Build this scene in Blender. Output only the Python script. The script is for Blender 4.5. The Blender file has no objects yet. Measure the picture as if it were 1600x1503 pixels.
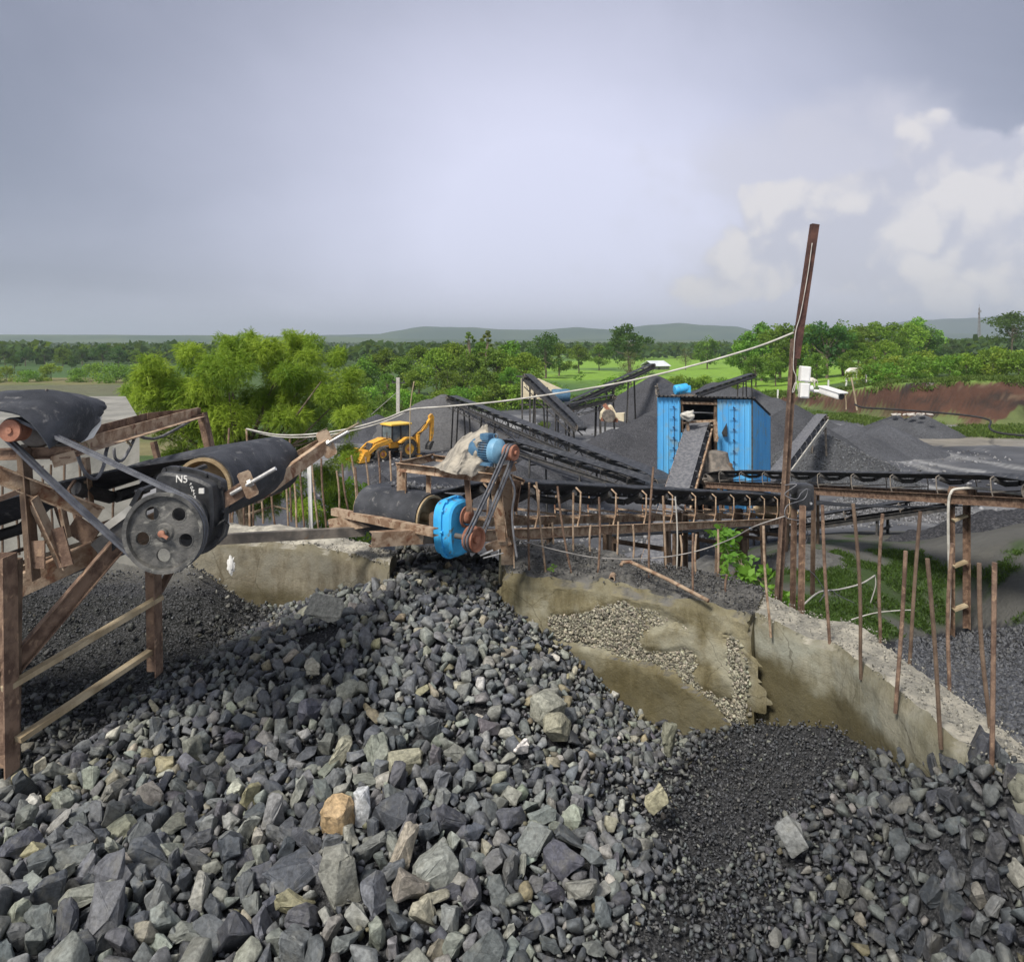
import bpy, bmesh, math, random
import numpy as np
from mathutils import Vector, Matrix, noise as mnoise

random.seed(7)
RS = np.random.RandomState(11)
R = math.radians
SC = bpy.context.scene
COL = SC.collection
F = 1200.0                      # focal length in photo pixels; the photo is 1600 x 1503 with its horizon at y = 535
CAMZ = 9.0

# ------------------------------------------------------------------ camera, sky, sun, exposure
cam_d = bpy.data.cameras.new('camera')
cam = bpy.data.objects.new('camera', cam_d); COL.objects.link(cam)
cam.location = (0, 0, CAMZ); cam.rotation_euler = (R(90), 0, 0)
cam_d.sensor_width = 36; cam_d.lens = 36 * F / 1600
cam_d.shift_y = -(751.5 - 535) / 1600
cam_d.clip_start = 0.05; cam_d.clip_end = 20000
SC.camera = cam
SUN_EL, SUN_AZ = R(50), R(-142)   # azimuth measured from +Y towards +X

def N(nt, typ, **kw):
    n = nt.nodes.new(typ)
    for k, v in kw.items():
        if k in n.bl_rna.properties.keys(): setattr(n, k, v)
    return n
def L(nt, a, b): nt.links.new(a, b)
def setin(n, **kw):
    for k, v in kw.items(): n.inputs[k.replace('_', ' ')].default_value = v
def vmath(nt, op, a, b=None):
    n = N(nt, 'ShaderNodeMath', operation=op)
    for i, x in enumerate((a, b)):
        if x is None: continue
        if isinstance(x, (int, float)): n.inputs[i].default_value = x
        else: L(nt, x, n.inputs[i])
    return n.outputs[0]
def mix(nt, fac, a, b, blend='MIX'):
    n = N(nt, 'ShaderNodeMix', data_type='RGBA', blend_type=blend)
    for s, x in ((n.inputs[0], fac), (n.inputs[6], a), (n.inputs[7], b)):
        if isinstance(x, (int, float)): s.default_value = x
        elif isinstance(x, (tuple, list)): s.default_value = tuple(x) + (1,) * (4 - len(x))
        else: L(nt, x, s)
    return n.outputs[2]
def ramp(nt, fac, p0, p1, smooth=True):
    n = N(nt, 'ShaderNodeMapRange', interpolation_type='SMOOTHSTEP' if smooth else 'LINEAR')
    L(nt, fac, n.inputs[0]); n.inputs[1].default_value = p0; n.inputs[2].default_value = p1
    return n.outputs[0]
def noise_n(nt, vec, scale, detail=4, rough=.55, dist=0.0):
    n = N(nt, 'ShaderNodeTexNoise'); setin(n, Scale=scale, Detail=detail, Roughness=rough, Distortion=dist)
    if vec is not None: L(nt, vec, n.inputs['Vector'])
    return n.outputs[0]

W = bpy.data.worlds.new('World'); SC.world = W; W.use_nodes = True
nt = W.node_tree; bg = nt.nodes['Background']
sky = N(nt, 'ShaderNodeTexSky', sky_type='NISHITA'); sky.sun_disc = False
sky.sun_elevation = SUN_EL; sky.sun_rotation = SUN_AZ
sky.altitude = 300; sky.air_density = 1.0; sky.dust_density = 2.0; sky.ozone_density = 1.5
tc = N(nt, 'ShaderNodeTexCoord'); G = tc.outputs['Generated']
sep = N(nt, 'ShaderNodeSeparateXYZ'); L(nt, G, sep.inputs[0])
gx, gy, gz = sep.outputs
# cloud deck projected on a high plane, broad and soft
zz = vmath(nt, 'MAXIMUM', vmath(nt, 'ADD', gz, 0.12), 0.03)
cmb = N(nt, 'ShaderNodeCombineXYZ'); L(nt, vmath(nt, 'DIVIDE', gx, zz), cmb.inputs[0]); L(nt, vmath(nt, 'DIVIDE', gy, zz), cmb.inputs[1])
deck = noise_n(nt, cmb.outputs[0], .33, 4, .5, .6)
wisp = noise_n(nt, G, 2.6, 5, .55, .8)
dark = (.80, .92, 1.28); pale = (4.95, 5.0, 6.15)
# the storm side lies to the west (-X) and overhead, the bright opening low in the north
u = vmath(nt, 'DIVIDE', gx, vmath(nt, 'MAXIMUM', gy, .05)); w = vmath(nt, 'DIVIDE', gz, vmath(nt, 'MAXIMUM', gy, .05))
def gauss(cx, cy, sx, sy):
    a = vmath(nt, 'DIVIDE', vmath(nt, 'SUBTRACT', u, (cx - 800) / F), sx); b = vmath(nt, 'DIVIDE', vmath(nt, 'SUBTRACT', w, (535 - cy) / F), sy)
    return vmath(nt, 'POWER', 2.718, vmath(nt, 'MULTIPLY', vmath(nt, 'ADD', vmath(nt, 'MULTIPLY', a, a), vmath(nt, 'MULTIPLY', b, b)), -1.0))
light = vmath(nt, 'ADD', vmath(nt, 'MULTIPLY', gauss(880, 345, .42, .34), .94), vmath(nt, 'MULTIPLY', gauss(1350, 470, .5, .16), .22))
light = vmath(nt, 'ADD', light, vmath(nt, 'MULTIPLY', vmath(nt, 'SUBTRACT', deck, .5), .50))
light = vmath(nt, 'ADD', light, vmath(nt, 'MULTIPLY', vmath(nt, 'SUBTRACT', wisp, .5), .30))
light = ramp(nt, light, -.24, .86, False)
c1 = mix(nt, light, dark, pale)
# the rear half of the sky (never photographed) is an even bright overcast
rear = ramp(nt, gy, .25, -.2)
c1 = mix(nt, rear, c1, (4.0, 4.1, 4.4))
def dirmask(px, py, sx, sz, tilt=0.0):
    du = vmath(nt, 'SUBTRACT', u, (px - 800) / F); dw = vmath(nt, 'SUBTRACT', vmath(nt, 'SUBTRACT', w, (535 - py) / F), vmath(nt, 'MULTIPLY', du, tilt))
    a = vmath(nt, 'DIVIDE', du, sx); b = vmath(nt, 'DIVIDE', dw, sz)
    q = vmath(nt, 'ADD', vmath(nt, 'MULTIPLY', a, a), vmath(nt, 'MULTIPLY', b, b))
    return ramp(nt, q, 1.9, .0, False)
nz_ = N(nt, 'ShaderNodeTexNoise'); setin(nz_, Scale=9.0, Detail=6.0); L(nt, G, nz_.inputs['Vector'])
warp = mix(nt, .10, G, nz_.outputs[1])
cn = noise_n(nt, warp, 13, 9, .62, .2)
def vor(sc):
    v = N(nt, 'ShaderNodeTexVoronoi', feature='SMOOTH_F1'); setin(v, Scale=sc, Smoothness=.6); L(nt, warp, v.inputs['Vector']); return vmath(nt, 'SUBTRACT', .55, v.outputs[0])
puff = vmath(nt, 'ADD', vor(16), vmath(nt, 'MULTIPLY', vor(38), .45))
def cumulus(masks, lo, hi, kn=.55, kp=.55):
    m = masks[0]
    for k in masks[1:]: m = vmath(nt, 'MAXIMUM', m, k)
    s = vmath(nt, 'ADD', vmath(nt, 'ADD', m, vmath(nt, 'MULTIPLY', vmath(nt, 'SUBTRACT', cn, .5), kn)), vmath(nt, 'MULTIPLY', puff, kp))
    return vmath(nt, 'MULTIPLY', ramp(nt, s, lo, hi), ramp(nt, m, .0, .12))
# soft veil, then the cumulus bank low in the north-east
c2 = mix(nt, vmath(nt, 'MULTIPLY', cumulus([dirmask(1300, 260, .22, .09, .1), dirmask(1450, 430, .36, .12), dirmask(1330, 420, .2, .1)], .2, 1.0), .75), c1, (4.2, 4.1, 4.6))
cu = cumulus([dirmask(1390, 325, .24, .06, .36), dirmask(1495, 255, .085, .065), dirmask(1585, 340, .16, .10, .0), dirmask(1420, 370, .22, .08), dirmask(1500, 410, .18, .06), dirmask(1240, 390, .11, .05, .3)], .34, .56, .60, .60)
shade = ramp(nt, vmath(nt, 'ADD', vmath(nt, 'MULTIPLY', puff, .9), vmath(nt, 'MULTIPLY', cn, 1.1)), .42, .82)
c2 = mix(nt, vmath(nt, 'MULTIPLY', cu, .95), c2, mix(nt, shade, (3.7, 3.65, 4.2), (5.2, 4.9, 4.85)))
horizon = ramp(nt, gz, .08, .0)
c2 = mix(nt, vmath(nt, 'MULTIPLY', horizon, .5), c2, mix(nt, light, (3.6, 3.9, 4.8), (5.6, 5.7, 6.7)))
fin = mix(nt, .90, sky.outputs[0], c2)
L(nt, fin, bg.inputs['Color']); bg.inputs['Strength'].default_value = 0.1

sun_d = bpy.data.lights.new('sun', 'SUN'); sun_d.energy = 3.0; sun_d.angle = R(13); sun_d.color = (1, .95, .87)
sun = bpy.data.objects.new('sun', sun_d); COL.objects.link(sun)
sd = Vector((math.sin(SUN_AZ) * math.cos(SUN_EL), math.cos(SUN_AZ) * math.cos(SUN_EL), math.sin(SUN_EL)))
sun.rotation_euler = (-sd).to_track_quat('-Z', 'Y').to_euler(); sun.location = (0, 0, 60)
SC.view_settings.view_transform = 'Standard'; SC.view_settings.look = 'None'
SC.view_settings.exposure = 0.72; SC.view_settings.gamma = 1
SC.cycles.max_bounces = 6; SC.cycles.diffuse_bounces = 3; SC.cycles.glossy_bounces = 2
SC.cycles.transparent_max_bounces = 8; SC.cycles.volume_bounces = 0; SC.cycles.caustics_reflective = False

# ------------------------------------------------------------------ helpers
def P(px, py, Y): return Vector(((px - 800) / F * Y, Y, CAMZ - (py - 535) / F * Y))
def PZ(px, py, rel):            # the point seen at this pixel that lies rel metres above the camera (rel < 0)
    Y = -rel * F / (py - 535); return P(px, py, Y)
ORG = {}
def link(o, parent=None, loc=None):
    COL.objects.link(o)
    if parent is not None: o.parent = parent
    if loc is not None: o.location = loc
    return o
def tag(o, label=None, cat=None, group=None, kind=None):
    if label: o['label'] = label
    if cat: o['category'] = cat
    if group: o['group'] = group
    if kind: o['kind'] = kind
    return o
def thing(name, label, cat, loc=(0, 0, 0), group=None):
    o = bpy.data.objects.new(name, None); link(o, None, loc); o.empty_display_size = .1
    ORG[o] = Vector(loc); return tag(o, label, cat, group)
def finish(name, me, mat, parent, smooth, org):
    if mat: me.materials.append(mat)
    if smooth:
        me.polygons.foreach_set('use_smooth', [True] * len(me.polygons))
        if smooth != 'all':
            try: me.set_sharp_from_angle(angle=R(28 if name == 'concrete_wall' else 38))
            except Exception: pass
    o = bpy.data.objects.new(name, me)
    if parent is None: link(o, None, org)
    else: link(o, parent)
    ORG[o] = Vector(org)
    return o
def npmesh(name, V, Fa, mat=None, parent=None, smooth=False, col=None, org=None):
    """V (n,3) world coordinates, Fa (m,k) or list of index arrays of equal k"""
    V = np.asarray(V, dtype=np.float64)
    if parent is not None: org = ORG[parent]
    elif org is None:
        lo, hi = V.min(0), V.max(0); org = Vector(((lo[0] + hi[0]) / 2, (lo[1] + hi[1]) / 2, lo[2]))
    V = V - np.array(org)[None, :]
    me = bpy.data.meshes.new(name)
    Fs = Fa if isinstance(Fa, list) else [Fa]
    Fs = [np.asarray(f, dtype=np.int32) for f in Fs if len(f)]
    loops = np.concatenate([f.ravel() for f in Fs]); tot = np.concatenate([np.full(len(f), f.shape[1]) for f in Fs]).astype(np.int32)
    start = np.concatenate([[0], np.cumsum(tot)[:-1]]).astype(np.int32)
    me.vertices.add(len(V)); me.vertices.foreach_set('co', V.astype(np.float32).ravel())
    me.loops.add(len(loops)); me.loops.foreach_set('vertex_index', loops)
    me.polygons.add(len(tot)); me.polygons.foreach_set('loop_start', start); me.polygons.foreach_set('loop_total', tot)
    me.update(calc_edges=True); me.validate()
    if col is not None:
        a = me.color_attributes.new('Col', 'FLOAT_COLOR', 'POINT')
        c = np.ones((len(V), 4), dtype=np.float32); c[:, :3] = col; a.data.foreach_set('color', c.ravel())
    return finish(name, me, mat, parent, smooth, org)
def fr(d, up=Vector((0, 0, 1))):
    d = Vector(d).normalized(); up = Vector(up)
    s = d.cross(up)
    if s.length < 1e-4: s = d.cross(Vector((0, 1, 0)))
    s.normalize(); u = s.cross(d).normalized()
    return s, u, d
class MB:
    def __init__(self): self.v = []; self.f = []
    def add(self, vs, fs):
        b = len(self.v); self.v += [Vector(v) for v in vs]; self.f += [tuple(b + i for i in f) for f in fs]; return self
    def box(self, c, s, rot=None):
        c = Vector(c); x, y, z = [k / 2 for k in s]
        vs = [Vector((a * x, b * y, d * z)) for a in (-1, 1) for b in (-1, 1) for d in (-1, 1)]
        if rot is not None: vs = [rot @ v for v in vs]
        return self.add([c + v for v in vs], [(0, 1, 3, 2), (4, 6, 7, 5), (0, 4, 5, 1), (2, 3, 7, 6), (0, 2, 6, 4), (1, 5, 7, 3)])
    def cham(self, c, s, b, rot=None):
        """box with chamfered edges"""
        bm = bmesh.new(); bmesh.ops.create_cube(bm, size=1)
        for v in bm.verts: v.co = Vector((v.co.x * s[0], v.co.y * s[1], v.co.z * s[2]))
        bmesh.ops.bevel(bm, geom=list(bm.edges), offset=b, segments=2, affect='EDGES', profile=.6)
        bm.verts.index_update()
        vs = [(rot @ v.co if rot is not None else v.co) + Vector(c) for v in bm.verts]
        self.add(vs, [tuple(v.index for v in f.verts) for f in bm.faces]); bm.free(); return self
    def prof(self, pts, p0, p1, up=(0, 0, 1), cap=True, jig=0):
        p0, p1 = Vector(p0), Vector(p1); s, u, d = fr(p1 - p0, up); n = len(pts)
        vs = [p + s * a + u * b for p in (p0, p1) for a, b in pts]
        fs = [(i, (i + 1) % n, n + (i + 1) % n, n + i) for i in range(n)]
        if cap: fs += [tuple(range(n))[::-1], tuple(range(n, 2 * n))]
        return self.add(vs, fs)
    def beam(self, p0, p1, w, h, up=(0, 0, 1)):
        return self.prof([(-w / 2, -h / 2), (w / 2, -h / 2), (w / 2, h / 2), (-w / 2, h / 2)], p0, p1, up)
    def ell(self, p0, p1, w, t=.006, up=(0, 0, 1), fx=1, fy=1):
        q = [(0, 0), (w, 0), (w, t), (t, t), (t, w), (0, w)]
        return self.prof([(fx * (a - w / 3), fy * (b - w / 3)) for a, b in q][::(1 if fx * fy > 0 else -1)], p0, p1, up)
    def chan(self, p0, p1, h, w, t=.007, up=(0, 0, 1), flip=1):
        q = [(0, -h / 2), (w, -h / 2), (w, -h / 2 + t), (t, -h / 2 + t), (t, h / 2 - t), (w, h / 2 - t), (w, h / 2), (0, h / 2)]
        return self.prof([(flip * a, b) for a, b in q][::flip], p0, p1, up)
    def tube(self, pts, r, n=8, closed=False, r1=None):
        pts = [Vector(p) for p in pts]; m = len(pts); vs = []; pu = None
        for i, p in enumerate(pts):
            a = pts[(i - 1) % m] if (closed or i > 0) else p; b = pts[(i + 1) % m] if (closed or i < m - 1) else p
            d = (b - a).normalized()
            if pu is None: s, u, _ = fr(d)
            else:
                s = d.cross(pu)
                s = s.normalized() if s.length > 1e-5 else fr(d)[0]
                u = s.cross(d).normalized()
            pu = u
            rr = r if r1 is None else r + (r1 - r) * i / max(1, m - 1)
            vs += [p + (s * math.cos(k * 2 * math.pi / n) + u * math.sin(k * 2 * math.pi / n)) * rr for k in range(n)]
        fs = []
        for i in range(m if closed else m - 1):
            j = (i + 1) % m
            fs += [(i * n + k, i * n + (k + 1) % n, j * n + (k + 1) % n, j * n + k) for k in range(n)]
        if not closed: fs += [tuple(range(n))[::-1], tuple(range((m - 1) * n, m * n))]
        return self.add(vs, fs)
    def lathe(self, prof, c, axis, n=32, up=(0, 0, 1), cap=True):
        """prof = [(radius, height along axis)]"""
        s, u, d = fr(axis, up); c = Vector(c); vs = []
        for r, h in prof: vs += [c + d * h + (s * math.cos(k * 2 * math.pi / n) + u * math.sin(k * 2 * math.pi / n)) * r for k in range(n)]
        fs = [(i * n + k, i * n + (k + 1) % n, (i + 1) * n + (k + 1) % n, (i + 1) * n + k) for i in range(len(prof) - 1) for k in range(n)]
        if cap: fs += [tuple(range(n))[::-1], tuple(range((len(prof) - 1) * n, len(prof) * n))]
        return self.add(vs, fs)
    def plate(self, pts, th, nrm):
        """flat polygon given by world points, thickened along nrm"""
        n = len(pts); o = Vector(nrm).normalized() * th / 2; pts = [Vector(p) for p in pts]
        return self.add([p - o for p in pts] + [p + o for p in pts], [tuple(range(n))[::-1], tuple(range(n, 2 * n))] + [(i, (i + 1) % n, n + (i + 1) % n, n + i) for i in range(n)])
    def build(self, name, mat=None, parent=None, smooth=False, org=None):
        vs = self.v
        if parent is not None: org = ORG[parent]
        elif org is None:
            org = Vector(((min(v.x for v in vs) + max(v.x for v in vs)) / 2, (min(v.y for v in vs) + max(v.y for v in vs)) / 2, min(v.z for v in vs)))
        org = Vector(org)
        me = bpy.data.meshes.new(name); me.from_pydata([v - org for v in vs], [], self.f)
        bm = bmesh.new(); bm.from_mesh(me); bmesh.ops.recalc_face_normals(bm, faces=bm.faces); bm.to_mesh(me); bm.free()
        return finish(name, me, mat, parent, smooth, org)
def copy_tree(o, parent=None):
    c = o.copy(); COL.objects.link(c)
    if parent is not None: c.parent = parent; c.matrix_parent_inverse = o.matrix_parent_inverse
    ORG[c] = ORG.get(o, Vector())
    for ch in list(o.children):
        if ch is not c: copy_tree(ch, c)
    return c
ORD = 'first second third fourth fifth sixth seventh eighth ninth tenth eleventh twelfth thirteenth fourteenth fifteenth sixteenth seventeenth eighteenth nineteenth twentieth'.split()
ORD += ['twenty-' + x for x in ORD[:9]] + ['thirtieth'] + ['thirty-' + x for x in ORD[:9]]

# value-noise in numpy
def _h(i, j, k, seed):
    n = (i * 374761393 + j * 668265263 + k * 2147483647 + seed * 1274126177) & 0xffffffff
    n = ((n ^ (n >> 13)) * 1274126177) & 0xffffffff
    return ((n ^ (n >> 16)) & 0xffff) / 65535.0
def vnoise(x, y, z=None, seed=0):
    x = np.asarray(x, float); y = np.asarray(y, float); z = np.zeros_like(x) if z is None else np.asarray(z, float)
    xi, yi, zi = [np.floor(a).astype(np.int64) for a in (x, y, z)]; xf, yf, zf = x - xi, y - yi, z - zi
    sx, sy, sz = [a * a * (3 - 2 * a) for a in (xf, yf, zf)]; out = 0
    for a in (0, 1):
        for b in (0, 1):
            for c in (0, 1):
                out = out + _h(xi + a, yi + b, zi + c, seed) * (sx if a else 1 - sx) * (sy if b else 1 - sy) * (sz if c else 1 - sz)
    return out * 2 - 1
def fbm(x, y, z=None, oct=4, seed=0, gain=.5):
    s = 0; a = 1; t = 0
    for o in range(oct):
        f = 2.03 ** o
        s = s + a * vnoise(np.asarray(x) * f + 17.3 * o, np.asarray(y) * f - 9.1 * o, None if z is None else np.asarray(z) * f, seed + o); t += a; a *= gain
    return s / t
class TPS:
    def __init__(self, pts, vals, lam=1e-3):
        self.p = np.array(pts, float); v = np.array(vals, float); n = len(v)
        K = self._k(self.p); K += lam * np.eye(n); Pm = np.c_[np.ones(n), self.p]
        A = np.zeros((n + 3, n + 3)); A[:n, :n] = K; A[:n, n:] = Pm; A[n:, :n] = Pm.T
        self.w = np.linalg.solve(A, np.r_[v, 0, 0, 0])
    def _k(self, q):
        d = np.sqrt(((q[:, None, :] - self.p[None, :, :]) ** 2).sum(2)) + 1e-9
        return d * d * np.log(d)
    def __call__(self, x, y):
        x = np.asarray(x, float); y = np.asarray(y, float); sh = np.broadcast(x, y).shape
        q = np.c_[np.broadcast_to(x, sh).ravel(), np.broadcast_to(y, sh).ravel()]; out = np.empty(len(q))
        for i in range(0, len(q), 20000):
            b = q[i:i + 20000]; out[i:i + 20000] = self._k(b) @ self.w[:len(self.p)] + self.w[-3] + b @ self.w[-2:]
        return out.reshape(sh)
def inpoly(px, py, poly):
    px = np.asarray(px); py = np.asarray(py); c = np.zeros(px.shape, bool); n = len(poly); j = n - 1
    for i in range(n):
        xi, yi = poly[i]; xj, yj = poly[j]
        with np.errstate(divide='ignore', invalid='ignore'):
            m = ((yi > py) != (yj > py)) & (px < (xj - xi) * (py - yi) / (yj - yi + 1e-12) + xi)
        c ^= m; j = i
    return c

# ------------------------------------------------------------------ materials
def newmat(name):
    m = bpy.data.materials.new(name); m.use_nodes = True
    nt = m.node_tree; return m, nt, nt.nodes['Principled BSDF']
def surf(name, a, b, scale=6, rough=.7, metal=0.0, bump=.3, bscale=40, lo=.35, hi=.65, c=None, cscale=20, clo=.6, chi=.75, stretch=None, bdist=.02, spec=.4, objvar=0):
    """two-tone noise surface with an optional third tone in patches"""
    m, nt, p = newmat(name)
    tc = N(nt, 'ShaderNodeTexCoord'); v = tc.outputs['Object']
    if stretch:
        mp = N(nt, 'ShaderNodeMapping'); mp.inputs['Scale'].default_value = stretch; L(nt, v, mp.inputs[0]); vs = mp.outputs[0]
    else: vs = v
    f = ramp(nt, noise_n(nt, vs, scale, 6, .6), lo, hi)
    col = mix(nt, f, a, b)
    if c is not None: col = mix(nt, ramp(nt, noise_n(nt, v, cscale, 5, .6, .5), clo, chi), col, c)
    if objvar:
        oi = N(nt, 'ShaderNodeObjectInfo'); hs = N(nt, 'ShaderNodeHueSaturation')
        L(nt, col, hs.inputs['Color']); L(nt, vmath(nt, 'ADD', vmath(nt, 'MULTIPLY', oi.outputs['Random'], objvar), 1 - objvar / 2), hs.inputs['Value']); col = hs.outputs[0]
    L(nt, col, p.inputs['Base Color'])
    p.inputs['Roughness'].default_value = rough; p.inputs['Metallic'].default_value = metal
    p.inputs['Specular IOR Level'].default_value = spec
    if bump:
        bn = N(nt, 'ShaderNodeBump'); setin(bn, Strength=bump, Distance=bdist); L(nt, noise_n(nt, v, bscale, 6, .65), bn.inputs['Height']); L(nt, bn.outputs[0], p.inputs['Normal'])
    return m
M = {}
M['rust'] = surf('rusty_steel', (.10, .06, .042), (.22, .145, .10), 9, .85, 0, .45, 45, lo=.38, hi=.62, c=(.30, .20, .13), cscale=16, clo=.56, chi=.68, objvar=.3)
M['maroon'] = surf('dark_maroon_steel', (.045, .020, .016), (.10, .045, .032), 9, .8, 0, .4, 45)
M['rust_pale'] = surf('pale_rusty_steel', (.21, .13, .08), (.40, .30, .21), 9, .85, 0, .4, 45, lo=.38, hi=.6, c=(.15, .07, .04), cscale=12, clo=.54, chi=.66, objvar=.3)
M['rust_dark'] = surf('dark_rusty_steel', (.09, .058, .04), (.18, .125, .085), 7, .85, 0, .3, 60, objvar=.3)
M['dusty_steel'] = surf('dusty_grey_steel', (.10, .09, .08), (.22, .19, .16), 5, .8, 0, .3, 50, c=(.2, .12, .07), cscale=9)
M['dark_steel'] = surf('dark_weathered_steel', (.035, .035, .036), (.09, .085, .08), 5, .7, 0, .3, 50, c=(.13, .08, .05), cscale=6, clo=.58)
M['rubber'] = surf('belt_rubber', (.022, .024, .029), (.06, .063, .072), 5, .62, 0, .25, 70, c=(.17, .165, .16), cscale=14, clo=.56, chi=.76, lo=.35, hi=.75)
M['rubber_dusty'] = surf('dusty_belt_rubber', (.085, .088, .10), (.16, .16, .17), 9, .85, 0, .4, 60, c=(.24, .23, .22), cscale=30, clo=.6)
M['vbelt'] = surf('drive_belt_rubber', (.06, .063, .075), (.12, .125, .14), 14, .6, 0, .1, 60)
M['castiron'] = surf('worn_cast_iron', (.04, .04, .038), (.115, .11, .10), 9, .55, .1, .4, 50, c=(.24, .23, .20), cscale=14, clo=.54, chi=.72, spec=.5)
M['black_paint'] = surf('black_painted_casting', (.018, .019, .021), (.05, .05, .052), 9, .42, 0, .15, 60, c=(.15, .14, .12), cscale=16, clo=.66)
M['blue_paint'] = surf('sky_blue_paint', (.04, .34, .68), (.06, .42, .78), 6, .45, 0, .15, 40, c=(.12, .16, .17), cscale=9, clo=.58, chi=.66)
M['blue_motor'] = surf('grey_blue_paint', (.045, .11, .19), (.085, .18, .28), 8, .5, 0, .15, 50, c=(.12, .12, .12), cscale=10, clo=.58)
M['blue_motor_light'] = surf('light_grey_blue_paint', (.13, .29, .43), (.20, .38, .52), 8, .5, 0, .15, 50, c=(.18, .2, .2), cscale=14, clo=.6)
M['bright_steel'] = surf('bright_worn_steel', (.45, .43, .4), (.65, .63, .6), 20, .35, .8, .1, 50)
M['brass_steel'] = surf('dusty_bronze_rim', (.28, .20, .11), (.40, .31, .19), 8, .6, .2, .3, 50, c=(.14, .10, .07))
M['pulley_rust'] = surf('red_oxide_iron', (.22, .085, .05), (.36, .17, .11), 8, .75, 0, .3, 60)
M['canvas'] = surf('dusty_canvas', (.24, .22, .19), (.42, .38, .31), 5, .95, 0, .5, 60, c=(.10, .095, .09), cscale=5, clo=.56, chi=.68, stretch=(1, 3, 1))
M['cable_white'] = surf('pale_cable_sheath', (.36, .34, .30), (.52, .50, .45), 9, .6, 0, 0)
M['cable_grey'] = surf('grey_cable_sheath', (.10, .10, .11), (.2, .2, .21), 9, .6, 0, 0)
M['white_plastic'] = surf('white_plastic', (.66, .65, .62), (.78, .77, .74), 6, .45, 0, .05, 40)
M['yellow'] = surf('yellow_machine_paint', (.66, .31, .03), (.76, .40, .05), 3, .6, 0, .1, 30, c=(.30, .20, .10), cscale=2.5, clo=.5, chi=.72)
M['yellow_roof'] = surf('pale_yellow_paint', (.80, .50, .06), (.84, .56, .12), 3, .5, 0, .1, 30)
M['cream'] = surf('cream_machine_paint', (.58, .50, .34), (.68, .60, .43), 2, .6, 0, .1, 20, c=(.3, .22, .14), cscale=2, clo=.6)
M['tyre'] = surf('dusty_tyre_rubber', (.03, .03, .03), (.09, .085, .075), 4, .85, 0, .3, 20)
M['glass'] = surf('dark_cab_glass', (.06, .08, .10), (.14, .17, .19), 2, .12, 0, 0, spec=.7)
M['dark'] = surf('dark_interior', (.012, .012, .013), (.03, .03, .03), 3, .8, 0, 0)
M['aggregate'] = surf('exposed_aggregate_stone', (.17, .15, .10), (.38, .35, .27), 25, .85, 0, .4, 90, objvar=0)
M['mark'] = surf('dark_printed_ink', (.02, .05, .12), (.03, .07, .16), 9, .6, 0, 0)
M['letter'] = surf('white_stencil_paint', (.62, .6, .56), (.72, .7, .66), 20, .7, 0, 0)
M['wood'] = surf('weathered_timber', (.26, .20, .12), (.44, .36, .24), 5, .9, 0, .4, 50, stretch=(1, 1, .2))
M['bark'] = surf('grey_brown_bark', (.10, .075, .05), (.20, .16, .12), 6, .9, 0, .5, 20)
M['hide'] = surf('white_cow_hide', (.55, .51, .45), (.68, .64, .58), 3, .9, 0, 0)
M['roof_white'] = surf('pale_sheet_roof', (.55, .58, .62), (.68, .70, .72), .4, .5, 0, 0)
M['wire'] = surf('dull_wire', (.20, .19, .18), (.32, .30, .28), 9, .6, .3, 0)

def attr_mat(name, rough, bump, bscale, bdist, var=.35, vscale=3, fine=None, fscale=30, coordw=False):
    m, nt, p = newmat(name)
    at = N(nt, 'ShaderNodeVertexColor'); at.layer_name = 'Col'
    tc = N(nt, 'ShaderNodeTexCoord'); v = tc.outputs['Object']
    f = noise_n(nt, v, vscale, 8, .65)
    k = N(nt, 'ShaderNodeMapRange'); L(nt, f, k.inputs[0]); k.inputs[1].default_value = .25; k.inputs[2].default_value = .75; k.inputs[3].default_value = 1 - var; k.inputs[4].default_value = 1 + var
    hs = N(nt, 'ShaderNodeHueSaturation'); L(nt, at.outputs[0], hs.inputs['Color']); L(nt, k.outputs[0], hs.inputs['Value']); col = hs.outputs[0]
    if fine:
        f2 = ramp(nt, noise_n(nt, v, fscale, 5, .6), .42, .68); col = mix(nt, f2, col, mix(nt, .5, col, fine))
    L(nt, col, p.inputs['Base Color']); p.inputs['Roughness'].default_value = rough; p.inputs['Specular IOR Level'].default_value = .3
    bn = N(nt, 'ShaderNodeBump'); setin(bn, Strength=bump, Distance=bdist); L(nt, noise_n(nt, v, bscale, 9, .7), bn.inputs['Height']); L(nt, bn.outputs[0], p.inputs['Normal'])
    return m
M['ground'] = attr_mat('ground_earth', .95, .8, 1.2, .25, .32, .35)
M['heap'] = attr_mat('crushed_stone', .95, 1.0, 3.5, .22, .42, 4.5, (.16, .16, .17), 16)
M['floor'] = attr_mat('gravel_floor', .9, 1.0, 45, .03, .4, 6, (.16, .16, .165), 55)

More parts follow.
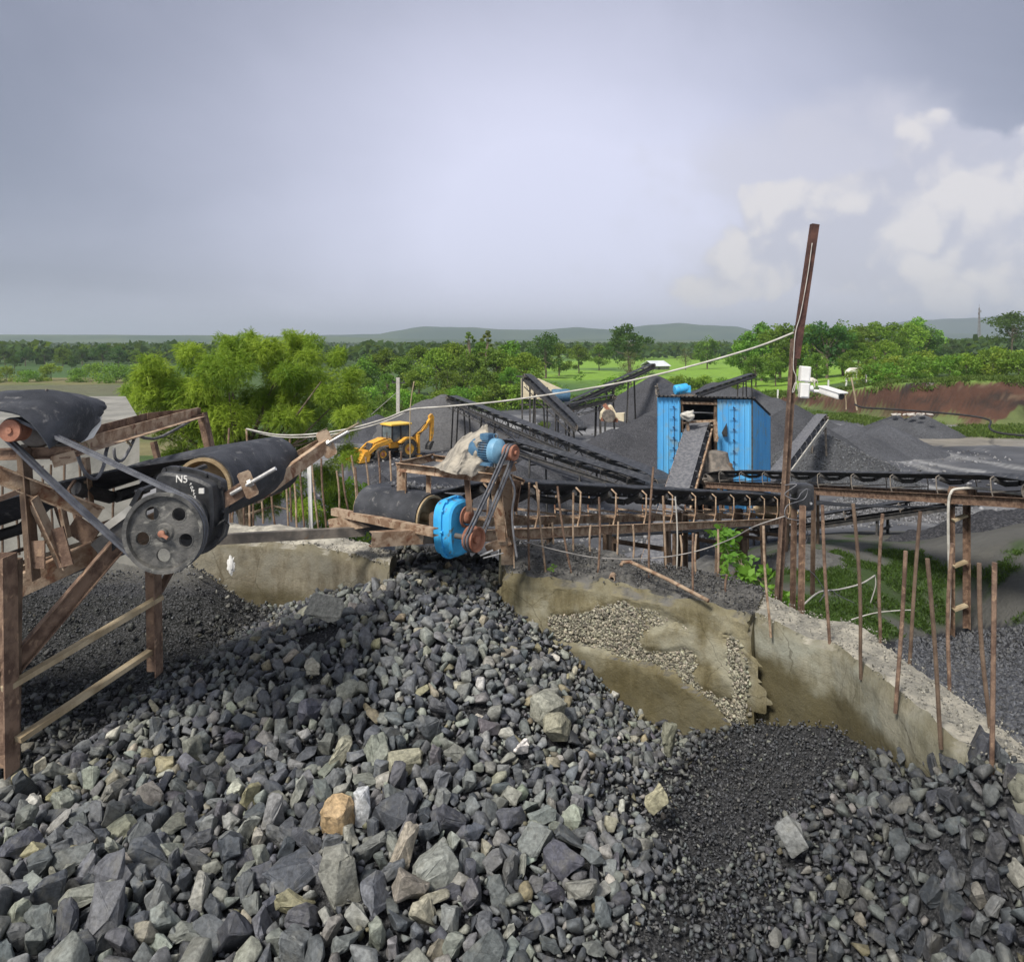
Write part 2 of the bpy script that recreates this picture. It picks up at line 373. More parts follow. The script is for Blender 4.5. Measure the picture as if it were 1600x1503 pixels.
def stone_mat(name, src):
    m, nt, p = newmat(name)
    if src == 'attr':
        at = N(nt, 'ShaderNodeVertexColor'); at.layer_name = 'Col'; base = at.outputs[0]; v = N(nt, 'ShaderNodeNewGeometry').outputs['Position']
    else:
        oi = N(nt, 'ShaderNodeObjectInfo'); base = oi.outputs['Color']; v = N(nt, 'ShaderNodeNewGeometry').outputs['Position']
    big = noise_n(nt, v, 9, 4, .6, .4); med = noise_n(nt, v, 38, 6, .65, .2); fine = noise_n(nt, v, 150, 4, .7)
    k = N(nt, 'ShaderNodeMapRange'); L(nt, med, k.inputs[0]); k.inputs[1].default_value = .3; k.inputs[2].default_value = .7; k.inputs[3].default_value = .5; k.inputs[4].default_value = 1.55
    hs = N(nt, 'ShaderNodeHueSaturation'); L(nt, base, hs.inputs['Color']); L(nt, k.outputs[0], hs.inputs['Value'])
    c = hs.outputs[0]
    c = mix(nt, vmath(nt, 'MULTIPLY', ramp(nt, big, .5, .72), .45), c, mix(nt, .55, c, (.22, .21, .165)))   # dust skin
    c = mix(nt, vmath(nt, 'MULTIPLY', ramp(nt, fine, .6, .8), .5), c, (.3, .3, .28))         # crystal flecks
    wv = N(nt, 'ShaderNodeTexWave'); setin(wv, Scale=3.0, Distortion=14.0, Detail=3.0, Detail_Scale=1.6); L(nt, v, wv.inputs[0])
    c = mix(nt, vmath(nt, 'MULTIPLY', ramp(nt, wv.outputs[1], .985, 1.0), .10), c, (.36, .35, .32))              # thin veins
    ge = N(nt, 'ShaderNodeNewGeometry'); c = mix(nt, vmath(nt, 'MULTIPLY', ramp(nt, vmath(nt, 'ADD', ge.outputs['Pointiness'], vmath(nt, 'MULTIPLY', vmath(nt, 'SUBTRACT', med, .5), .12)), .60, .74), .45 if src == 'obj' else .0), c, (.30, .295, .265))   # chipped pale edges
    L(nt, c, p.inputs['Base Color']); p.inputs['Roughness'].default_value = .6; p.inputs['Specular IOR Level'].default_value = .45
    vo = N(nt, 'ShaderNodeTexVoronoi', feature='F1'); setin(vo, Scale=16.0); L(nt, v, vo.inputs['Vector'])
    hgt = vmath(nt, 'ADD', vmath(nt, 'MULTIPLY', noise_n(nt, v, 20, 10, .74, .5), 1.0), vmath(nt, 'MULTIPLY', vo.outputs[0], .55))
    bn = N(nt, 'ShaderNodeBump'); setin(bn, Strength=.8, Distance=.014); L(nt, hgt, bn.inputs['Height']); L(nt, bn.outputs[0], p.inputs['Normal'])
    return m
M['stone'] = stone_mat('broken_stone', 'attr'); M['stone_obj'] = stone_mat('broken_stone_single', 'obj')

def leaf_mat(name, trans=.35):
    m, nt, p = newmat(name); nt.nodes.remove(p)
    at = N(nt, 'ShaderNodeVertexColor'); at.layer_name = 'Col'
    oi = N(nt, 'ShaderNodeObjectInfo'); hs = N(nt, 'ShaderNodeHueSaturation'); L(nt, at.outputs[0], hs.inputs['Color'])
    L(nt, vmath(nt, 'ADD', vmath(nt, 'MULTIPLY', oi.outputs['Random'], .5), .75), hs.inputs['Value'])
    L(nt, vmath(nt, 'ADD', vmath(nt, 'MULTIPLY', oi.outputs['Random'], .05), .475), hs.inputs['Hue'])
    d = N(nt, 'ShaderNodeBsdfPrincipled'); d.inputs['Roughness'].default_value = .55; d.inputs['Specular IOR Level'].default_value = .3; t = N(nt, 'ShaderNodeBsdfTranslucent'); ms = N(nt, 'ShaderNodeMixShader')
    L(nt, hs.outputs[0], d.inputs['Base Color']); L(nt, mix(nt, .5, hs.outputs[0], (.25, .36, .03), 'MIX'), t.inputs[0])
    ms.inputs[0].default_value = trans; L(nt, d.outputs[0], ms.inputs[1]); L(nt, t.outputs[0], ms.inputs[2])
    L(nt, ms.outputs[0], nt.nodes['Material Output'].inputs['Surface']); return m
M['leaf'] = leaf_mat('foliage_leaves', .45)

def wall_mat(name, fa, fb, fc, ta, tb, damp_k, dz=0.0):
    m, nt, p = newmat(name)
    tc = N(nt, 'ShaderNodeTexCoord'); v = tc.outputs['Object']
    mp = N(nt, 'ShaderNodeMapping'); mp.inputs['Scale'].default_value = (1, 1, .22); L(nt, v, mp.inputs[0])
    st = ramp(nt, noise_n(nt, mp.outputs[0], 6, 8, .7, .3), .32, .70)
    c = mix(nt, st, fa, fb)
    c = mix(nt, ramp(nt, noise_n(nt, v, 2.2, 6, .6), .42, .62), c, fc)
    geo = N(nt, 'ShaderNodeNewGeometry'); sp = N(nt, 'ShaderNodeSeparateXYZ'); L(nt, geo.outputs['Position'], sp.inputs[0])
    nz = N(nt, 'ShaderNodeSeparateXYZ'); L(nt, geo.outputs['True Normal'], nz.inputs[0])
    damp = ramp(nt, vmath(nt, 'ADD', sp.outputs[2], vmath(nt, 'MULTIPLY', noise_n(nt, v, 3, 4), .5)), 6.50 + dz, 6.30 + dz)
    crk = N(nt, 'ShaderNodeTexVoronoi', feature='DISTANCE_TO_EDGE'); setin(crk, Scale=1.3); wv_ = N(nt, 'ShaderNodeTexNoise'); setin(wv_, Scale=5.0, Detail=6.0); L(nt, v, wv_.inputs['Vector']); L(nt, mix(nt, .12, v, wv_.outputs[1]), crk.inputs['Vector'])
    c = mix(nt, vmath(nt, 'MULTIPLY', ramp(nt, crk.outputs[0], .006, .0), .55), c, (.05, .042, .025))
    frm = vmath(nt, 'ABSOLUTE', vmath(nt, 'SUBTRACT', vmath(nt, 'FRACT', vmath(nt, 'MULTIPLY', sp.outputs[2], 2.6)), .5)); c = mix(nt, vmath(nt, 'MULTIPLY', ramp(nt, frm, .488, .5), .35), c, (.09, .08, .05))   # shutter board lines
    c = mix(nt, vmath(nt, 'MULTIPLY', damp, damp_k), c, (.075, .062, .028))                        # water-stained foot
    band = ramp(nt, vmath(nt, 'ADD', sp.outputs[2], vmath(nt, 'MULTIPLY', noise_n(nt, mp.outputs[0], 9, 4), .22)), 6.76, 6.90)
    c = mix(nt, vmath(nt, 'MULTIPLY', band, .6), c, (.13, .115, .07))                          # dirt washed from the top
    c = mix(nt, vmath(nt, 'MULTIPLY', ramp(nt, noise_n(nt, v, 30, 6, .7), .55, .75), .5), c, (.1, .09, .06))
    top = ramp(nt, nz.outputs[2], .45, .8)
    tcol = mix(nt, ramp(nt, noise_n(nt, v, 7, 7, .65), .38, .62), ta, tb)
    tcol = mix(nt, vmath(nt, 'MULTIPLY', ramp(nt, noise_n(nt, v, 40, 5, .7), .5, .7), .5), tcol, (.16, .155, .14))
    c = mix(nt, top, c, tcol)
    L(nt, c, p.inputs['Base Color']); p.inputs['Roughness'].default_value = .9; p.inputs['Specular IOR Level'].default_value = .25
    bn = N(nt, 'ShaderNodeBump'); setin(bn, Strength=.7, Distance=.02); L(nt, noise_n(nt, v, 22, 10, .7), bn.inputs['Height']); L(nt, bn.outputs[0], p.inputs['Normal'])
    return m
M['concrete'] = wall_mat('olive_concrete', (.115, .095, .048), (.275, .245, .155), (.29, .275, .205), (.055, .054, .052), (.13, .125, .115), .75, .0)
M['concrete_pale'] = wall_mat('pale_concrete', (.14, .13, .085), (.29, .275, .21), (.29, .29, .235), (.22, .21, .18), (.37, .345, .285), .9, .33)
M['concrete_grey'] = wall_mat('brown_grey_concrete', (.13, .11, .075), (.26, .235, .175), (.22, .205, .16), (.25, .235, .20), (.42, .395, .33), .7, .12)
M['plain_concrete'] = surf('grey_concrete', (.17, .167, .15), (.28, .27, .24), 1.5, .9, 0, .4, 18, c=(.17, .165, .14), cscale=3, clo=.55)
def sheet_mat():
    m = surf('blue_profiled_sheet', (.085, .36, .70), (.13, .45, .77), 2, .45, 0, .06, 12, c=(.20, .33, .42), cscale=2.2, clo=.50, chi=.75, stretch=(1, 1, .15)); return m
M['sheet'] = sheet_mat()
# ------------------------------------------------------------------ terrain
CP = [  # (px, py, rel) seen ground points behind the pit
 (1250,900,-4.7),(1330,930,-4.7),(1400,960,-5.0),(1400,880,-4.9),(1250,950,-4.5),(1500,985,-5.7),(1580,980,-5.2),(1500,890,-4.8),(1580,900,-4.6),
 (1480,1060,-4.4),(1580,1080,-4.0),(1590,1130,-3.4),(1250,850,-5.4),(1350,840,-5.8),(1100,890,-6.9),(1020,900,-7.5),(950,880,-7.4),(850,880,-7.0),(1180,870,-5.6),
 (1450,830,-6.0),(1300,810,-6.8),(1550,810,-6.4),(1400,790,-7.0),(1300,760,-8.0),(1500,760,-8.2),(1550,700,-8.7),(1400,700,-8.9),
 (900,820,-7.6),(800,800,-8.0),(700,780,-8.4),(1000,840,-7.0),(560,800,-8.3),(450,800,-8.0),(500,760,-8.7),(620,740,-9),(850,740,-9),(1000,740,-9),(1200,740,-8.6),
 (600,700,-9),(800,690,-9),(1000,690,-9),(1200,680,-9),(1500,675,-8.8),(1590,690,-8.7),(600,660,-9),(900,655,-9),(1200,655,-9),(1400,660,-8.8),
 (700,640,-9),(950,640,-9),(500,650,-9),(300,640,-9),(100,640,-8.8),(0,640,-8.8),(150,620,-8.8),(0,610,-9),(300,600,-9),(50,700,-8.6),(200,720,-8.4),(330,780,-7.8),
 (850,600,-9),(1050,590,-9.2),(600,590,-9),(200,590,-9),(0,590,-9),
 (800,565,-9.5),(400,565,-9.5),(0,565,-9.5),(1000,565,-9.5),(800,550,-9.5),(0,550,-10),(1500,550,-9)]
tx, tv = [], []
for px, py, rel in CP:
    Y = -rel * F / (py - 535); tx.append(((px - 800) / F * 2.0, math.log(Y))); tv.append(rel)
for u in (-1.3, -.7, 0, .4, .9, 1.3):
    for Y in (2.2, 4.0, 6.0): tx.append((u, math.log(Y))); tv.append(-3.6)
for u in (-1.3, -.7, -.2): tx.append((u, math.log(9.0))); tv.append(-3.2)
for u in (-1.3, -.7): tx.append((u, math.log(15))); tv.append(-6.0)
for u, Y in ((-.1, 12), (.35, 11)): tx.append((u, math.log(Y))); tv.append(-4.6)
for u in (-1.3, -.6, 0, .6, 1.3): tx.append((u, math.log(3000))); tv.append(-9.5); tx.append((u, math.log(9000))); tv.append(-9.5)
_t = TPS(tx, tv, 2e-3)
def edgeY(u):                                   # top edge of the red embankment at the east side of the yard
    return np.interp(u, [-2, .27, .33, .40, .47, .52, .60, .70, 2], [150, 150, 112, 104, 93, 87, 84, 82, 80])
def Zt(x, y):
    x = np.asarray(x, float); y = np.asarray(y, float); u = x / y
    h = np.clip(_t(u * 2.0, np.log(np.maximum(y, 1.5))), -10.2, -2.3)
    near = np.clip((110 - y) / 60, 0, 1)
    h = h + near * (fbm(x * .35, y * .35, oct=4, seed=3) * .18) + np.clip((y - 60) / 400, 0, 1) * fbm(x * .01, y * .01, oct=3, seed=5) * 1.0
    e = edgeY(u) + fbm(x * .12, x * .05, oct=4, seed=8) * 1.6
    amp = np.interp(u, [.25, .33, .42, .5, .6, 1.2], [0, 1.0, 2.4, 4.0, 4.6, 4.6])
    up = np.clip((y - (e - 1.5 - amp * .55)) / (1.5 + amp * .55), 0, 1)
    prof = np.where(up < .35, up * .55, .19 + (up - .35) / .65 * .81)
    fade = 1 - np.clip((y - e - 20) / 260, 0, 1) * .55
    h = h + amp * prof * fade + np.where((up > .1) & (up < 1), fbm(x * .8, y * .8, oct=4, seed=12) * .75, 0)
    h = np.where((x < -.25) & (y < 8.9), np.minimum(h, -3.75), h)
    return h + CAMZ
def Z1(x, y): return float(Zt(np.array([x]), np.array([y]))[0])

ys = np.concatenate([np.exp(np.linspace(math.log(2.5), math.log(72), 300))[:-1], np.linspace(72, 116, 170)[:-1], np.exp(np.linspace(math.log(116), math.log(9000), 170))])
us = np.linspace(-1.15, 1.15, 460)
UU, YY = np.meshgrid(us, ys); XX = UU * YY; ZZ = Zt(XX, YY)
nr, nc = XX.shape
PX = 800 + F * UU; PY = 535 + F * (CAMZ - ZZ) / YY
wn = fbm(XX * .3, YY * .3, oct=4, seed=21); wn2 = fbm(XX * .05, YY * .05, oct=4, seed=22)
colr = np.zeros((nr, nc, 3)); colr[:] = (.080, .083, .093)          # yard: compacted stone dust
def paint(mask, c, k=1.0):
    c = np.array(c); colr[mask] = colr[mask] * (1 - k) + c * k
def blend(w, c):
    w = np.clip(w, 0, 1)[..., None]; colr[:] = colr * (1 - w) + np.array(c) * w
blend((fbm(XX * .12, YY * .12, oct=5, seed=31) + .06) * 3.0, (.21, .21, .215))
blend((fbm(XX * .5, YY * .12 + XX * .2, oct=4, seed=37) - .18) * 4, (.26, .26, .26))
blend((fbm(XX * .2, YY * .09, oct=5, seed=33) - .12) * 4, (.040, .042, .05))
E = edgeY(UU) + fbm(XX * .12, XX * .05, oct=4, seed=8) * 1.6
# open country
far = YY > np.interp(UU, [-1.2, -.45, -.3, -.15, .05, .2, .3, .36, .42, .6, 1.2], [46, 46, 70, 92, 108, 112, 108, 101, 94, 84, 80]) + wn2 * 4
paint(far, (.055, .095, .025))
g1 = fbm(XX * .03, YY * .015, oct=5, seed=41)
fieldc = (.17, .30, .03)
paint(far & (YY > 120) & (YY < 520) & (UU > .0) & (UU < .62), fieldc)
paint(far & (YY > 150) & (UU > .62), (.10, .17, .04))
blend(np.where(far & (YY < 900), (g1 - .12) * 3, 0), (.06, .12, .03))
tan = (UU < -.42) & (YY > 58) & (YY < 190) & far
paint(tan, (.17, .155, .07)); blend(np.where(tan, (fbm(XX * .05, YY * .05, oct=4, seed=45) + .15) * 2, 0), (.10, .125, .04))
paint((UU < -.42) & (YY > 115) & (YY < 160), (.105, .11, .07), .8)
paint((YY > 650), (.035, .07, .028))
paint(far & (YY > 200) & (YY < 330) & (UU < -.3), (.05, .10, .025))
# red bank
amp = np.interp(UU, [.25, .33, .42, .5, .6, 1.2], [0, 1.0, 2.4, 4.0, 4.6, 4.6])
bank = (YY > E - 1.7 - amp * .55) & (YY < E + .1) & (UU > .3)
upn = (YY - (E - 1.5 - amp * .55)) / (1.5 + amp * .55)
paint(bank, (.075, .037, .025)); blend(np.where(bank, (fbm(XX * .5, YY * .5, ZZ * 1.2, oct=5, seed=51) - .02) * 3, 0), (.034, .024, .020))
blend(np.where(bank, (fbm(XX * .12, YY * .1, ZZ * 3.0, oct=5, seed=54) - .2) * 4, 0), (.13, .09, .06))
lowg = (UU > .3) & (upn > -2.6) & (upn < .34 + wn * .35); blend(np.where(lowg, (fbm(XX * .25, YY * .25, oct=5, seed=52) + .38) * 2.2, 0), (.10, .125, .045))
pool = (UU > .47) & (YY > 60) & (YY < E - 9) & (YY > 66 - 10 * (UU - .47)); blend(np.where(pool, (wn2 + .5) * 1.6, 0), (.22, .20, .165))
blend(np.where(far & (YY > E) & (YY < E + 3.5) & (UU > .3), .9, 0), (.15, .24, .05))
# grass bank behind the pit wall
gb = np.exp(-(((PX - 1330) / 190) ** 2 + ((PY - 930) / 75) ** 2)); nearm = (YY < 24) & (YY > 6) & (UU > .25)
blend(np.where(nearm, .85, 0), (.075, .073, .062))
blend(np.where(nearm, (gb * 1.5 + fbm(XX * 1.1, YY * 1.1, oct=5, seed=61) * 1.3 - .40) * 2.2, 0), (.045, .075, .022))
blend(np.where(nearm & (YY > 9), (fbm(XX * .9, YY * .9, oct=5, seed=63) - .12) * 4, 0), (.10, .097, .085))
blend(np.where((UU > .3) & (YY < 30) & ((PY > 985 + wn * 20 - (PX - 1500) * .12)), 1, 0), (.026, .027, .032))
# pit approach under the feed conveyor
um = (YY > 8) & (YY < 27) & (UU > -.1) & (UU < .28); blend(np.where(um, .7, 0), (.07, .072, .078))
lf = (UU < -.3) & (YY < 30); blend(np.where(lf, .75, 0), (.20, .195, .17))
idx = np.arange(nr * nc).reshape(nr, nc)
quads = np.stack([idx[:-1, :-1], idx[:-1, 1:], idx[1:, 1:], idx[1:, :-1]], -1).reshape(-1, 4)
g = npmesh('ground', np.stack([XX, YY, ZZ], -1).reshape(-1, 3), quads, M['ground'], smooth='all', col=colr.reshape(-1, 3), org=(0, 0, 0)); tag(g, kind='structure')

# ------------------------------------------------------------------ distant hills
def hills(name, Yd, depth, prof, c1, c2, seed):
    pxs = np.linspace(-400, 2000, 320); top = np.interp(pxs, [a for a, b in prof], [b for a, b in prof])
    X0 = (pxs - 800) / F * Yd; H = CAMZ + (535 - top) / F * Yd + 9.5
    H = H + fbm(X0 * .006, X0 * 0, oct=5, seed=seed) * H * .035
    rows = np.linspace(0, 1, 26); V = []; C = []
    for r in rows:
        k = math.sin(min(1, r / .62) * math.pi / 2) ** 1.15 if r < .62 else 1 - (r - .62) / .38 * .6
        y = Yd - depth * .62 + r * depth
        z = -1.5 + H * k + fbm(X0 * .004, np.full_like(X0, r * 6), oct=5, seed=seed + 1) * H * .12 * math.sin(r * math.pi) * (.5 if r > .6 else 1)
        V.append(np.stack([X0, np.full_like(X0, y), z], -1))
        f = np.clip(fbm(X0 * .008, np.full_like(X0, r * 9), oct=5, seed=seed + 2) * 1.6 + .5, 0, 1)[:, None]; C.append(np.array(c1) * (1 - f) + np.array(c2) * f)
    n = len(pxs); idx = np.arange(26 * n).reshape(26, n)
    q = np.stack([idx[:-1, :-1], idx[:-1, 1:], idx[1:, 1:], idx[1:, :-1]], -1).reshape(-1, 4)
    return tag(npmesh(name, np.concatenate(V), q, M['ground'], smooth='all', col=np.concatenate(C), org=(0, Yd, 0)), kind='structure')
hills('hills', 3300, 900, [(-400,533),(420,533),(500,527),(600,525),(640,517),(665,514),(740,514),(780,518),(850,518),(900,514),(950,517),(985,514),(1010,510),(1060,508),(1110,511),(1140,512),(1165,519),(1230,521),(2000,530)], (.03, .065, .035), (.05, .085, .04), 70)
hills('hills', 2300, 700, [(-400,525),(0,527),(180,527),(330,528),(430,529),(520,531),(640,534),(2000,536)], (.035, .07, .03), (.075, .11, .045), 75)
hills('hills', 4200, 900, [(-400,540),(1100,534),(1230,519),(1330,516),(1380,509),(1420,502),(1480,500),(1560,498),(1620,500),(1750,506),(2000,512)], (.03, .06, .04), (.045, .075, .045), 78)

# ------------------------------------------------------------------ stockpiles
def heap(label, cones, color, group='crushed stone stockpiles in the yard', rough=.12, name='gravel_heap', seed=0, res=110, lum=.35, scat=0):
    """cones: (px, py, Y, radius); one loose heap whose surface is the highest of its cones"""
    A = []
    for px, py, Y, r in cones:
        p = P(px, py, Y); A.append((p.x, p.y, p.z, r))
    KX = 1.75; x0 = min(a[0] - a[3] * KX for a in A); x1 = max(a[0] + a[3] * KX for a in A); y0 = min(a[1] - a[3] * KX for a in A); y1 = max(a[1] + a[3] * KX for a in A)
    gx, gy = np.meshgrid(np.linspace(x0, x1, res), np.linspace(y0, y1, res)); gt = Zt(gx, gy); z = np.full_like(gx, -50.0)
    for k, (ax, ay, az, r) in enumerate(A):
        g0 = Z1(ax, ay); h = az - g0; d = np.sqrt((gx - ax) ** 2 + (gy - ay) ** 2) / r
        d = d * (1 + .12 * fbm(np.arctan2(gy - ay, gx - ax) * 1.5 + 5, gx * 0 + k, oct=3, seed=seed + k))
        c = az - max(h, .5 * r) * (np.sqrt(d * d + .0028) - .053) * 1.03
        z = np.maximum(z, c)
    z = z + fbm(gx * .5, gy * .5, oct=5, seed=seed + 9) * rough * 2.2 + fbm(gx * 2.5, gy * 2.5, oct=3, seed=seed + 10) * rough * .5
    keep = z > gt - .35
    z = np.where(keep, z, gt - .5)
    z[0, :] = np.minimum(z[0, :], gt[0, :] - .5); z[-1, :] = np.minimum(z[-1, :], gt[-1, :] - .5); z[:, 0] = np.minimum(z[:, 0], gt[:, 0] - .5); z[:, -1] = np.minimum(z[:, -1], gt[:, -1] - .5)
    V = np.stack([gx, gy, z], -1).reshape(-1, 3); idx = np.arange(res * res).reshape(res, res)
    q = np.stack([idx[:-1, :-1], idx[:-1, 1:], idx[1:, 1:], idx[1:, :-1]], -1).reshape(-1, 4)
    kk = keep.reshape(-1)[q].any(1); q = q[kk]; used = np.unique(q); mp = np.full(len(V), -1); mp[used] = np.arange(len(used)); V = V[used]; q = mp[q]
    f = np.clip(.5 + 1.3 * fbm(V[:, 0] * .25, V[:, 1] * .25 , V[:, 2] * .8, oct=5, seed=seed + 3), 0, 1)[:, None]
    c0 = np.array(color); c = c0 * (1 - lum * .5) * (1 - f) + c0 * (1 + lum) * f
    o = tag(npmesh(name, V, q, M['heap'], smooth='all', col=c), label, 'gravel heap', group)
    if scat: EXTRA.append((o, V, q, scat, c0, seed))
    return o
EXTRA = []
DK = (.040, .041, .047); MD = (.07, .072, .08); LT = (.15, .15, .155)
heap('grey crushed stone heap under the head of the long conveyor beside the backhoe', [(690,616,72,7.4),(670,622,72.5,6.6),(740,690,60,4.5),(790,700,56,4)], (.088,.087,.088), seed=100)
heap('tall dark cone of crushed stone behind the blue shed, highest of the heaps', [(1025,586,88,8.5),(1045,600,90,7)], DK, seed=110)
heap('broad smooth charcoal heap spreading in front of the cream crusher', [(1012,650,49,7.5),(960,668,47,5.6),(1050,660,46,6)], DK, seed=120)
heap('long dark ridge of fine stone behind the roof of the blue shed', [(1118,598,78,10),(1165,605,76,9),(1210,622,74,8.5),(1085,615,72,7)], (.05,.052,.058), seed=130, res=130)
heap('charcoal heap beside the shed wall and behind the leaning pole', [(1232,636,60,6.5),(1195,650,55,5)], (.045,.047,.053), seed=140)
heap('coarse grey heap under the head of the short open conveyor near the pole', [(1288,676,45,5.2)], (.062,.065,.07), seed=150, rough=.16, scat=5000)
heap('low wide dark heap with a ridge across it, east of the short open conveyor', [(1386,664,62,4.8),(1352,676,60,5.2),(1330,660,66,5)], (.06,.063,.072), seed=160)
heap('low dark heap with pale boulders near the red bank', [(1440,648,74,6),(1400,650,76,5)], (.06,.063,.07), seed=170)
heap('small dark heap under the lower of the two long conveyors', [(832,712,40,4.0),(805,722,38,3.2)], (.045,.047,.055), seed=180)
heap('little dark heap seen past the drum beyond the iron rods', [(588,742,33,2.6),(610,745,34,2.3)], (.055,.056,.065), seed=185)
heap('coarse pale grey gravel heap beneath the conveyor that crosses to the ladder', [(1400,768,32,5.2),(1330,777,30,3.6),(1465,778,28,3.2)], (.10, .10, .105), seed=190, rough=.2, lum=.3, scat=9000)
heap('near black mound of fines behind the ladder posts with pale patches', [(1625,792,19,2.4),(1570,812,19,1.7)], (.035,.036,.042), seed=200, rough=.3)
heap('grey stone dust mound between the leaning pole and the shed pit', [(1235,838,17.5,1.5),(1262,848,17.2,1.2)], (.12,.118,.11), seed=210, rough=.25)
heap('low dark heap behind the trees at the yard edge near the concrete pole', [(560,652,72,4),(590,648,76,4)], (.05,.052,.06), seed=215)

# ------------------------------------------------------------------ pit floor (rubble bed)
RF = [(620,905,-2.3),(720,918,-2.32),(560,940,-2.45),(780,965,-2.5),(500,970,-2.55),(640,1000,-2.45),(640,1100,-2.62),(640,1250,-2.85),(640,1400,-3.0),(700,1503,-3.15),
 (480,1100,-2.72),(450,1250,-2.95),(420,1420,-3.05),(855,992,-2.68),(925,1057,-3.0),(1005,1125,-3.27),(1069,1162,-3.31),(1138,1149,-3.15),(850,1060,-2.68),(900,1120,-2.86),(1000,1210,-3.12),(1030,1300,-3.2),(1010,1450,-3.15),(850,1200,-2.85),(820,1350,-2.98),(850,1480,-3.1),
 (1080,1200,-3.26),(1150,1175,-3.15),(1100,1350,-3.25),(1281,1128,-2.82),(1361,1168,-2.70),(1040,1503,-3.22),(1300,1125,-2.80),(1250,1200,-2.98),(1300,1300,-2.97),(1450,1225,-2.5),(1550,1235,-2.25),(1600,1300,-2.38),
 (1450,1400,-2.8),(1600,1503,-2.7),(1250,1450,-3.05),(300,1060,-2.8),(250,1150,-2.92),(250,1300,-3.0),(100,1250,-2.98),(0,1250,-2.92),(0,1450,-3.0),(200,1450,-3.05),
 (320,985,-2.86),(200,1040,-3.08),(60,1020,-3.12),(100,1130,-3.08),(370,932,-2.86),(420,948,-2.85),(480,938,-2.72),(540,918,-2.54),(590,900,-2.40),(250,915,-2.58),(120,905,-2.62),(0,950,-2.8),(300,880,-2.36),(150,870,-2.5),(0,890,-2.6),
 (620,862,-2.35),(700,868,-2.4),(760,868,-2.45),(660,846,-2.3),(740,850,-2.4)]
q = [PZ(*r) for r in RF]
FT = TPS([(p.x, p.y) for p in q], [p.z for p in q], 5e-3)
def Zf(x, y):
    x = np.asarray(x, float); y = np.asarray(y, float)
    return FT(x, y) + fbm(x * 1.3, y * 1.3, oct=3, seed=301) * .05
gx, gy = np.meshgrid(np.arange(-6.2, 5.2, .035), np.arange(2.3, 9.2, .035))
gz = Zf(gx, gy) - .05 + fbm(gx * 6, gy * 6, oct=4, seed=302) * .03 + np.abs(fbm(gx * 22, gy * 22, oct=2, seed=305)) * .02
# trim what would come out behind the walls
TOP = 6.8
FE = [(783,895),(817,904),(860,907),(906,909),(960,918),(1010,927),(1060,935),(1105,944),(1140,952),(1177,967)]           # front edge, left slab
FE2 = [(1170,968),(1203,976),(1250,990),(1296,1003),(1345,1038),(1398,1079),(1433,1111),(1491,1152),(1550,1196),(1640,1270)]
BE = [(780,860),(840,862),(900,866),(945,876),(987,886),(1030,891),(1062,896),(1100,902),(1139,910),(1198,926)]
BE2 = [(1198,926),(1225,940),(1254,957),(1327,969),(1357,982),(1421,1029),(1465,1061),(1520,1096),(1600,1158),(1660,1205)]
def edge(ps, rel=-2.2): return [(lambda v: (v.x, v.y))(PZ(a, b, rel)) for a, b in ps]
fe, be, fe2, be2 = edge(FE), edge(BE), edge(FE2), edge(BE2)
LW = [(300,838),(340,842),(420,846),(480,852),(540,866),(575,876),(606,888)]
lw = edge(LW)
# polygon of land allowed for rubble (world XY)
pit = [(-6.3, 2.2), (5.2, 2.2), (5.2, 3.0)] + [(x + .12, y + .1) for x, y in fe2[::-1]] + [(x + .1, y + .12) for x, y in fe[::-1]] + [(.05, 8.8), (-2.6, 9.3)] + [(x, y + .15) for x, y in lw[::-1][1:]] + [(-6.3, 9.1)]
ins = inpoly(gx, gy, pit)
V = np.stack([gx, gy, gz], -1).reshape(-1, 3); n0, n1 = gx.shape; idx = np.arange(n0 * n1).reshape(n0, n1)
q = np.stack([idx[:-1, :-1], idx[:-1, 1:], idx[1:, 1:], idx[1:, :-1]], -1).reshape(-1, 4); q = q[ins.reshape(-1)[q].all(1)]
used = np.unique(q); mp = np.full(len(V), -1); mp[used] = np.arange(len(used)); V = V[used]; q = mp[q]
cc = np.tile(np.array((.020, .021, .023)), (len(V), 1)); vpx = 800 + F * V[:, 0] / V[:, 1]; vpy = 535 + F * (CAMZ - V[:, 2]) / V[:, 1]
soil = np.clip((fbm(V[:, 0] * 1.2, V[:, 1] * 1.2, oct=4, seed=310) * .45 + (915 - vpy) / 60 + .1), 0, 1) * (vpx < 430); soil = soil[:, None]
cc[inpoly(vpx, vpy, [(0,930),(330,930),(440,950),(310,1020),(235,1075),(110,1180),(0,1230)])] = (.009, .010, .009)  # shade of the pit under the trestle, painted into the bed colour
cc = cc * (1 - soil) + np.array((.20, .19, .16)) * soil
npmesh('rubble_bed', V, q, M['floor'], smooth='all', col=cc, org=(0, 0, 0))['kind'] = 'structure'

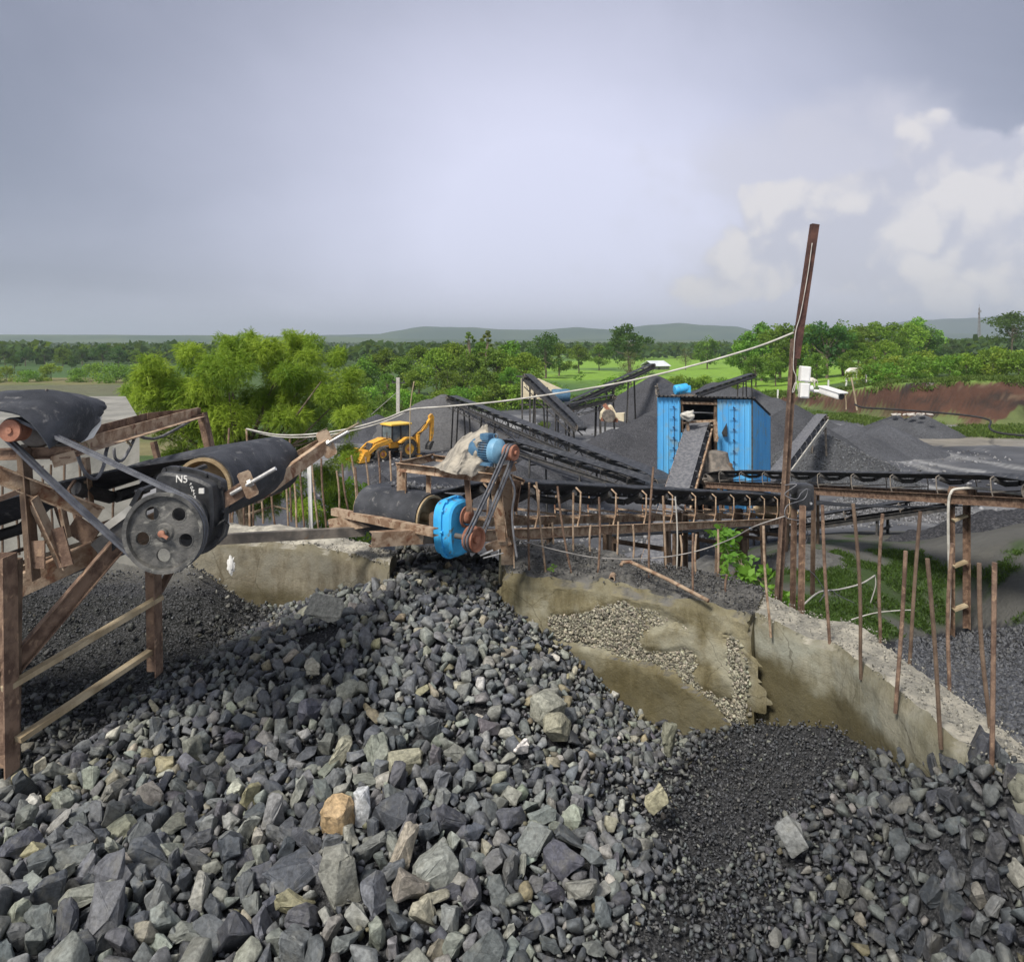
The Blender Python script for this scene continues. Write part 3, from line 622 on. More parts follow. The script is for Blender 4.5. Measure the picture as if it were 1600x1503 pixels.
# ------------------------------------------------------------------ concrete walls
def resample(pl, step):
    pl = np.array(pl); seg = np.sqrt((np.diff(pl, axis=0) ** 2).sum(1)); s = np.r_[0, np.cumsum(seg)]; n = max(2, int(s[-1] / step)); t = np.linspace(0, s[-1], n)
    return np.stack([np.interp(t, s, pl[:, 0]), np.interp(t, s, pl[:, 1])], -1)
def wall(label, fr_, bk, ztop, zbot, seed, step=.03, topbump=.05, rag=(0, 0), parent=None, disp=.02, recess=None, topf=None, group='broken concrete walls round the stone pit', mat='concrete'):
    """solid wall between a front and a back plan line: displaced front face, broken top, closed back and ends"""
    a = resample(fr_, step); n = len(a); bb = resample(bk, step); t = np.linspace(0, 1, n); tb = np.linspace(0, 1, len(bb))
    b = np.stack([np.interp(t, tb, bb[:, 0]), np.interp(t, tb, bb[:, 1])], -1)
    mdz = int((ztop - zbot) / step); rows = []
    dirn = np.gradient(a, axis=0); nrm = np.stack([dirn[:, 1], -dirn[:, 0]], -1); nrm /= np.linalg.norm(nrm, axis=1)[:, None]
    s = np.r_[0, np.cumsum(np.sqrt((np.diff(a, axis=0) ** 2).sum(1)))]
    ragL = fbm(np.linspace(0, 8, mdz + 1), np.zeros(mdz + 1) + seed, oct=4, seed=seed) * rag[0]; ragR = (fbm(np.linspace(0, 7, mdz + 1), np.zeros(mdz + 1) + .37, oct=5, seed=seed + 9, gain=.65) - .05) * rag[1]
    ew = np.exp(-s / .12)[None, :]; er = np.exp(-(s[-1] - s) / .22)[None, :]
    zz = np.linspace(zbot, ztop, mdz + 1)[:, None]; S = np.broadcast_to(s[None, :], (mdz + 1, n)); Z = np.broadcast_to(zz, S.shape).copy()
    D = fbm(S * 1.2, Z * 1.2, oct=5, seed=seed) * disp * 2 + fbm(S * 9, Z * 9, oct=4, seed=seed + 1) * disp * .45
    if recess is not None: D = D - recess(S, Z, a, s)
    lip = np.clip((Z - (ztop - .07)) / .07, 0, 1); D = D - lip * (.03 + .05 * np.abs(fbm(S * 5, Z * 0, oct=4, seed=seed + 4)))
    X = a[None, :, 0] + nrm[None, :, 0] * D + dirn[None, :, 0] / np.linalg.norm(dirn, axis=1)[None, :] * (ragL[:, None] * ew + ragR[:, None] * er)
    Y = a[None, :, 1] + nrm[None, :, 1] * D + dirn[None, :, 1] / np.linalg.norm(dirn, axis=1)[None, :] * (ragL[:, None] * ew + ragR[:, None] * er)
    Z = Z + lip * fbm(S * 6, S * 0, oct=4, seed=seed + 5) * .035
    rows = [np.stack([X[i], Y[i], Z[i]], -1) for i in range(mdz + 1)]
    w = int(np.mean(np.linalg.norm(a - b, axis=1)) / step) + 1
    for j in range(1, w + 1):
        k = j / w; px_ = X[-1] * (1 - k) + b[:, 0] * k; py_ = Y[-1] * (1 - k) + b[:, 1] * k
        zt = Z[-1] * (1 - k) + ztop * k + (fbm(px_ * 3, py_ * 3, oct=5, seed=seed + 6) * topbump + np.abs(fbm(px_ * 11, py_ * 11, oct=3, seed=seed + 8)) * topbump * .6)
        if topf is not None: zt = zt + topf(k, s / s[-1])
        if j == w: py_ = py_ + fbm(px_ * 5, py_ * 5, oct=4, seed=seed + 11) * .05; zt = zt - .05
        rows.append(np.stack([px_, py_, zt], -1))
    for j, z in enumerate((ztop - .35, ztop - 1.2, zbot)): rows.append(np.stack([rows[mdz + w][:, 0], rows[mdz + w][:, 1] + .02 * (j + 1), np.full(n, z)], -1))
    V = np.concatenate(rows); m = len(rows); idx = np.arange(m * n).reshape(m, n)
    q = [np.stack([idx[:-1, :-1], idx[:-1, 1:], idx[1:, 1:], idx[1:, :-1]], -1).reshape(-1, 4)]
    o = npmesh('concrete_wall', V, q, M[mat], parent, smooth=True)
    me = o.data; bm = bmesh.new(); bm.from_mesh(me); bm.edges.ensure_lookup_table()
    bm.verts.ensure_lookup_table()
    for col_ in (idx[:, 0], idx[::-1, -1]):
        try: bm.faces.new([bm.verts[int(k)] for k in col_])
        except Exception: pass
    bmesh.ops.triangulate(bm, faces=[f for f in bm.faces if len(f.verts) > 4]); bm.to_mesh(me); bm.free()
    return tag(o, label, 'concrete wall', group) if parent is None else o
def wallpoint(px, py, pl):
    u = (px - 800) / F
    for (x0, y0), (x1, y1) in zip(pl[:-1], pl[1:]):
        u0, u1 = x0 / y0, x1 / y1
        if min(u0, u1) - 1e-6 <= u <= max(u0, u1) + 1e-6:
            d = (x1 - x0) - u * (y1 - y0); t = (u * y0 - x0) / d if abs(d) > 1e-9 else 0
            Y = y0 + t * (y1 - y0); return Vector((x0 + t * (x1 - x0), Y, CAMZ - (py - 535) / F * Y))
    return None
HC = [[(265,650),(330,632),(420,630),(560,598),(680,552),(780,590),(880,598),(960,640),(1060,700),(1030,725),(960,690),(880,690),(800,735),(745,790),(800,815),(880,832),(960,820),(1010,800),(1080,850),(1060,900),(1120,890),(1040,940),(1120,1040),(1250,1100),(1330,1130),(1345,1230),(1250,1180),(1130,1090),(980,965),(880,915),(800,893),(720,880),(660,868),(600,830),(540,795),(460,770),(380,768),(300,755)],
      [(1270,740),(1310,790),(1300,850),(1330,900),(1370,960),(1350,1010),(1330,1060),(1345,1200),(1300,1230),(1280,1120),(1290,1000),(1250,900),(1240,800)]]
HC = [[(780 + a / 3.478, 780 + b / 3.478) for a, b in poly] for poly in HC]
LOWSMOOTH = [(870,1005),(910,1008),(960,1025),(1010,1035),(1060,1060),(1100,1085),(1145,1120),(1150,1180),(1060,1180),(960,1100)]
def rec_left(S, Z, a, s):
    X = np.interp(S, s, a[:, 0]); Y = np.interp(S, s, a[:, 1]); px = 800 + F * X / Y + fbm(S * 9, Z * 9, oct=3, seed=91) * 5; py = 535 + F * (CAMZ - Z) / Y + fbm(S * 9, Z * 9, oct=3, seed=92) * 5
    m = 0; low = 0
    for dx, dy in ((0, 0), (5, 0), (-5, 0), (0, 5), (0, -5), (3, 4), (-3, -4), (4, -3), (-4, 3)): m = m + (inpoly(px + dx, py + dy, HC[0]) | inpoly(px + dx, py + dy, HC[1])) / 9; low = low + inpoly(px + dx, py + dy, LOWSMOOTH) / 9
    return m * .028 - low * .022
wl = wall('olive stained slab of concrete wall with a patch of bare aggregate across its face', fe, be, TOP, 5.4, 400, step=.018, rag=(.16, .55), recess=rec_left, topf=lambda k, t: .10 * math.sin(min(1, k * 1.2) * math.pi / 2) * (1 - np.clip(t * 1.1 - .3, 0, 1)) + 0 * t)
wr = wall('paler concrete wall turning a corner along the stone pit under the iron rods', [(x + .02, y + .24) if i < 1 else (x + .01, y + .09) if i < 2 else (x, y) for i, (x, y) in enumerate(fe2)], be2, TOP - .015, 5.4, 430, topbump=.035, mat='concrete_pale')
lb = [(x, y + .55) for x, y in lw]
wleft = wall('grey brown concrete wall behind the black pulley wheel with a pale crumbling top', lw, lb, TOP, 5.6, 460, rag=(.02, .12), mat='concrete_grey', topbump=.05, topf=lambda k, t: .09 * math.sin(k * math.pi) * np.exp(-((t - .35) / .3) ** 2))
# ramp wall and deck far left
def slabthing(label, pts, z0, z1, cat='concrete wall', name='concrete_wall', mat='plain_concrete'):
    mb = MB(); n = len(pts); mb.add([Vector((x, y, z0)) for x, y in pts] + [Vector((x, y, z1)) for x, y in pts], [tuple(range(n))[::-1], tuple(range(n, 2 * n))] + [(i, (i + 1) % n, n + (i + 1) % n, n + i) for i in range(n)])
    return tag(mb.build(name, M[mat]), label, cat)
a0 = P(-260, 640, 19); a1 = P(188, 641, 15.0); a2 = P(225, 654, 11.8)
slabthing('pale flat topped concrete ramp wall behind the motor frame', [(P(-300, 700, 11.5).x, 11.5), (P(218, 700, 11.5).x, 11.5), (P(196, 640, 16.5).x, 16.5), (P(-300, 640, 16.5).x, 16.5)], 5.2, 7.84)
# pebbles: exposed aggregate on the wall face, and crumbs on the tops
def rock_base(seed, npts, asp, bev=.05, sub=0):
    rs = np.random.RandomState(seed); bm = bmesh.new()
    for i in range(npts):
        v = rs.normal(size=3); v /= np.linalg.norm(v); v = np.sign(v) * np.abs(v) ** .55; v *= rs.uniform(.82, 1.0)
        bm.verts.new((v[0] * asp[0], v[1] * asp[1], v[2] * asp[2]))
    r = bmesh.ops.convex_hull(bm, input=bm.verts)
    bmesh.ops.delete(bm, geom=[v for v in bm.verts if not v.link_faces], context='VERTS')
    bmesh.ops.dissolve_limit(bm, angle_limit=R(16), verts=bm.verts, edges=bm.edges)
    if bev: bmesh.ops.bevel(bm, geom=list(bm.edges), offset=bev, segments=1, affect='EDGES', profile=.5, clamp_overlap=True)
    bmesh.ops.triangulate(bm, faces=bm.faces)
    if sub:
        bmesh.ops.subdivide_edges(bm, edges=bm.edges, cuts=sub, use_grid_fill=True); bm.normal_update()
        for v in bm.verts:
            d = mnoise.fractal(v.co * 1.7 + Vector((seed * 3.1, 0, 0)), .8, 2.1, 5) * .15 + mnoise.noise(v.co * 4 + Vector((0, seed, 0))) * .05
            v.co += v.normal * d
        bmesh.ops.triangulate(bm, faces=bm.faces)
    bm.verts.index_update(); V = np.array([v.co[:] for v in bm.verts]); Fa = np.array([[v.index for v in f.verts] for f in bm.faces]); bm.free()
    V /= np.abs(V).max(); return V, Fa
def rand_rot(n, rs):
    q = rs.normal(size=(n, 4)); q /= np.linalg.norm(q, axis=1)[:, None]; w, x, y, z = q.T
    return np.stack([np.stack([1 - 2 * (y * y + z * z), 2 * (x * y - z * w), 2 * (x * z + y * w)], -1), np.stack([2 * (x * y + z * w), 1 - 2 * (x * x + z * z), 2 * (y * z - x * w)], -1), np.stack([2 * (x * z - y * w), 2 * (y * z + x * w), 1 - 2 * (x * x + y * y)], -1)], 1)
def bake(bases, pos, size, col, rs, rot=None):
    n = len(pos); pick = rs.randint(0, len(bases), n); Vs, Fs, Cs = [], [], []; off = 0; rot = rand_rot(n, rs) if rot is None else rot
    for b, (Vb, Fb) in enumerate(bases):
        k = np.where(pick == b)[0]
        if not len(k): continue
        v = np.einsum('nij,vj->nvi', rot[k], Vb) * size[k][:, None, None] + pos[k][:, None, :]
        Vs.append(v.reshape(-1, 3)); Fs.append((Fb[None] + (np.arange(len(k)) * len(Vb))[:, None, None]).reshape(-1, 3) + off); Cs.append(np.repeat(col[k], len(Vb), axis=0)); off += len(k) * len(Vb)
    return np.concatenate(Vs), np.concatenate(Fs), np.concatenate(Cs)
ASPS = [(1, .75, .5), (1, .7, .6), (1, .6, .38), (1, .85, .42), (1, .5, .45), (1, .8, .65)]
SMALL = [rock_base(500 + i, 11, ASPS[i % 6], 0) for i in range(10)]
MID = [rock_base(520 + i, 14, ASPS[i % 6], .045) for i in range(14)]
ROUND = rock_base(700, 70, (1, .88, .82), .06, 1)
BIG = [rock_base(560 + i, 15, ASPS[i % 6], .05, 1) for i in range(16)]
for o_, V_, q_, n_, c_, sd in EXTRA:
    rs = np.random.RandomState(sd); f_ = q_[rs.randint(0, len(q_), n_)]; w_ = rs.dirichlet((1, 1, 1, 1), n_); p_ = (V_[f_] * w_[..., None]).sum(1)
    v, f, c = bake(SMALL, p_, rs.uniform(.03, .10, n_), c_ * rs.uniform(.4, 2.0, (n_, 1)), rs); npmesh('loose_gravel', v, f, M['stone'], o_, col=c)['kind'] = 'stuff'
rs = np.random.RandomState(5)
pp, ss = [], []
for poly, cnt in ((HC[0], 4600), (HC[1], 560)):
    xs = [a for a, b in poly]; y_ = [b for a, b in poly]; k = 0
    while k < cnt:
        a, b = rs.uniform(min(xs), max(xs)), rs.uniform(min(y_), max(y_))
        ja, jb = rs.normal(0, 5.5, 2) * (rs.rand() < .6)
        if inpoly(np.array([a + ja]), np.array([b + jb]), poly)[0]:
            w = wallpoint(a, b, fe)
            if w is None: k += 1; continue
            pp.append((w.x - .004, w.y + .016, w.z)); ss.append(rs.uniform(.010, .026)); k += 1
c = np.array([(.27, .25, .19)]) * rs.uniform(.3, 1.45, (len(pp), 1)) * (1 + rs.normal(size=(len(pp), 3)) * .03)
v, f, c = bake(SMALL, np.array(pp), np.array(ss), c, rs)
npmesh('exposed_aggregate', v, f, M['stone'], wl, col=c)['kind'] = 'stuff'
def crumbs(par, a, b, n, lo, hi, base, seed, skew=1.0, lift=0.0):
    rs = np.random.RandomState(seed); A = resample(a, .02); B = resample(b, .02); t = rs.rand(n); k = rs.rand(n) ** skew
    A = np.stack([np.interp(t, np.linspace(0, 1, len(A)), A[:, 0]), np.interp(t, np.linspace(0, 1, len(A)), A[:, 1])], -1); B = np.stack([np.interp(t, np.linspace(0, 1, len(B)), B[:, 0]), np.interp(t, np.linspace(0, 1, len(B)), B[:, 1])], -1)
    p = A * (1 - k[:, None]) + B * k[:, None]; s = lo + (hi - lo) * rs.rand(n) ** 3
    z = TOP + .012 + lift * np.sin(np.minimum(1, k * 1.2) * math.pi / 2) * (1 - np.clip(t * 1.1 - .3, 0, 1)) + rs.uniform(-.01, .02, n)
    col = np.array(base) * rs.uniform(.5, 1.3, (n, 1)); v, f, c = bake(SMALL, np.c_[p, z], s, col, rs); o = npmesh('loose_grit', v, f, M['stone'], par, col=c); o['kind'] = 'stuff'
crumbs(wl, fe, be, 6500, .003, .016, (.085, .084, .083), 31, .6, .10)
crumbs(wr, fe2, be2, 1500, .003, .012, (.30, .285, .24), 32, .8)
crumbs(wleft, lw, lb, 900, .006, .02, (.30, .285, .25), 33)

# ------------------------------------------------------------------ the stones
SZ = [(640,930,.135),(640,1030,.15),(640,1100,.175),(500,1000,.15),(640,1200,.20),(640,1330,.22),(300,1300,.22),(100,1400,.27),(300,1150,.17),(450,1150,.20),(850,1000,.10),(950,1100,.12),(860,1120,.15),(1000,1250,.14),(900,1300,.2),(980,1450,.20),
 (750,1480,.25),(450,1480,.26),(1130,1190,.035),(1100,1330,.065),(1040,1440,.03),(1000,1503,.035),(1060,1380,.035),(1095,1280,.045),(1120,1230,.035),(1075,1440,.05),(1010,1470,.03),(985,1500,.06),(1300,1150,.028),(1200,1160,.028),(1250,1250,.10),(1400,1250,.14),(1520,1300,.19),(1350,1350,.12),(1500,1450,.16),(1250,1450,.14),(1150,1400,.09),(1110,1300,.06),(1150,1260,.06),(200,1060,.11),(100,1030,.10),(250,900,.05),(100,910,.04),(620,865,.13),(740,870,.12),(500,850,.09),(0,1200,.2),(380,960,.09)]
sq = [PZ(a, b, -2.8) for a, b, s in SZ]; SXY = np.array([(p.x, p.y) for p in sq]); SV = np.array([s for _, _, s in SZ])
def Smax(x, y):
    d = (SXY[:, 0] - x) ** 2 + (SXY[:, 1] - y) ** 2 + .01; w = 1 / d ** 2; return float((w * SV).sum() / w.sum()) * .70
rnd = random.Random(3)
cell = .14; gridd = {}
stones = []
def tryadd(x, y, r, tight):
    ci, cj = int(x // cell), int(y // cell); m = int((r + .16) / cell) + 1
    for i in range(ci - m, ci + m + 1):
        for j in range(cj - m, cj + m + 1):
            for (a, b, q_) in gridd.get((i, j), ()):
                lim = tight * (r + q_)
                if abs(a - x) < lim and abs(b - y) < lim and (a - x) ** 2 + (b - y) ** 2 < lim * lim: return False
    gridd.setdefault((ci, cj), []).append((x, y, r)); return True
pitp = pit
cand = []
def region(n):
    Y = np.random.RandomState(n).uniform(2.75, 8.75, n); U = np.random.RandomState(n + 1).uniform(-.76, .76, n); X = U * Y
    k = inpoly(X, Y, pitp); return X[k], Y[k]
for frac, lo, n, tight, dz in ((1.25, .8, 700, .95, .45), (1.0, .7, 9000, .72, .28), (.78, .6, 16000, .64, .12), (.55, .5, 24000, .62, .0), (.36, .4, 30000, .64, -.1), (.24, .4, 24000, .7, -.1)):
    X, Y = region(n)
    for x, y in zip(X.tolist(), Y.tolist()):
        S = Smax(x, y); r = .5 * S * frac * rnd.uniform(lo, 1.0) * 1.1
        if r < .008: continue
        if tryadd(x, y, r, tight): stones.append((x, y, r, dz))
ST = np.array(stones)
zf = Zf(ST[:, 0], ST[:, 1]) + ST[:, 2] * ST[:, 3]
px = 800 + F * ST[:, 0] / ST[:, 1]; py = 535 + F * (CAMZ - zf) / ST[:, 1]
pileness = np.clip((1090 - px) / 90, 0, 1)
rs = np.random.RandomState(77)
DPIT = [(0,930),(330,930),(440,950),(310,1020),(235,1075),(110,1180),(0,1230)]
kk_ = ~((px < 440) & (py < 945) & (rs.rand(len(ST)) < .86)) & ~((px < 330) & (py < 1060) & (rs.rand(len(ST)) < .55)); kk_ &= ~(inpoly(px, py, DPIT) & (rs.rand(len(ST)) < .5)); kk_ &= ~(((py < 884)) & (px > 420) & (px < 480)); ST, zf, px, py, pileness = ST[kk_], zf[kk_], px[kk_], py[kk_], pileness[kk_]
n = len(ST); tone = rs.rand(n)
pal = np.array([(.047, .051, .060), (.078, .083, .090), (.118, .124, .121), (.165, .170, .150), (.21, .20, .155), (.29, .285, .255), (.18, .160, .10)])
w_p = np.array([.23, .26, .26, .16, .04, .025, .025]); w_r = np.array([.44, .30, .16, .06, .02, .01, .01])
cw = np.cumsum(w_p[None, :] * pileness[:, None] + w_r[None, :] * (1 - pileness[:, None]), 1)
ci = (tone[:, None] > cw).sum(1).clip(0, 6); colo = pal[ci] * rs.uniform(.75, 1.3, (n, 1)) * (1 + rs.normal(size=(n, 3)) * .03)
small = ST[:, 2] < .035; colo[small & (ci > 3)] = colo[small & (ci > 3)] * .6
leftshade = np.clip((460 - px) / 120, 0, 1) * np.clip((1080 - py) / 60, 0, 1) * np.clip((py - 930) / 30, 0, 1); colo *= (1 - .35 * leftshade[:, None])  # pit shade painted into the stone colours, fading at its edges
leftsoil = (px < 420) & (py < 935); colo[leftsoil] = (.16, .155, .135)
throat = (py < 880); colo[throat & ~leftsoil] *= .40; colo *= (.78 + .40 * pileness)[:, None]; dp_ = inpoly(px, py, DPIT); colo[dp_] *= .38  # painted shade: stones darkened in the throat under the gearbox and in the pit
# named singles of the photograph
SPEC = [(528,1277,-2.86,.088,(.38,.27,.15),'rounded orange tan boulder, the only warm coloured stone on the pile'),
 (566,1263,-2.84,.085,(.42,.43,.44),'pale blue white angular stone touching the orange boulder'),
 (633,1190,-2.76,.10,(.27,.26,.19),'pale khaki wedge shaped stone with thin veins high on the pile'),
 (816,1171,-2.76,.06,(.66,.62,.58),'small chalk white stone, the whitest on the pile'),
 (855,1110,-2.70,.10,(.23,.23,.19),'large rounded greenish grey stone near the foot of the olive wall, upper of two'),
 (871,1138,-2.74,.085,(.24,.23,.17),'smaller rounded greenish grey stone just below its bigger twin near the olive wall'),
 (1026,1250,-3.0,.08,(.33,.31,.21),'yellow grey blocky stone at the edge of the pile beside the dark fines'),
 (530,1380,-2.96,.135,(.19,.19,.165),'broad flat grey slab of stone low in the middle of the pile'),
 (640,1140,-2.70,.0,(.3,.3,.3),''),(745,1130,-2.72,.05,(.45,.42,.36),'small cream pebble standing on the pile above the chalk white stone'),
 (680,1365,-2.98,.11,(.21,.22,.20),'rounded pale grey green stone resting low on the pile below the veined wedge'),
 (487,1045,-2.55,.07,(.33,.31,.25),'pale buff stone high on the pile toward the black wheel'),
 (1240,1312,-2.95,.09,(.17,.175,.17),'large pale slab lying alone on the dark fines'),
 (1045,1155,-2.95,.10,(.15,.15,.11),'big grey boulder at the base of the olive wall'),
 (505,955,-2.34,.22,(.27,.26,.22),'great broken slab of stone leaning against the wall behind the pile')]
keepm = np.ones(n, bool); specs = []
for a, b, rel, r, c_, lab in SPEC:
    if not lab: continue
    p = PZ(a, b, rel); specs.append((p, r, c_, lab)); keepm &= ((ST[:, 0] - p.x) ** 2 + (ST[:, 1] - p.y) ** 2) > (r * .75 + ST[:, 2] * .6) ** 2
ST, zf, px, py, colo, ci = ST[keepm], zf[keepm], px[keepm], py[keepm], colo[keepm], ci[keepm]
app = ST[:, 2] / ST[:, 1] * ((px > 8) & (px < 1592) & (py < 1495)); order = np.argsort(-app); ind = order[:300 - len(specs)]
rest = np.ones(len(ST), bool); rest[ind] = False
r_ = np.where(rest)[0]; sm = r_[ST[r_, 2] < .03]; md = r_[(ST[r_, 2] >= .03)]
P3 = np.c_[ST[:, 0], ST[:, 1], zf]
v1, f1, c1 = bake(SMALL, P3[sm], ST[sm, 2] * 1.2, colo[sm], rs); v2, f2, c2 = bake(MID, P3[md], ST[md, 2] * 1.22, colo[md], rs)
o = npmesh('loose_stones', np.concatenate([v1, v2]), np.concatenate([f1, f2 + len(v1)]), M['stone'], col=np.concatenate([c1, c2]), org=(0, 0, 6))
tag(o, 'mass of smaller broken grey stone filling the pit between the big ones', 'stones', kind='stuff')
print('stones', len(ST), 'small', len(sm), 'mid', len(md))
# the fines in the low ground: dense grit
n = 26000; X, Y = region(60000); u = 800 + F * X / Y; z = Zf(X, Y); v_ = 535 + F * (CAMZ - z) / Y
dens = np.exp(-((np.array([Smax(a, b) for a, b in zip(X.tolist(), Y.tolist())]) / .07) ** 2)) + .12
k = rs.rand(len(X)) < dens; X, Y, z = X[k], Y[k], z[k]; s = .006 + .012 * rs.rand(len(X)) ** 2
v, f, c = bake(SMALL[:5], np.c_[X, Y, z - .035 + rs.uniform(0, .02, len(X))], s, np.array((.058, .060, .066)) * rs.uniform(.5, 1.6, (len(X), 1)), rs)
tag(npmesh('stone_fines', v, f, M['stone'], col=c, org=(0, 0, 6)), 'dark stone chips and fines in the low ground beside the pile', 'gravel', kind='stuff')
# the 300 that show largest, one object each
bmesh_ = []
for k, (vb, fb) in enumerate(BIG + [ROUND]):
    me = bpy.data.meshes.new('stone'); me.from_pydata([tuple(a) for a in vb], [], [tuple(int(t) for t in a) for a in fb]); me.materials.append(M['stone_obj'])
    me.polygons.foreach_set('use_smooth', [True] * len(me.polygons)); me.set_sharp_from_angle(angle=R(20)); bmesh_.append(me)
round_me = bmesh_.pop()
TN = ['blue black', 'dark slate grey', 'mid grey', 'greenish grey', 'khaki grey', 'pale grey', 'olive brown']
def stone(p, r, c_, lab, group, mesh=None):
    o = bpy.data.objects.new('stone', mesh or rnd.choice(bmesh_)); COL.objects.link(o); o.location = p
    o.rotation_euler = [rnd.uniform(0, 6.28) for _ in range(3)]; k = r * 1.28; o.scale = (k * rnd.uniform(.9, 1.1), k * rnd.uniform(.85, 1.05), k * rnd.uniform(.85, 1.05)); o.color = (*c_, 1)
    tag(o, lab, 'stone', group); return o
singles = []
for i in ind:
    a, b = px[i], py[i]
    zone = ('slope beside wooden rails' if a < 330 else 'pile toward black wheel' if a < 560 else 'pile below blue gearbox' if a < 830 else 'flank facing olive wall' if a < 1080 else 'ground under wall corner' if a < 1340 else 'slope under paler wall')
    row = 'high on the' if b < 1150 else 'upper on the' if b < 1240 else 'midway on the' if b < 1330 else 'low on the' if b < 1420 else 'lowest on the'
    szl = 'biggest' if app[i] > np.quantile(app[ind], .75) else 'large' if app[i] > np.median(app[ind]) else 'medium' if app[i] > np.quantile(app[ind], .25) else 'smaller'
    singles.append((f'{szl} {TN[ci[i]]} stone {row} {zone}', a, i))
for lab in sorted({t[0] for t in singles}):
    same = sorted(t[1:] for t in singles if t[0] == lab)
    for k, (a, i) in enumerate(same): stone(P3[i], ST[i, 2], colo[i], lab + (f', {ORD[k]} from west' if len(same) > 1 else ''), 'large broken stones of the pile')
for p, r, c_, lab in specs:
    o = stone(p + Vector((0, 0, r * .15)), r, c_, lab, None, round_me if 'rounded' in lab else bmesh_[5] if 'slab' in lab else None)
    if 'great broken slab' in lab: o.scale = (.19, .16, .035); o.rotation_euler = (R(58), R(8), R(-15))
# ------------------------------------------------------------------ vegetation
def leafquads(cent, size, rs, col, nrm_bias=None, asp=.5, bend=.35):
    """one folded leaf (2 triangles pairs) per centre"""
    n = len(cent); d = rs.normal(size=(n, 3)); d[:, 2] *= .55
    if nrm_bias is not None: d = d * .8 + nrm_bias
    d /= np.linalg.norm(d, axis=1)[:, None]; a = rs.normal(size=(n, 3)); s = np.cross(d, a); s /= np.linalg.norm(s, axis=1)[:, None] + 1e-9
    up = np.cross(s, d)
    L_ = size[:, None]; p0 = cent - d * L_ * .5; p2 = cent + d * L_ * .5; m = cent + up * L_ * bend * .25
    v = np.stack([p0, m + s * L_ * asp * .5, p2, m - s * L_ * asp * .5], 1).reshape(-1, 3)
    f = np.arange(n * 4).reshape(n, 4); c = np.repeat(col, 4, axis=0); return v, f, c
def tree_parts(seed, h, rad, base, clumps=40, per=70, leaf=.28, flat=.75, cols=((.045, .10, .012), (.10, .19, .025)), open_=0.0, lean=0, trunk_r=None, drop=0.0):
    """trunk (with limbs) and crown of one tree standing at the origin"""
    rs = np.random.RandomState(seed); rd = random.Random(seed); mb = MB(); tr = trunk_r or h * .028
    cb = base; ch = h - cb; centres = []
    for i in range(clumps):
        a = rs.rand() * 2 * math.pi; t = rs.rand() ** .8; rr = rad * math.sqrt(rs.rand()) * (math.sin(min(1, (t * .88 + .14)) * math.pi) ** .6 + .1) * rs.uniform(.75, 1.12)
        centres.append((math.cos(a) * rr + lean * t, math.sin(a) * rr, cb + ch * (.08 + .86 * t)))
    centres = np.array(centres); cr = rad * rs.uniform(.22, .40, clumps) * (1 - open_ * .35)
    top = Vector((lean * .7, 0, cb + ch * .62)); pts = [Vector((0, 0, -.3)), Vector((lean * .1 + rd.uniform(-.05, .05) * h * .3, rd.uniform(-.05, .05) * h * .3, h * .28)), top]
    mb.tube([pts[0], (pts[0] + pts[1]) / 2 + Vector((.02 * h, 0, 0)), pts[1], (pts[1] + top) / 2, top], tr, 7, r1=tr * .35)
    for i in rd.sample(range(clumps), min(14, clumps)):
        c = Vector(centres[i]); s = pts[1].lerp(top, rd.random() * .9 if c.z > pts[1].z else 0); mid = s.lerp(c, .5) + Vector((0, 0, -.04 * h)); mb.tube([s, mid, c], tr * .38, 5, r1=tr * .08)
    nn = clumps * per; ci = rs.randint(0, clumps, nn); d = rs.normal(size=(nn, 3)); d /= np.linalg.norm(d, axis=1)[:, None]; r = cr[ci] * rs.rand(nn) ** .38
    cen = centres[ci] + d * r[:, None] * np.array((1, 1, flat)); cen[:, 2] -= drop * rs.rand(nn) * cr[ci]
    tone = rs.rand(clumps)[ci] * .6 + rs.rand(nn) * .4; col = np.array(cols[0]) * (1 - tone[:, None]) + np.array(cols[1]) * tone[:, None]
    v, f, c = leafquads(cen, leaf * rs.uniform(.6, 1.3, nn), rs, col, np.array((0, 0, -.25 - drop)) if drop else None, asp=.6)
    return mb, (v, f, c)
def make_tree(name, seed, bark=None, **kw):
    r = thing(name, None, None, (0, 0, 0)); mb, (v, f, c) = tree_parts(seed, **kw); mb.build('trunk', M[bark or 'bark'], r, smooth=True); npmesh('crown', v, f, M['leaf'], r, col=c); return r
used_proto = set()
def put(proto, px, pybase, Y, hpx, label, group, cat='tree', sx=1.0, z=None, rot=None):
    """stand a tree at pixel column px, distance Y, hpx photo pixels tall"""
    x = (px - 800) / F * Y; zz = Z1(x, Y) if z is None else z
    if proto in used_proto: o = copy_tree(proto)
    else: o = proto; used_proto.add(proto)
    h0 = PROTO_H[proto.name.split('.')[0] + str(proto.get('k_', ''))] if False else HH[id_of[proto]]
    s = hpx / F * Y / h0 * .92; o.location = (x, Y, zz); o.scale = (s * sx, s * sx, s); o.rotation_euler = (0, 0, rnd.uniform(0, 6.28) if rot is None else rot)
    tag(o, label, cat, group); return o
HH, id_of = [], {}
def proto(name, seed, h, **kw):
    r = make_tree(name, seed, h=h, **kw); id_of[r] = len(HH); HH.append(h); return r
G1 = ((.07, .15, .018), (.23, .38, .045)); G2 = ((.12, .23, .024), (.32, .47, .055)); G3 = ((.03, .075, .02), (.085, .17, .035)); GB = ((.09, .085, .04), (.16, .16, .07)); GP = ((.13, .20, .03), (.22, .28, .06))
T_round = [proto('leafy_tree', 900 + i, 8, rad=3.3, base=1.0, clumps=34, per=95, leaf=.42, cols=G1) for i in range(4)]
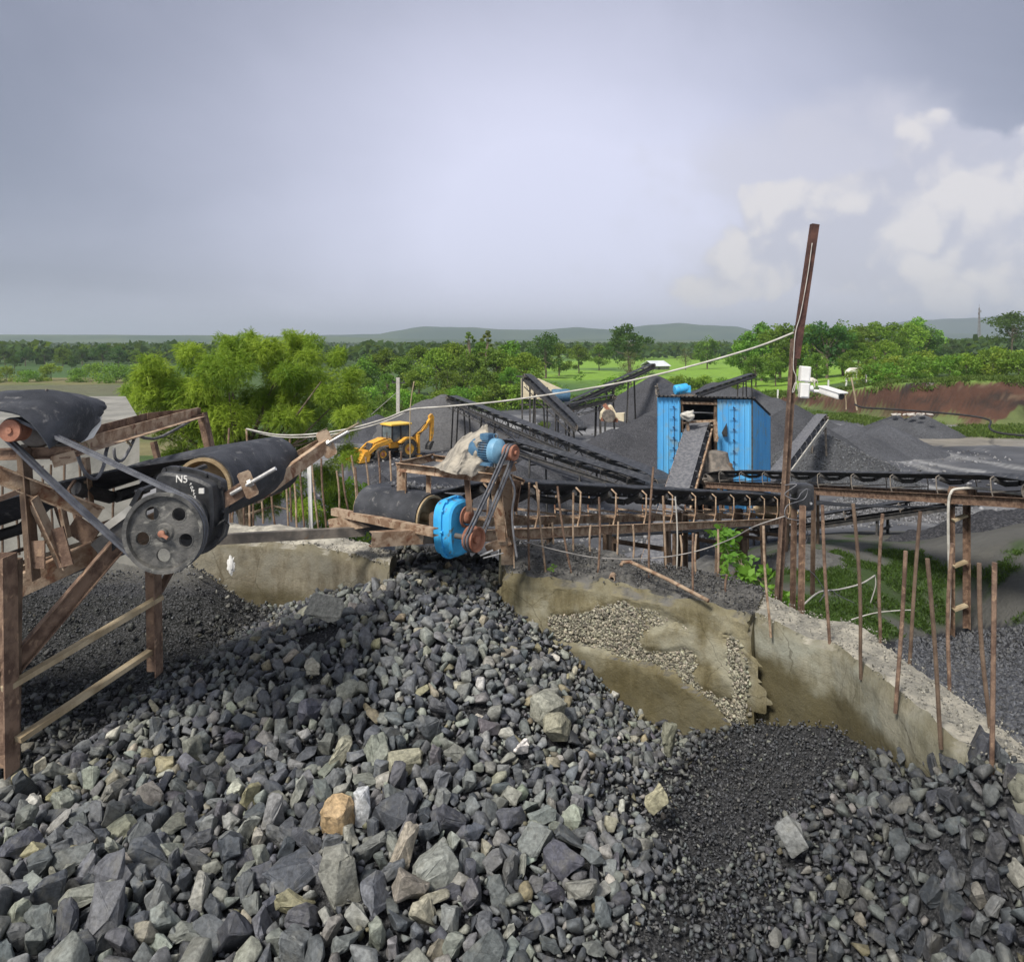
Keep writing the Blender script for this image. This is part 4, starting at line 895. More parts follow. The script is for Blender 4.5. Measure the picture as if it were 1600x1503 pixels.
T_light = [proto('leafy_tree', 910 + i, 8, rad=3.4, base=.8, clumps=34, per=95, leaf=.42, cols=G2) for i in range(3)]
T_dark = [proto('dark_tree', 920 + i, 8, rad=3.6, base=1.6, clumps=30, per=80, leaf=.45, cols=G3) for i in range(3)]
T_flat = proto('dark_tree', 931, 8, rad=5.0, base=3.0, clumps=30, per=70, leaf=.45, cols=G3, flat=.5)
T_bare = proto('sparse_tree', 940, 8, rad=3.2, base=1.4, clumps=34, per=34, leaf=.26, cols=GB, open_=.6)
T_slim = proto('slender_tree', 950, 8, rad=.9, base=2.2, clumps=16, per=26, leaf=.36, cols=GP, open_=.5, lean=.5)
B_bush = [proto('green_bush', 960 + i, 2.4, rad=2.3, base=-.3, clumps=22, per=70, leaf=.27, cols=(G2, G1)[i % 2], trunk_r=.05) for i in range(4)]
B_tiny = proto('weedy_plant', 970, 1.0, rad=.5, base=.05, clumps=10, per=26, leaf=.12, cols=((.10, .22, .03), (.2, .36, .05)), trunk_r=.012, open_=.4)

BEL = 'trees of the dense belt beyond the backhoe'
def ring(protos, spec, desc, group, cat='tree'):
    for i, (px, Y, hp) in enumerate(spec):
        put(protos[i % len(protos)], px, 0, Y, hp, desc(i), group, cat)
belt = [(572,124,70),(600,130,76),(628,118,73),(655,130,82),(682,122,85),(706,134,85),(728,120,79),(752,128,90),(776,122,85),(800,128,91),(822,120,79),(645,112,56),(700,110,61),(755,110,62),(795,112,61),(605,112,50),(560,118,53)]
ring(T_round + T_light[:2], belt, lambda i: f'leafy green tree, {ORD[i]} of the dense belt planted past the yellow backhoe', BEL)
fb = [(575,98,40),(600,96,34),(627,97,36),(655,97,30),(690,102,30),(715,104,38),(742,104,34),(770,104,40),(795,104,38),(822,106,44),(548,96,44),(845,108,40),(862,110,34)]
ring(B_bush, fb, lambda i: f'bright green bush, {ORD[i]} along the foot of the dense tree belt', 'bushes at the foot of the tree belt', 'bush')
put(T_slim, 738, 0, 126, 116, 'slender pale topped tree sticking out above the tree belt', None); put(T_slim, 756, 0, 124, 120, 'thin leaning tree top rising highest of the tree belt against the hill', None, rot=.2)
put(T_dark[0], 852, 0, 190, 78, 'tall bluish green tree just east of the tree belt by the bright field', None)
put(T_round[2], 873, 0, 205, 56, 'rounder mid green tree beside the tall bluish one in the bright field', None)
put(T_round[1], 904, 0, 225, 48, 'smaller dark green tree with a clear trunk in the bright field', None); put(T_round[3], 936, 0, 250, 44, 'green tree at the back of the bright field between the small and the giant tree', None)
put(T_dark[1], 981, 0, 215, 84, 'giant dark crowned tree towering over the bright green field', None, sx=1.05)
put(T_bare, 985, 0, 150, 68, 'brownish half bare tree in front of the giant dark tree', None, sx=.85)
put(T_bare, 1071, 0, 255, 40, 'small brown bare looking tree alone in the field', None)
put(T_round[0], 1105, 0, 265, 54, 'lone round green tree in the field west of the leaning pole', None)
put(B_bush[0], 960, 0, 118, 38, 'dark bush by the far sloping conveyor', None, 'bush'); put(B_tiny, 907, 0, 170, 20, 'tiny sapling in the bright green field', None, 'sapling')
rt = [(1165,170,76),(1190,162,96),(1218,150,98),(1240,160,84),(1268,150,92),(1292,145,96),(1318,150,90),(1342,158,78),(1368,165,80),(1395,170,74),(1420,178,72),(1446,182,66),(1180,140,56),(1212,135,48),(1275,132,50),(1330,136,46),(1382,150,52)]
ring(T_round + T_light[:1] + T_dark[:1], rt, lambda i: f'deep green tree, {ORD[i]} of the grove behind the leaning pole and the cows', 'trees of the grove beyond the leaning pole')
put(T_light[2], 1436, 0, 195, 78, 'taller light green tree standing out over the end of the grove', None)
put(T_flat, 1582, 0, 240, 80, 'flat topped dark tree east of the lattice mast on the plain', None); put(T_dark[2], 1490, 0, 300, 34, 'small hazy tree between the grove and the lattice mast', None)
sc = [(1352,100,32),(1378,98,36),(1402,103,34),(1428,97,38),(1456,101,34),(1482,97,38),(1510,96,34),(1538,98,40),(1564,95,36),(1590,93,44),(1618,95,46),(1395,112,36),(1445,114,36),(1500,112,34),(1555,110,38)]
ring(B_bush, sc, lambda i: f'rounded green shrub, {ORD[i]} on top of the red earth bank', 'shrubs along the top of the red bank', 'shrub')
hb = [(1062,135,28),(1082,133,30),(1104,132,30),(1128,130,28),(1150,128,26),(1045,138,24),(1172,120,22)]
ring(B_bush, hb, lambda i: f'dark green hedge bush, {ORD[i]} behind the long ridge of fines', 'hedge bushes behind the heaps', 'bush')
ls = [(8,300,29),(40,290,32),(70,300,27),(98,285,34),(128,300,29),(160,290,38),(185,300,32),(212,290,29),(240,300,27),(22,250,24),(112,250,24)]
ring(T_dark + T_round[:1], ls, lambda i: f'dark tree, {ORD[i]} of the row across the plain above the tan field', 'trees of the row across the tan field')
lh = [(10,175,24),(45,172,22),(80,178,26),(118,170,22),(150,176,28),(182,168,34),(215,176,26),(-20,170,26),(245,170,30)]
ring(B_bush, lh, lambda i: f'low hedge bush, {ORD[i]} bordering the tan field', 'hedge bushes bordering the tan field', 'bush')
put(T_round[1], 108, 0, 84, 46, 'small round tree standing alone in the tan field above the motor cover', None)
put(T_bare, 32, 0, 66, 56, 'thin nearly leafless tree in the tan field', None, sx=.6)
put(B_bush[1], 850, 0, 78, 18, 'small green bush growing on the dark yard below the far hopper', None, 'bush', sx=.7)
for i, (px, Y, hp) in enumerate([(520,27,120),(545,30,95)]): put(B_bush[2 + i], px, 0, Y, hp, ('feathery green shrub behind the iron rods by the big tree', 'second green shrub behind the iron rods, further from the big tree')[i], 'shrubs behind the iron rods', 'shrub', sx=.55)
# plants by the leaning pole
for i, (px, py, Y, hp) in enumerate([(1158,960,9.5,150),(1145,930,10.5,70)]):
    x = (px - 800) / F * Y; o = put(B_tiny, px, 0, Y, hp, ('fresh green weed tall as the rods, just west of the leaning pole', 'smaller weed at the foot of the tall one behind the wall')[i], None, 'plant', z=CAMZ - (py - 535) / F * Y)
p = PZ(864, 896, -2.16); o = copy_tree(B_tiny); o.location = p; o.scale = (.09, .09, .1); tag(o, 'tiny seedling growing on the grit of the wall top', 'plant')

# the big feathery tree by the left conveyor: fronds of small leaflets
def frond_mesh(seed, npairs=7, L_=.42):
    rs = np.random.RandomState(seed); vs = []; fs = []
    for i in range(npairs * 2 + 1):
        k = (i // 2 + 1) / (npairs + .5) if i < npairs * 2 else 1.0; sd = (1 if i % 2 else -1) if i < npairs * 2 else 0
        base = np.array((k * L_, 0, -.45 * L_ * k * k)); dirv = np.array((.45 if sd else 1, sd * 1.0, -.35)); dirv /= np.linalg.norm(dirv); l = L_ * .34 * (1 - .45 * k) * rs.uniform(.8, 1.1); w = l * .30
        side = np.cross(dirv, (0, 0, 1)); side /= np.linalg.norm(side); b = len(vs)
        vs += [base, base + dirv * l * .5 + side * w * .6 + np.array((0, 0, .01)), base + dirv * l + np.array((0, 0, -.03)), base + dirv * l * .5 - side * w * .6 + np.array((0, 0, .01))]; fs.append((b, b + 1, b + 2, b + 3))
    return np.array(vs), np.array(fs)
FR = [frond_mesh(1 + i, 6 + i % 3) for i in range(4)]
def fronds(blobs, n, scale, seed, cols):
    """blobs: (centre, radius xyz)"""
    rs = np.random.RandomState(seed); vol = np.array([b[1][0] * b[1][1] for b in blobs]) ** .75; pick = rs.choice(len(blobs), n, p=vol / vol.sum())
    C = np.array([b[0] for b in blobs])[pick]; RD = np.array([b[1] for b in blobs])[pick]; d = rs.normal(size=(n, 3)); d[:, 2] = d[:, 2] * .8 + .25; d /= np.linalg.norm(d, axis=1)[:, None]
    pos = C + d * RD * (rs.rand(n, 1) ** .30)
    out = d.copy(); out *= .45; out += rs.normal(size=(n, 3)) * .6 * np.array((1, 1, .8)); out /= np.linalg.norm(out, axis=1)[:, None]
    z = np.tile((0, 0, 1.0), (n, 1)); y = np.cross(z, out); y /= np.linalg.norm(y, axis=1)[:, None]; zz = np.cross(out, y); Rm = np.stack([out, y, zz], -1)
    tone = (rs.rand(len(blobs))[pick] * .55 + rs.rand(n) * .45)[:, None]; col = np.array(cols[0]) * (1 - tone) + np.array(cols[1]) * tone
    return bake(FR, pos, scale * rs.uniform(.7, 1.25, n), col, rs, Rm)
def bake_quads(): pass
_bake = bake
def bake(bases, pos, size, col, rs, rot=None):      # as before, for bases of any face size
    n = len(pos); pick = rs.randint(0, len(bases), n); Vs, Fs, Cs = [], [], []; off = 0; rot = rand_rot(n, rs) if rot is None else rot
    for b, (Vb, Fb) in enumerate(bases):
        k = np.where(pick == b)[0]
        v = np.einsum('nij,vj->nvi', rot[k], Vb) * size[k][:, None, None] + pos[k][:, None, :]
        Vs.append(v.reshape(-1, 3)); Fs.append((Fb[None] + (np.arange(len(k)) * len(Vb))[:, None, None]).reshape(-1, Fb.shape[1]) + off); Cs.append(np.repeat(col[k], len(Vb), axis=0)); off += len(k) * len(Vb)
    return np.concatenate(Vs), np.concatenate(Fs), np.concatenate(Cs)
NY = 24.0
NB = [(395,575,60),(330,590,62),(270,600,55),(225,615,40),(460,570,55),(520,600,50),(440,545,34),(380,550,36),(310,560,36),(480,545,32),(545,630,34),(250,650,50),(330,660,60),(410,640,60),(480,650,52),(540,660,30),(300,720,60),(380,710,60),(450,710,50),(215,600,30),(560,590,24),(520,560,28),(240,570,26),(350,540,20),(462,530,20),(395,525,14),(200,640,22),(340,650,60),(390,620,60),(360,700,55),(440,600,50),(300,640,50),(440,770,40),(500,750,32),(530,715,30),(400,780,46),(475,800,28),(280,770,40)]
nb = []
for i, (a, b, r) in enumerate(NB):
    for k in range(4):
        rr = r / F * NY * random.uniform(.35, .65); Y = NY + random.uniform(-2.2, 2.2) * (1 if k else .3) + (1.0 if b < 560 else 0); c = P(a + random.uniform(-.55, .55) * r, b + random.uniform(-.5, .45) * r, Y); nb.append(((c.x, c.y, c.z), (rr, rr, rr * .8)))
bx = (375 - 800) / F * NY; r = thing('feathery_tree', 'big feathery yellow green tree rising behind the conveyor with the black wheel', 'tree', (bx, NY, Z1(bx, NY)))
mb = MB(); b0 = Vector((bx, NY, Z1(bx, NY) - .3)); cr_ = Vector((bx, NY, 5.2)); mb.tube([b0, b0.lerp(cr_, .5) + Vector((.2, 0, 0)), cr_], .28, 10, r1=.18)
for i in random.sample(range(len(nb)), 34):
    c = Vector(nb[i][0]); s = b0.lerp(cr_, random.uniform(.55, 1)); mb.tube([s, s.lerp(c, .5) + Vector((0, 0, .25)), s.lerp(c, .85)], .06, 6, r1=.015)
mb.build('trunk', M['bark'], r, smooth=True)
v, f, c = fronds(nb, 62000, .40, 5, ((.10, .20, .018), (.42, .53, .06))); npmesh('crown', v, f, M['leaf'], r, col=c)

# far woods: one mass to the foot of the hills
rs = np.random.RandomState(99); V, Fq, C = [], [], []; n = 5200; Y = np.exp(rs.uniform(math.log(310), math.log(2600), n)); U = rs.uniform(-.78, .78, n); X = U * Y
k = (fbm(X * .006, Y * .003, oct=3, seed=97) > -.12) | (Y > 900); k &= ~((Y < 420) & (U > .02) & (U < .5)); X, Y = X[k], Y[k]; n = len(X); Z = Zt(X, Y); H = rs.uniform(5, 10, n)
per = 26; d = rs.normal(size=(n, per, 3)); d /= np.linalg.norm(d, axis=2)[..., None]; cen = np.stack([X, Y, Z + H * .55], -1)[:, None, :] + d * np.stack([H * .62, H * .62, H * .46], -1)[:, None, :] * rs.rand(n, per, 1) ** .4
tone = rs.rand(n)[:, None, None] * .6 + rs.rand(n, per, 1) * .4; col = np.array((.028, .062, .016)) * (1 - tone) + np.array((.07, .13, .03)) * tone
v, f, c = leafquads(cen.reshape(-1, 3), np.repeat(H * .42, per) * rs.uniform(.7, 1.3, n * per), rs, col.reshape(-1, 3), asp=.8)
tag(npmesh('far_woods', v, f, M['leaf'], col=c, org=(0, 0, 0)), 'hazy mass of trees covering the plain to the foot of the hills', 'woods', kind='stuff')
# grass tufts and weeds on the bank, the embankment and the yard edge
def tufts(label, n, f_pick, size, cols, seed):
    rs = np.random.RandomState(seed); x, y = f_pick(rs, n); z = Zt(x, y); n = len(x); k = 7
    cen = np.stack([x, y, z + size * .35], -1)[:, None, :] + rs.normal(size=(n, k, 3)) * np.array((size * .5, size * .5, size * .18)); t = rs.rand(n, k, 1); col = np.array(cols[0]) * (1 - t) + np.array(cols[1]) * t
    v, f, c = leafquads(cen.reshape(-1, 3), np.full(n * k, size) * rs.uniform(.5, 1.4, n * k), rs, col.reshape(-1, 3), np.array((0, 0, 1.1)), asp=.22); tag(npmesh('grass', v, f, M['leaf'], col=c, org=(0, 0, 0)), label, 'grass', kind='stuff')
def pk1(rs, n):
    a = rs.uniform(1130, 1600, n); b = rs.uniform(860, 1000, n); Y = rs.uniform(8.5, 19, n); x = (a - 800) / F * Y; py_ = 535 + F * (CAMZ - Zt(x, Y)) / Y; k = fbm(x * 1.1, Y * 1.1, oct=5, seed=61) * 1.3 + np.exp(-(((a - 1350) / 230) ** 2)) * .8 > .72; k &= (py_ < 985 - (a - 1500) * .12) & (py_ > 862); return x[k], Y[k]
tufts('low grass growing on the bank behind the pit wall', 14000, pk1, .09, ((.035, .065, .018), (.09, .15, .03)), 71)
def pk2(rs, n):
    u = rs.uniform(.3, .72, n); e = edgeY(u); Y = e + np.where(rs.rand(n) < .5, rs.uniform(-13, -4, n), rs.uniform(-.3, 5, n)); x = u * Y; k = fbm(x * .25, Y * .25, oct=5, seed=52) > -.15; return x[k], Y[k]
tufts('rough grass along the foot and the rim of the red earth bank', 6000, pk2, .42, ((.06, .11, .02), (.17, .24, .05)), 72)
def pk3(rs, n):
    u = rs.uniform(-.35, .35, n); Y = np.interp(u, [-.4, -.15, .05, .2, .35], [84, 92, 108, 112, 103]) + rs.uniform(-3, 16, n); return u * Y, Y
tufts('weeds and grass at the back edge of the yard', 5000, pk3, .6, ((.05, .10, .015), (.15, .24, .03)), 73)

# ------------------------------------------------------------------ fence posts, cows, far buildings, mast
for i, (px, hp, Y) in enumerate([(1188,15,112),(1215,15,110),(1294,17,104),(1322,13,108),(1353,16,104),(1551,17,97),(1421,12,112),(1265,12,112)]):
    x = (px - 800) / F * Y; z = Z1(x, Y); mb = MB(); h = hp / F * Y; mb.prof([(-.09, -.09), (.09, -.09), (.09, .09), (-.09, .09)], (x, Y, z - .3), (x + .04, Y, z + h), (0, 1, 0)); mb.box((x + .04, Y, z + h + .02), (.13, .13, .05))
    tag(mb.build('fence_post', M['white_plastic'] if i < 5 else M['plain_concrete']), f'pale concrete fence post in the grass, {ORD[i]} along the rim of the yard', 'fence post', 'pale fence posts along the rim of the yard')
for i, (px0, py0, px1, py1, Y) in enumerate([(1330,590,1339,641,80),(1321,618,1322,640,82)]):
    mb = MB(); mb.tube([P(px0, py0, Y), P((px0 + px1) / 2 + .6, (py0 + py1) / 2, Y), P(px1, py1, Y)], .09 - .03 * i, 6); tag(mb.build('wooden_stake', M['wood']), ('long pale leaning stake at the corner of the red bank', 'short dark stake beside the leaning one')[i], 'stake')
def cow(seed):
    rd = random.Random(seed); pts = [(-.7,0,1.15),(-.35,0,1.18),(.1,0,1.14),(.5,0,1.2),(.85,0,1.32),(1.12,0,1.2),(1.35,0,1.02)]; rad = [.24,.32,.34,.33,.17,.13,.09]; E_ = [(i, i + 1) for i in range(6)]
    def leg(root, x, y, back):
        b = len(pts); pts.extend([(x, y, .95), (x + (.06 if back else -.02), y, .55), (x - (.05 if back else 0), y, .3), (x, y, .03)]); rad.extend([.16 if back else .13, .075, .06, .065]); E_.extend([(root, b), (b, b + 1), (b + 1, b + 2), (b + 2, b + 3)])
    for y in (-.18, .18): leg(0, -.6 + y * .3, y, True); leg(3, .5 - y * .4, y, False)
    b = len(pts); pts.extend([(-.95, 0, 1.0), (-1.0, 0, .5)]); rad.extend([.05, .04]); E_.extend([(0, b), (b, b + 1)])
    for y in (-1, 1): b = len(pts); pts.extend([(1.05, y * .12, 1.34), (1.12, y * .2, 1.5)]); rad.extend([.05, .025]); E_.extend([(5, b), (b, b + 1)])
    me = bpy.data.meshes.new('cow_skin'); me.from_pydata(pts, E_, []); ob = bpy.data.objects.new('cow_skin', me); COL.objects.link(ob); sk = ob.modifiers.new('s', 'SKIN'); ob.modifiers.new('u', 'SUBSURF').levels = 1
    for i, v in enumerate(me.skin_vertices[0].data): v.radius = (rad[i], rad[i]); v.use_root = i == 2
    dg = bpy.context.evaluated_depsgraph_get(); out = bpy.data.meshes.new_from_object(ob.evaluated_get(dg)); bpy.data.objects.remove(ob); out.materials.append(M['hide']); return out
cm = cow(1)
for i, (px, Y, rz, s) in enumerate([(1266,118,2.9,1.1),(1331,126,.3,1.3),(1345,138,2.8,1.2),(1442,140,.2,1.0)]):
    x = (px - 800) / F * Y; o = bpy.data.objects.new('cow', cm); link(o, None, (x, Y, Z1(x, Y) - .02)); o.rotation_euler.z = rz; o.scale = (s, s, s)
    tag(o, ('white cow grazing directly behind the leaning pole', 'white cow standing side on in the grass before the grove', 'smaller white cow just beyond the side on one', 'white cow far along the bank top by the shrubs')[i], 'cow', 'white cows grazing by the grove')
def house(label, px, Y, w, d, h, rh, rot, wallm, roofm):
    x = (px - 800) / F * Y; z = Z1(x, Y) - .3; r = thing('low_building', label, 'building', (x, Y, z)); c, s = math.cos(rot), math.sin(rot); T = lambda a, b, e: Vector((x + a * c - b * s, Y + a * s + b * c, z + e))
    mb = MB(); mb.box(T(0, 0, h / 2), (w, d, h), Matrix.Rotation(rot, 3, 'Z')); mb.build('wall', wallm, r)
    m2 = MB(); o_ = .4; m2.add([T(-w/2-o_, -d/2-o_, h-.1), T(w/2+o_, -d/2-o_, h-.1), T(w/2+o_, 0, h+rh), T(-w/2-o_, 0, h+rh), T(-w/2-o_, d/2+o_, h-.1), T(w/2+o_, d/2+o_, h-.1), T(-w/2-o_, -d/2-o_, h+.02), T(w/2+o_, -d/2-o_, h+.02), T(w/2+o_, 0, h+rh+.14), T(-w/2-o_, 0, h+rh+.14), T(-w/2-o_, d/2+o_, h+.02), T(w/2+o_, d/2+o_, h+.02)],
        [(0, 1, 2, 3), (3, 2, 5, 4), (6, 7, 8, 9), (9, 8, 11, 10), (0, 1, 7, 6), (4, 5, 11, 10), (0, 3, 9, 6), (3, 4, 10, 9), (1, 2, 8, 7), (2, 5, 11, 8)]); m2.build('roof', roofm, r)
    m3 = MB(); m3.box(T(-w * .2, -d / 2 - .02, h * .4), (1, .08, h * .75), Matrix.Rotation(rot, 3, 'Z')); m3.build('door', M['dark_steel'], r)
house('white roofed low shed standing in the green field beyond the heaps', 1024, 262, 6.5, 7, 1.6, 1.6, .5, M['plain_concrete'], M['roof_white'])
house('pale building far off at the foot of the hill in the plain', 1118, 1900, 22, 12, 4, 3, .2, M['plain_concrete'], M['roof_white'])
house('distant pale building beside the lattice mast', 1510, 700, 14, 8, 3, 2, .1, M['plain_concrete'], M['roof_white']); house('second distant pale building past the lattice mast', 1552, 720, 12, 8, 3, 2, -.2, M['plain_concrete'], M['roof_white'])
Y = 640; x = (1530 - 800) / F * Y; z0 = Z1(x, Y); h = (565 - 481) / F * Y - 12; mb = MB(); top = CAMZ + (535 - 481) / F * Y
q = lambda a, t: Vector((x + math.cos(a) * 1.6 * (1 - t * .8), Y + math.sin(a) * 1.6 * (1 - t * .8), z0 + (top - z0) * t))
for k in range(4):
    a = math.pi / 4 + k * math.pi / 2; mb.tube([q(a, 0), q(a, 1)], .14, 5)
    for j in range(10): mb.tube([q(a, j / 10), q(a + math.pi / 2, (j + 1) / 10)], .07, 4); mb.tube([q(a, j / 10), q(a + math.pi / 2, j / 10)], .06, 4)
mb.tube([Vector((x, Y, top - 1)), Vector((x, Y, top + 3))], .1, 5); mb.box((x + 1, Y - .6, top - 3), (.5, .3, 2)); mb.box((x - 1, Y - .6, top - 5), (.5, .3, 2)); tag(mb.build('lattice_mast', M['dusty_steel']), 'tall thin lattice communication mast far off before the blue hill', 'mast')
mb = MB(); a, b = P(622, 590, 74), P(622, 655, 74); mb.prof([(-.16, -.16), (.16, -.16), (.16, .16), (-.16, .16)], (a.x, a.y, Z1(a.x, a.y) - .3), a); r = thing('utility_pole', 'pale concrete utility pole with a small crossarm behind the backhoe', 'utility pole', (a.x, a.y, Z1(a.x, a.y))); mb.build('pole', M['cable_white'], r)
mb = MB(); mb.beam(a + Vector((-.6, 0, -.5)), a + Vector((.7, 0, -.5)), .1, .1); mb.build('crossarm', M['dark_steel'], r)
for k in (-.5, .55):
    mb = MB(); mb.lathe([(.05, 0), (.08, .05), (.05, .12), (.07, .17), (.03, .24)], a + Vector((k, 0, -.45)), (0, 0, 1), 8); mb.build('insulator', M['dark'], r)
mb = MB(); mb.tube([a + Vector((-.2, 0, -1.5)), P(580, 648, 72)], .03, 4); tag(mb.build('guy_wire', M['wire']), 'thin stay wire slanting down from the concrete utility pole', 'wire')

# ------------------------------------------------------------------ backhoe
def backhoe():
    B = P(612, 705, 60); zg = Z1(B.x, B.y); B = Vector((B.x, B.y, zg)); rot = R(180 + 42)
    fx, fy = Vector((math.cos(rot), math.sin(rot), 0)), Vector((-math.sin(rot), math.cos(rot), 0))
    if fy.y > 0 and False: fy = -fy
    def T(a, b, c): return B + fx * (a if a > -2.1 else -2.1 + (a + 2.1) * .78) * .98 + fy * b * .98 + Vector((0, 0, c * .98))
    Rm = Matrix((fx, fy, (0, 0, 1))).transposed()
    r = thing('backhoe_loader', 'yellow backhoe loader with its rear arm folded up, parked by the grey heap', 'backhoe', B)
    def loft(name, pts, wid, mat, y0=0.0, smooth=False):
        mb = MB(); mb.plate([T(a, y0, c) for a, c in pts], wid, fy); return mb.build(name, mat, r, smooth)
    loft('chassis', [(-1.3, .55), (-1.4, .95), (1.7, .95), (1.9, .8), (1.9, .5)], .75, M['dark_steel'])
    loft('bonnet', [(.55, .95), (.5, 1.62), (1.0, 1.66), (1.95, 1.38), (2.05, 1.0), (2.0, .8)], .92, M['yellow'])
    loft('grille', [(1.9, .82), (1.92, 1.36), (2.09, 1.3), (2.1, .82)], .8, M['dark_steel'])
    loft('cab_base', [(-1.25, .85), (-1.25, 1.35), (-.6, 1.5), (.5, 1.35), (.5, .85)], 1.2, M['yellow'])
    mb = MB(); mb.cham(T(-.38, 0, 1.95), (1.62, 1.36, 1.25), .08, Rm); mb.build('cab_glass', M['glass'], r)
    for a, b in ((-1.2, -.7), (-1.2, .7), (.42, -.7), (.42, .7), (-.4, -.72), (-.4, .72)):
        mb = MB(); mb.beam(T(a, b, 1.3), T(a * .95, b * .97, 2.62), .1, .1, fx); mb.build('cab_pillar', M['dark'] if abs(a) < .5 else M['dark_steel'], r)
    mb = MB(); mb.cham(T(-.4, 0, 2.68), (1.95, 1.65, .17), .07, Rm); mb.build('cab_roof', M['yellow_roof'], r)
    for a, b, rr, w in ((-.9, -.95, .72, .45), (-.9, .95, .72, .45), (1.45, -.88, .50, .34), (1.45, .88, .50, .34)):
        mb = MB(); prof = [(rr * .60, -w / 2), (rr * .93, -w / 2), (rr, -w * .36), (rr, w * .36), (rr * .93, w / 2), (rr * .60, w / 2)]; mb.lathe(prof, T(a, b, rr / .98), fy, 28, cap=False)
        for k in range(18):
            an = k / 18 * 2 * math.pi; mb.box(T(a, b, rr / .98) + (fx * math.cos(an) + Vector((0, 0, 1)) * math.sin(an)) * rr * 1.0, (.07, w * .9, .09), Rm @ Matrix.Rotation(-an, 3, 'Y'))
        ty = mb.build('tyre', M['tyre'], r, True)
        m2 = MB(); m2.lathe([(.08, -w * .3), (rr * .62, -w * .42), (rr * .62, w * .42), (.08, w * .3)], T(a, b, rr / .98), fy, 24); m2.build('rim', M['yellow'], r, True)
        m3 = MB(); m3.lathe([(.02, -w * .52), (.16, -w * .5), (.16, w * .5), (.02, w * .52)], T(a, b, rr / .98), fy, 12); m3.build('hub', M['pulley_rust'], r, True)
    for b in (-.95, .95):
        m = MB(); pts = [(-1.72, .98), (-1.6, 1.35), (-1.3, 1.62), (-.7, 1.66), (-.2, 1.4), (-.05, 1.28), (-.12, 1.2), (-.75, 1.52), (-1.3, 1.46), (-1.55, 1.2)]; m.plate([T(a, b, c) for a, c in pts], .42, fy); m.build('mudguard', M['yellow'], r)
        m = MB(); m.plate([T(a, b * .72, c) for a, c in [(.35, 1.35), (.55, 1.62), (1.9, 1.3), (2.9, .52), (2.75, .35), (1.75, 1.02)]], .14, fy); m.build('loader_arm', M['yellow'], r)
        m = MB(); m.tube([T(.7, b * .58, 1.05), T(2.2, b * .58, .95)], .06, 8); m.build('loader_ram', M['bright_steel'], r)
    m = MB(); m.plate([T(a, 0, c) for a, c in [(2.75, .95), (2.62, .5), (2.72, .08), (3.55, .02), (3.6, .08), (2.85, .2), (2.78, .55), (2.85, .95)]], 2.15, fy)
    for s_ in (-1, 1): m.plate([T(a, s_ * 1.06, c) for a, c in [(2.75, .95), (2.68, .12), (3.55, .05), (3.1, .8)]], .05, fy)
    m.build('bucket', M['yellow'], r)
    # rear: kingpost, stabiliser, boom and dipper folded up
    m = MB(); m.box(T(-1.75, 0, .95), (.35, 1.9, .5), Rm); m.build('rear_frame', M['yellow'], r)
    for b in (-.98, .98): m = MB(); m.beam(T(-1.9, b, .25), T(-1.85, b, 1.75), .2, .2, fx); m.box(T(-1.92, b, .06), (.4, .35, .1), Rm); m.build('stabiliser', M['yellow'], r)
    m = MB(); m.plate([T(a, .1, c) for a, c in [(-1.75, .7), (-2.1, .75), (-2.95, 1.9), (-4.2, 3.02), (-4.35, 2.9), (-3.6, 2.1), (-2.35, 1.75), (-1.95, 1.3)]], .26, fy); bo = m.build('boom', M['yellow'], r)
    m = MB(); m.plate([T(a, .1, c) for a, c in [(-3.95, 3.1), (-4.3, 3.28), (-4.55, 3.0), (-4.5, 1.6), (-4.25, .95), (-4.1, 1.0), (-4.15, 2.2)]], .24, fy); m.build('dipper_arm', M['yellow'], r)
    m = MB(); m.plate([T(a, .1, c) for a, c in [(-4.45, 1.0), (-4.15, 1.05), (-3.75, .7), (-3.7, .35), (-4.0, .3), (-4.2, .6)]], .5, fy); m.build('digging_bucket', M['dark_steel'], r)
    m = MB(); m.tube([T(-1.9, .1, 1.5), T(-3.6, .1, 2.62)], .06, 8); m.build('boom_ram', M['dark_steel'], r)
    m = MB(); m.box(T(-.7, 0, 1.45), (.5, .5, .12), Rm); m.box(T(-.92, 0, 1.75), (.12, .5, .6), Rm); m.build('seat', M['dark'], r)
    m = MB(); m.tube([T(.75, .45, 1.6), T(.75, .45, 2.1)], .05, 8); m.build('exhaust_pipe', M['dark_steel'], r)
    cu = bpy.data.curves.new('lettering', 'FONT'); cu.body = 'JCB'; cu.size = .36; cu.extrude = .004; to = bpy.data.objects.new('lettering', cu); COL.objects.link(to); dg = bpy.context.evaluated_depsgraph_get(); me = bpy.data.meshes.new_from_object(to.evaluated_get(dg)); bpy.data.objects.remove(to)
    vy = Vector(fy); side = 1 if fy.y < 0 else -1; mx = -fx * side; ang = math.atan2(1.1, -1.0)
    ux = (T(-2.4, 0, 1.25) - T(-3.3, 0, 2.1)).normalized()
    if ux.x > 0: pass
    else: ux = -ux
    nn = fy * side; uy = nn.cross(ux); Tm = Matrix((ux, uy, nn)).transposed().to_4x4(); pos = T(-2.75, .1 + side * .15, 1.75); me.transform(Tm); me.materials.append(M['dark']); o = bpy.data.objects.new('lettering', me); link(o, r); o.location = pos - B - ux * .45 - uy * .12
backhoe()

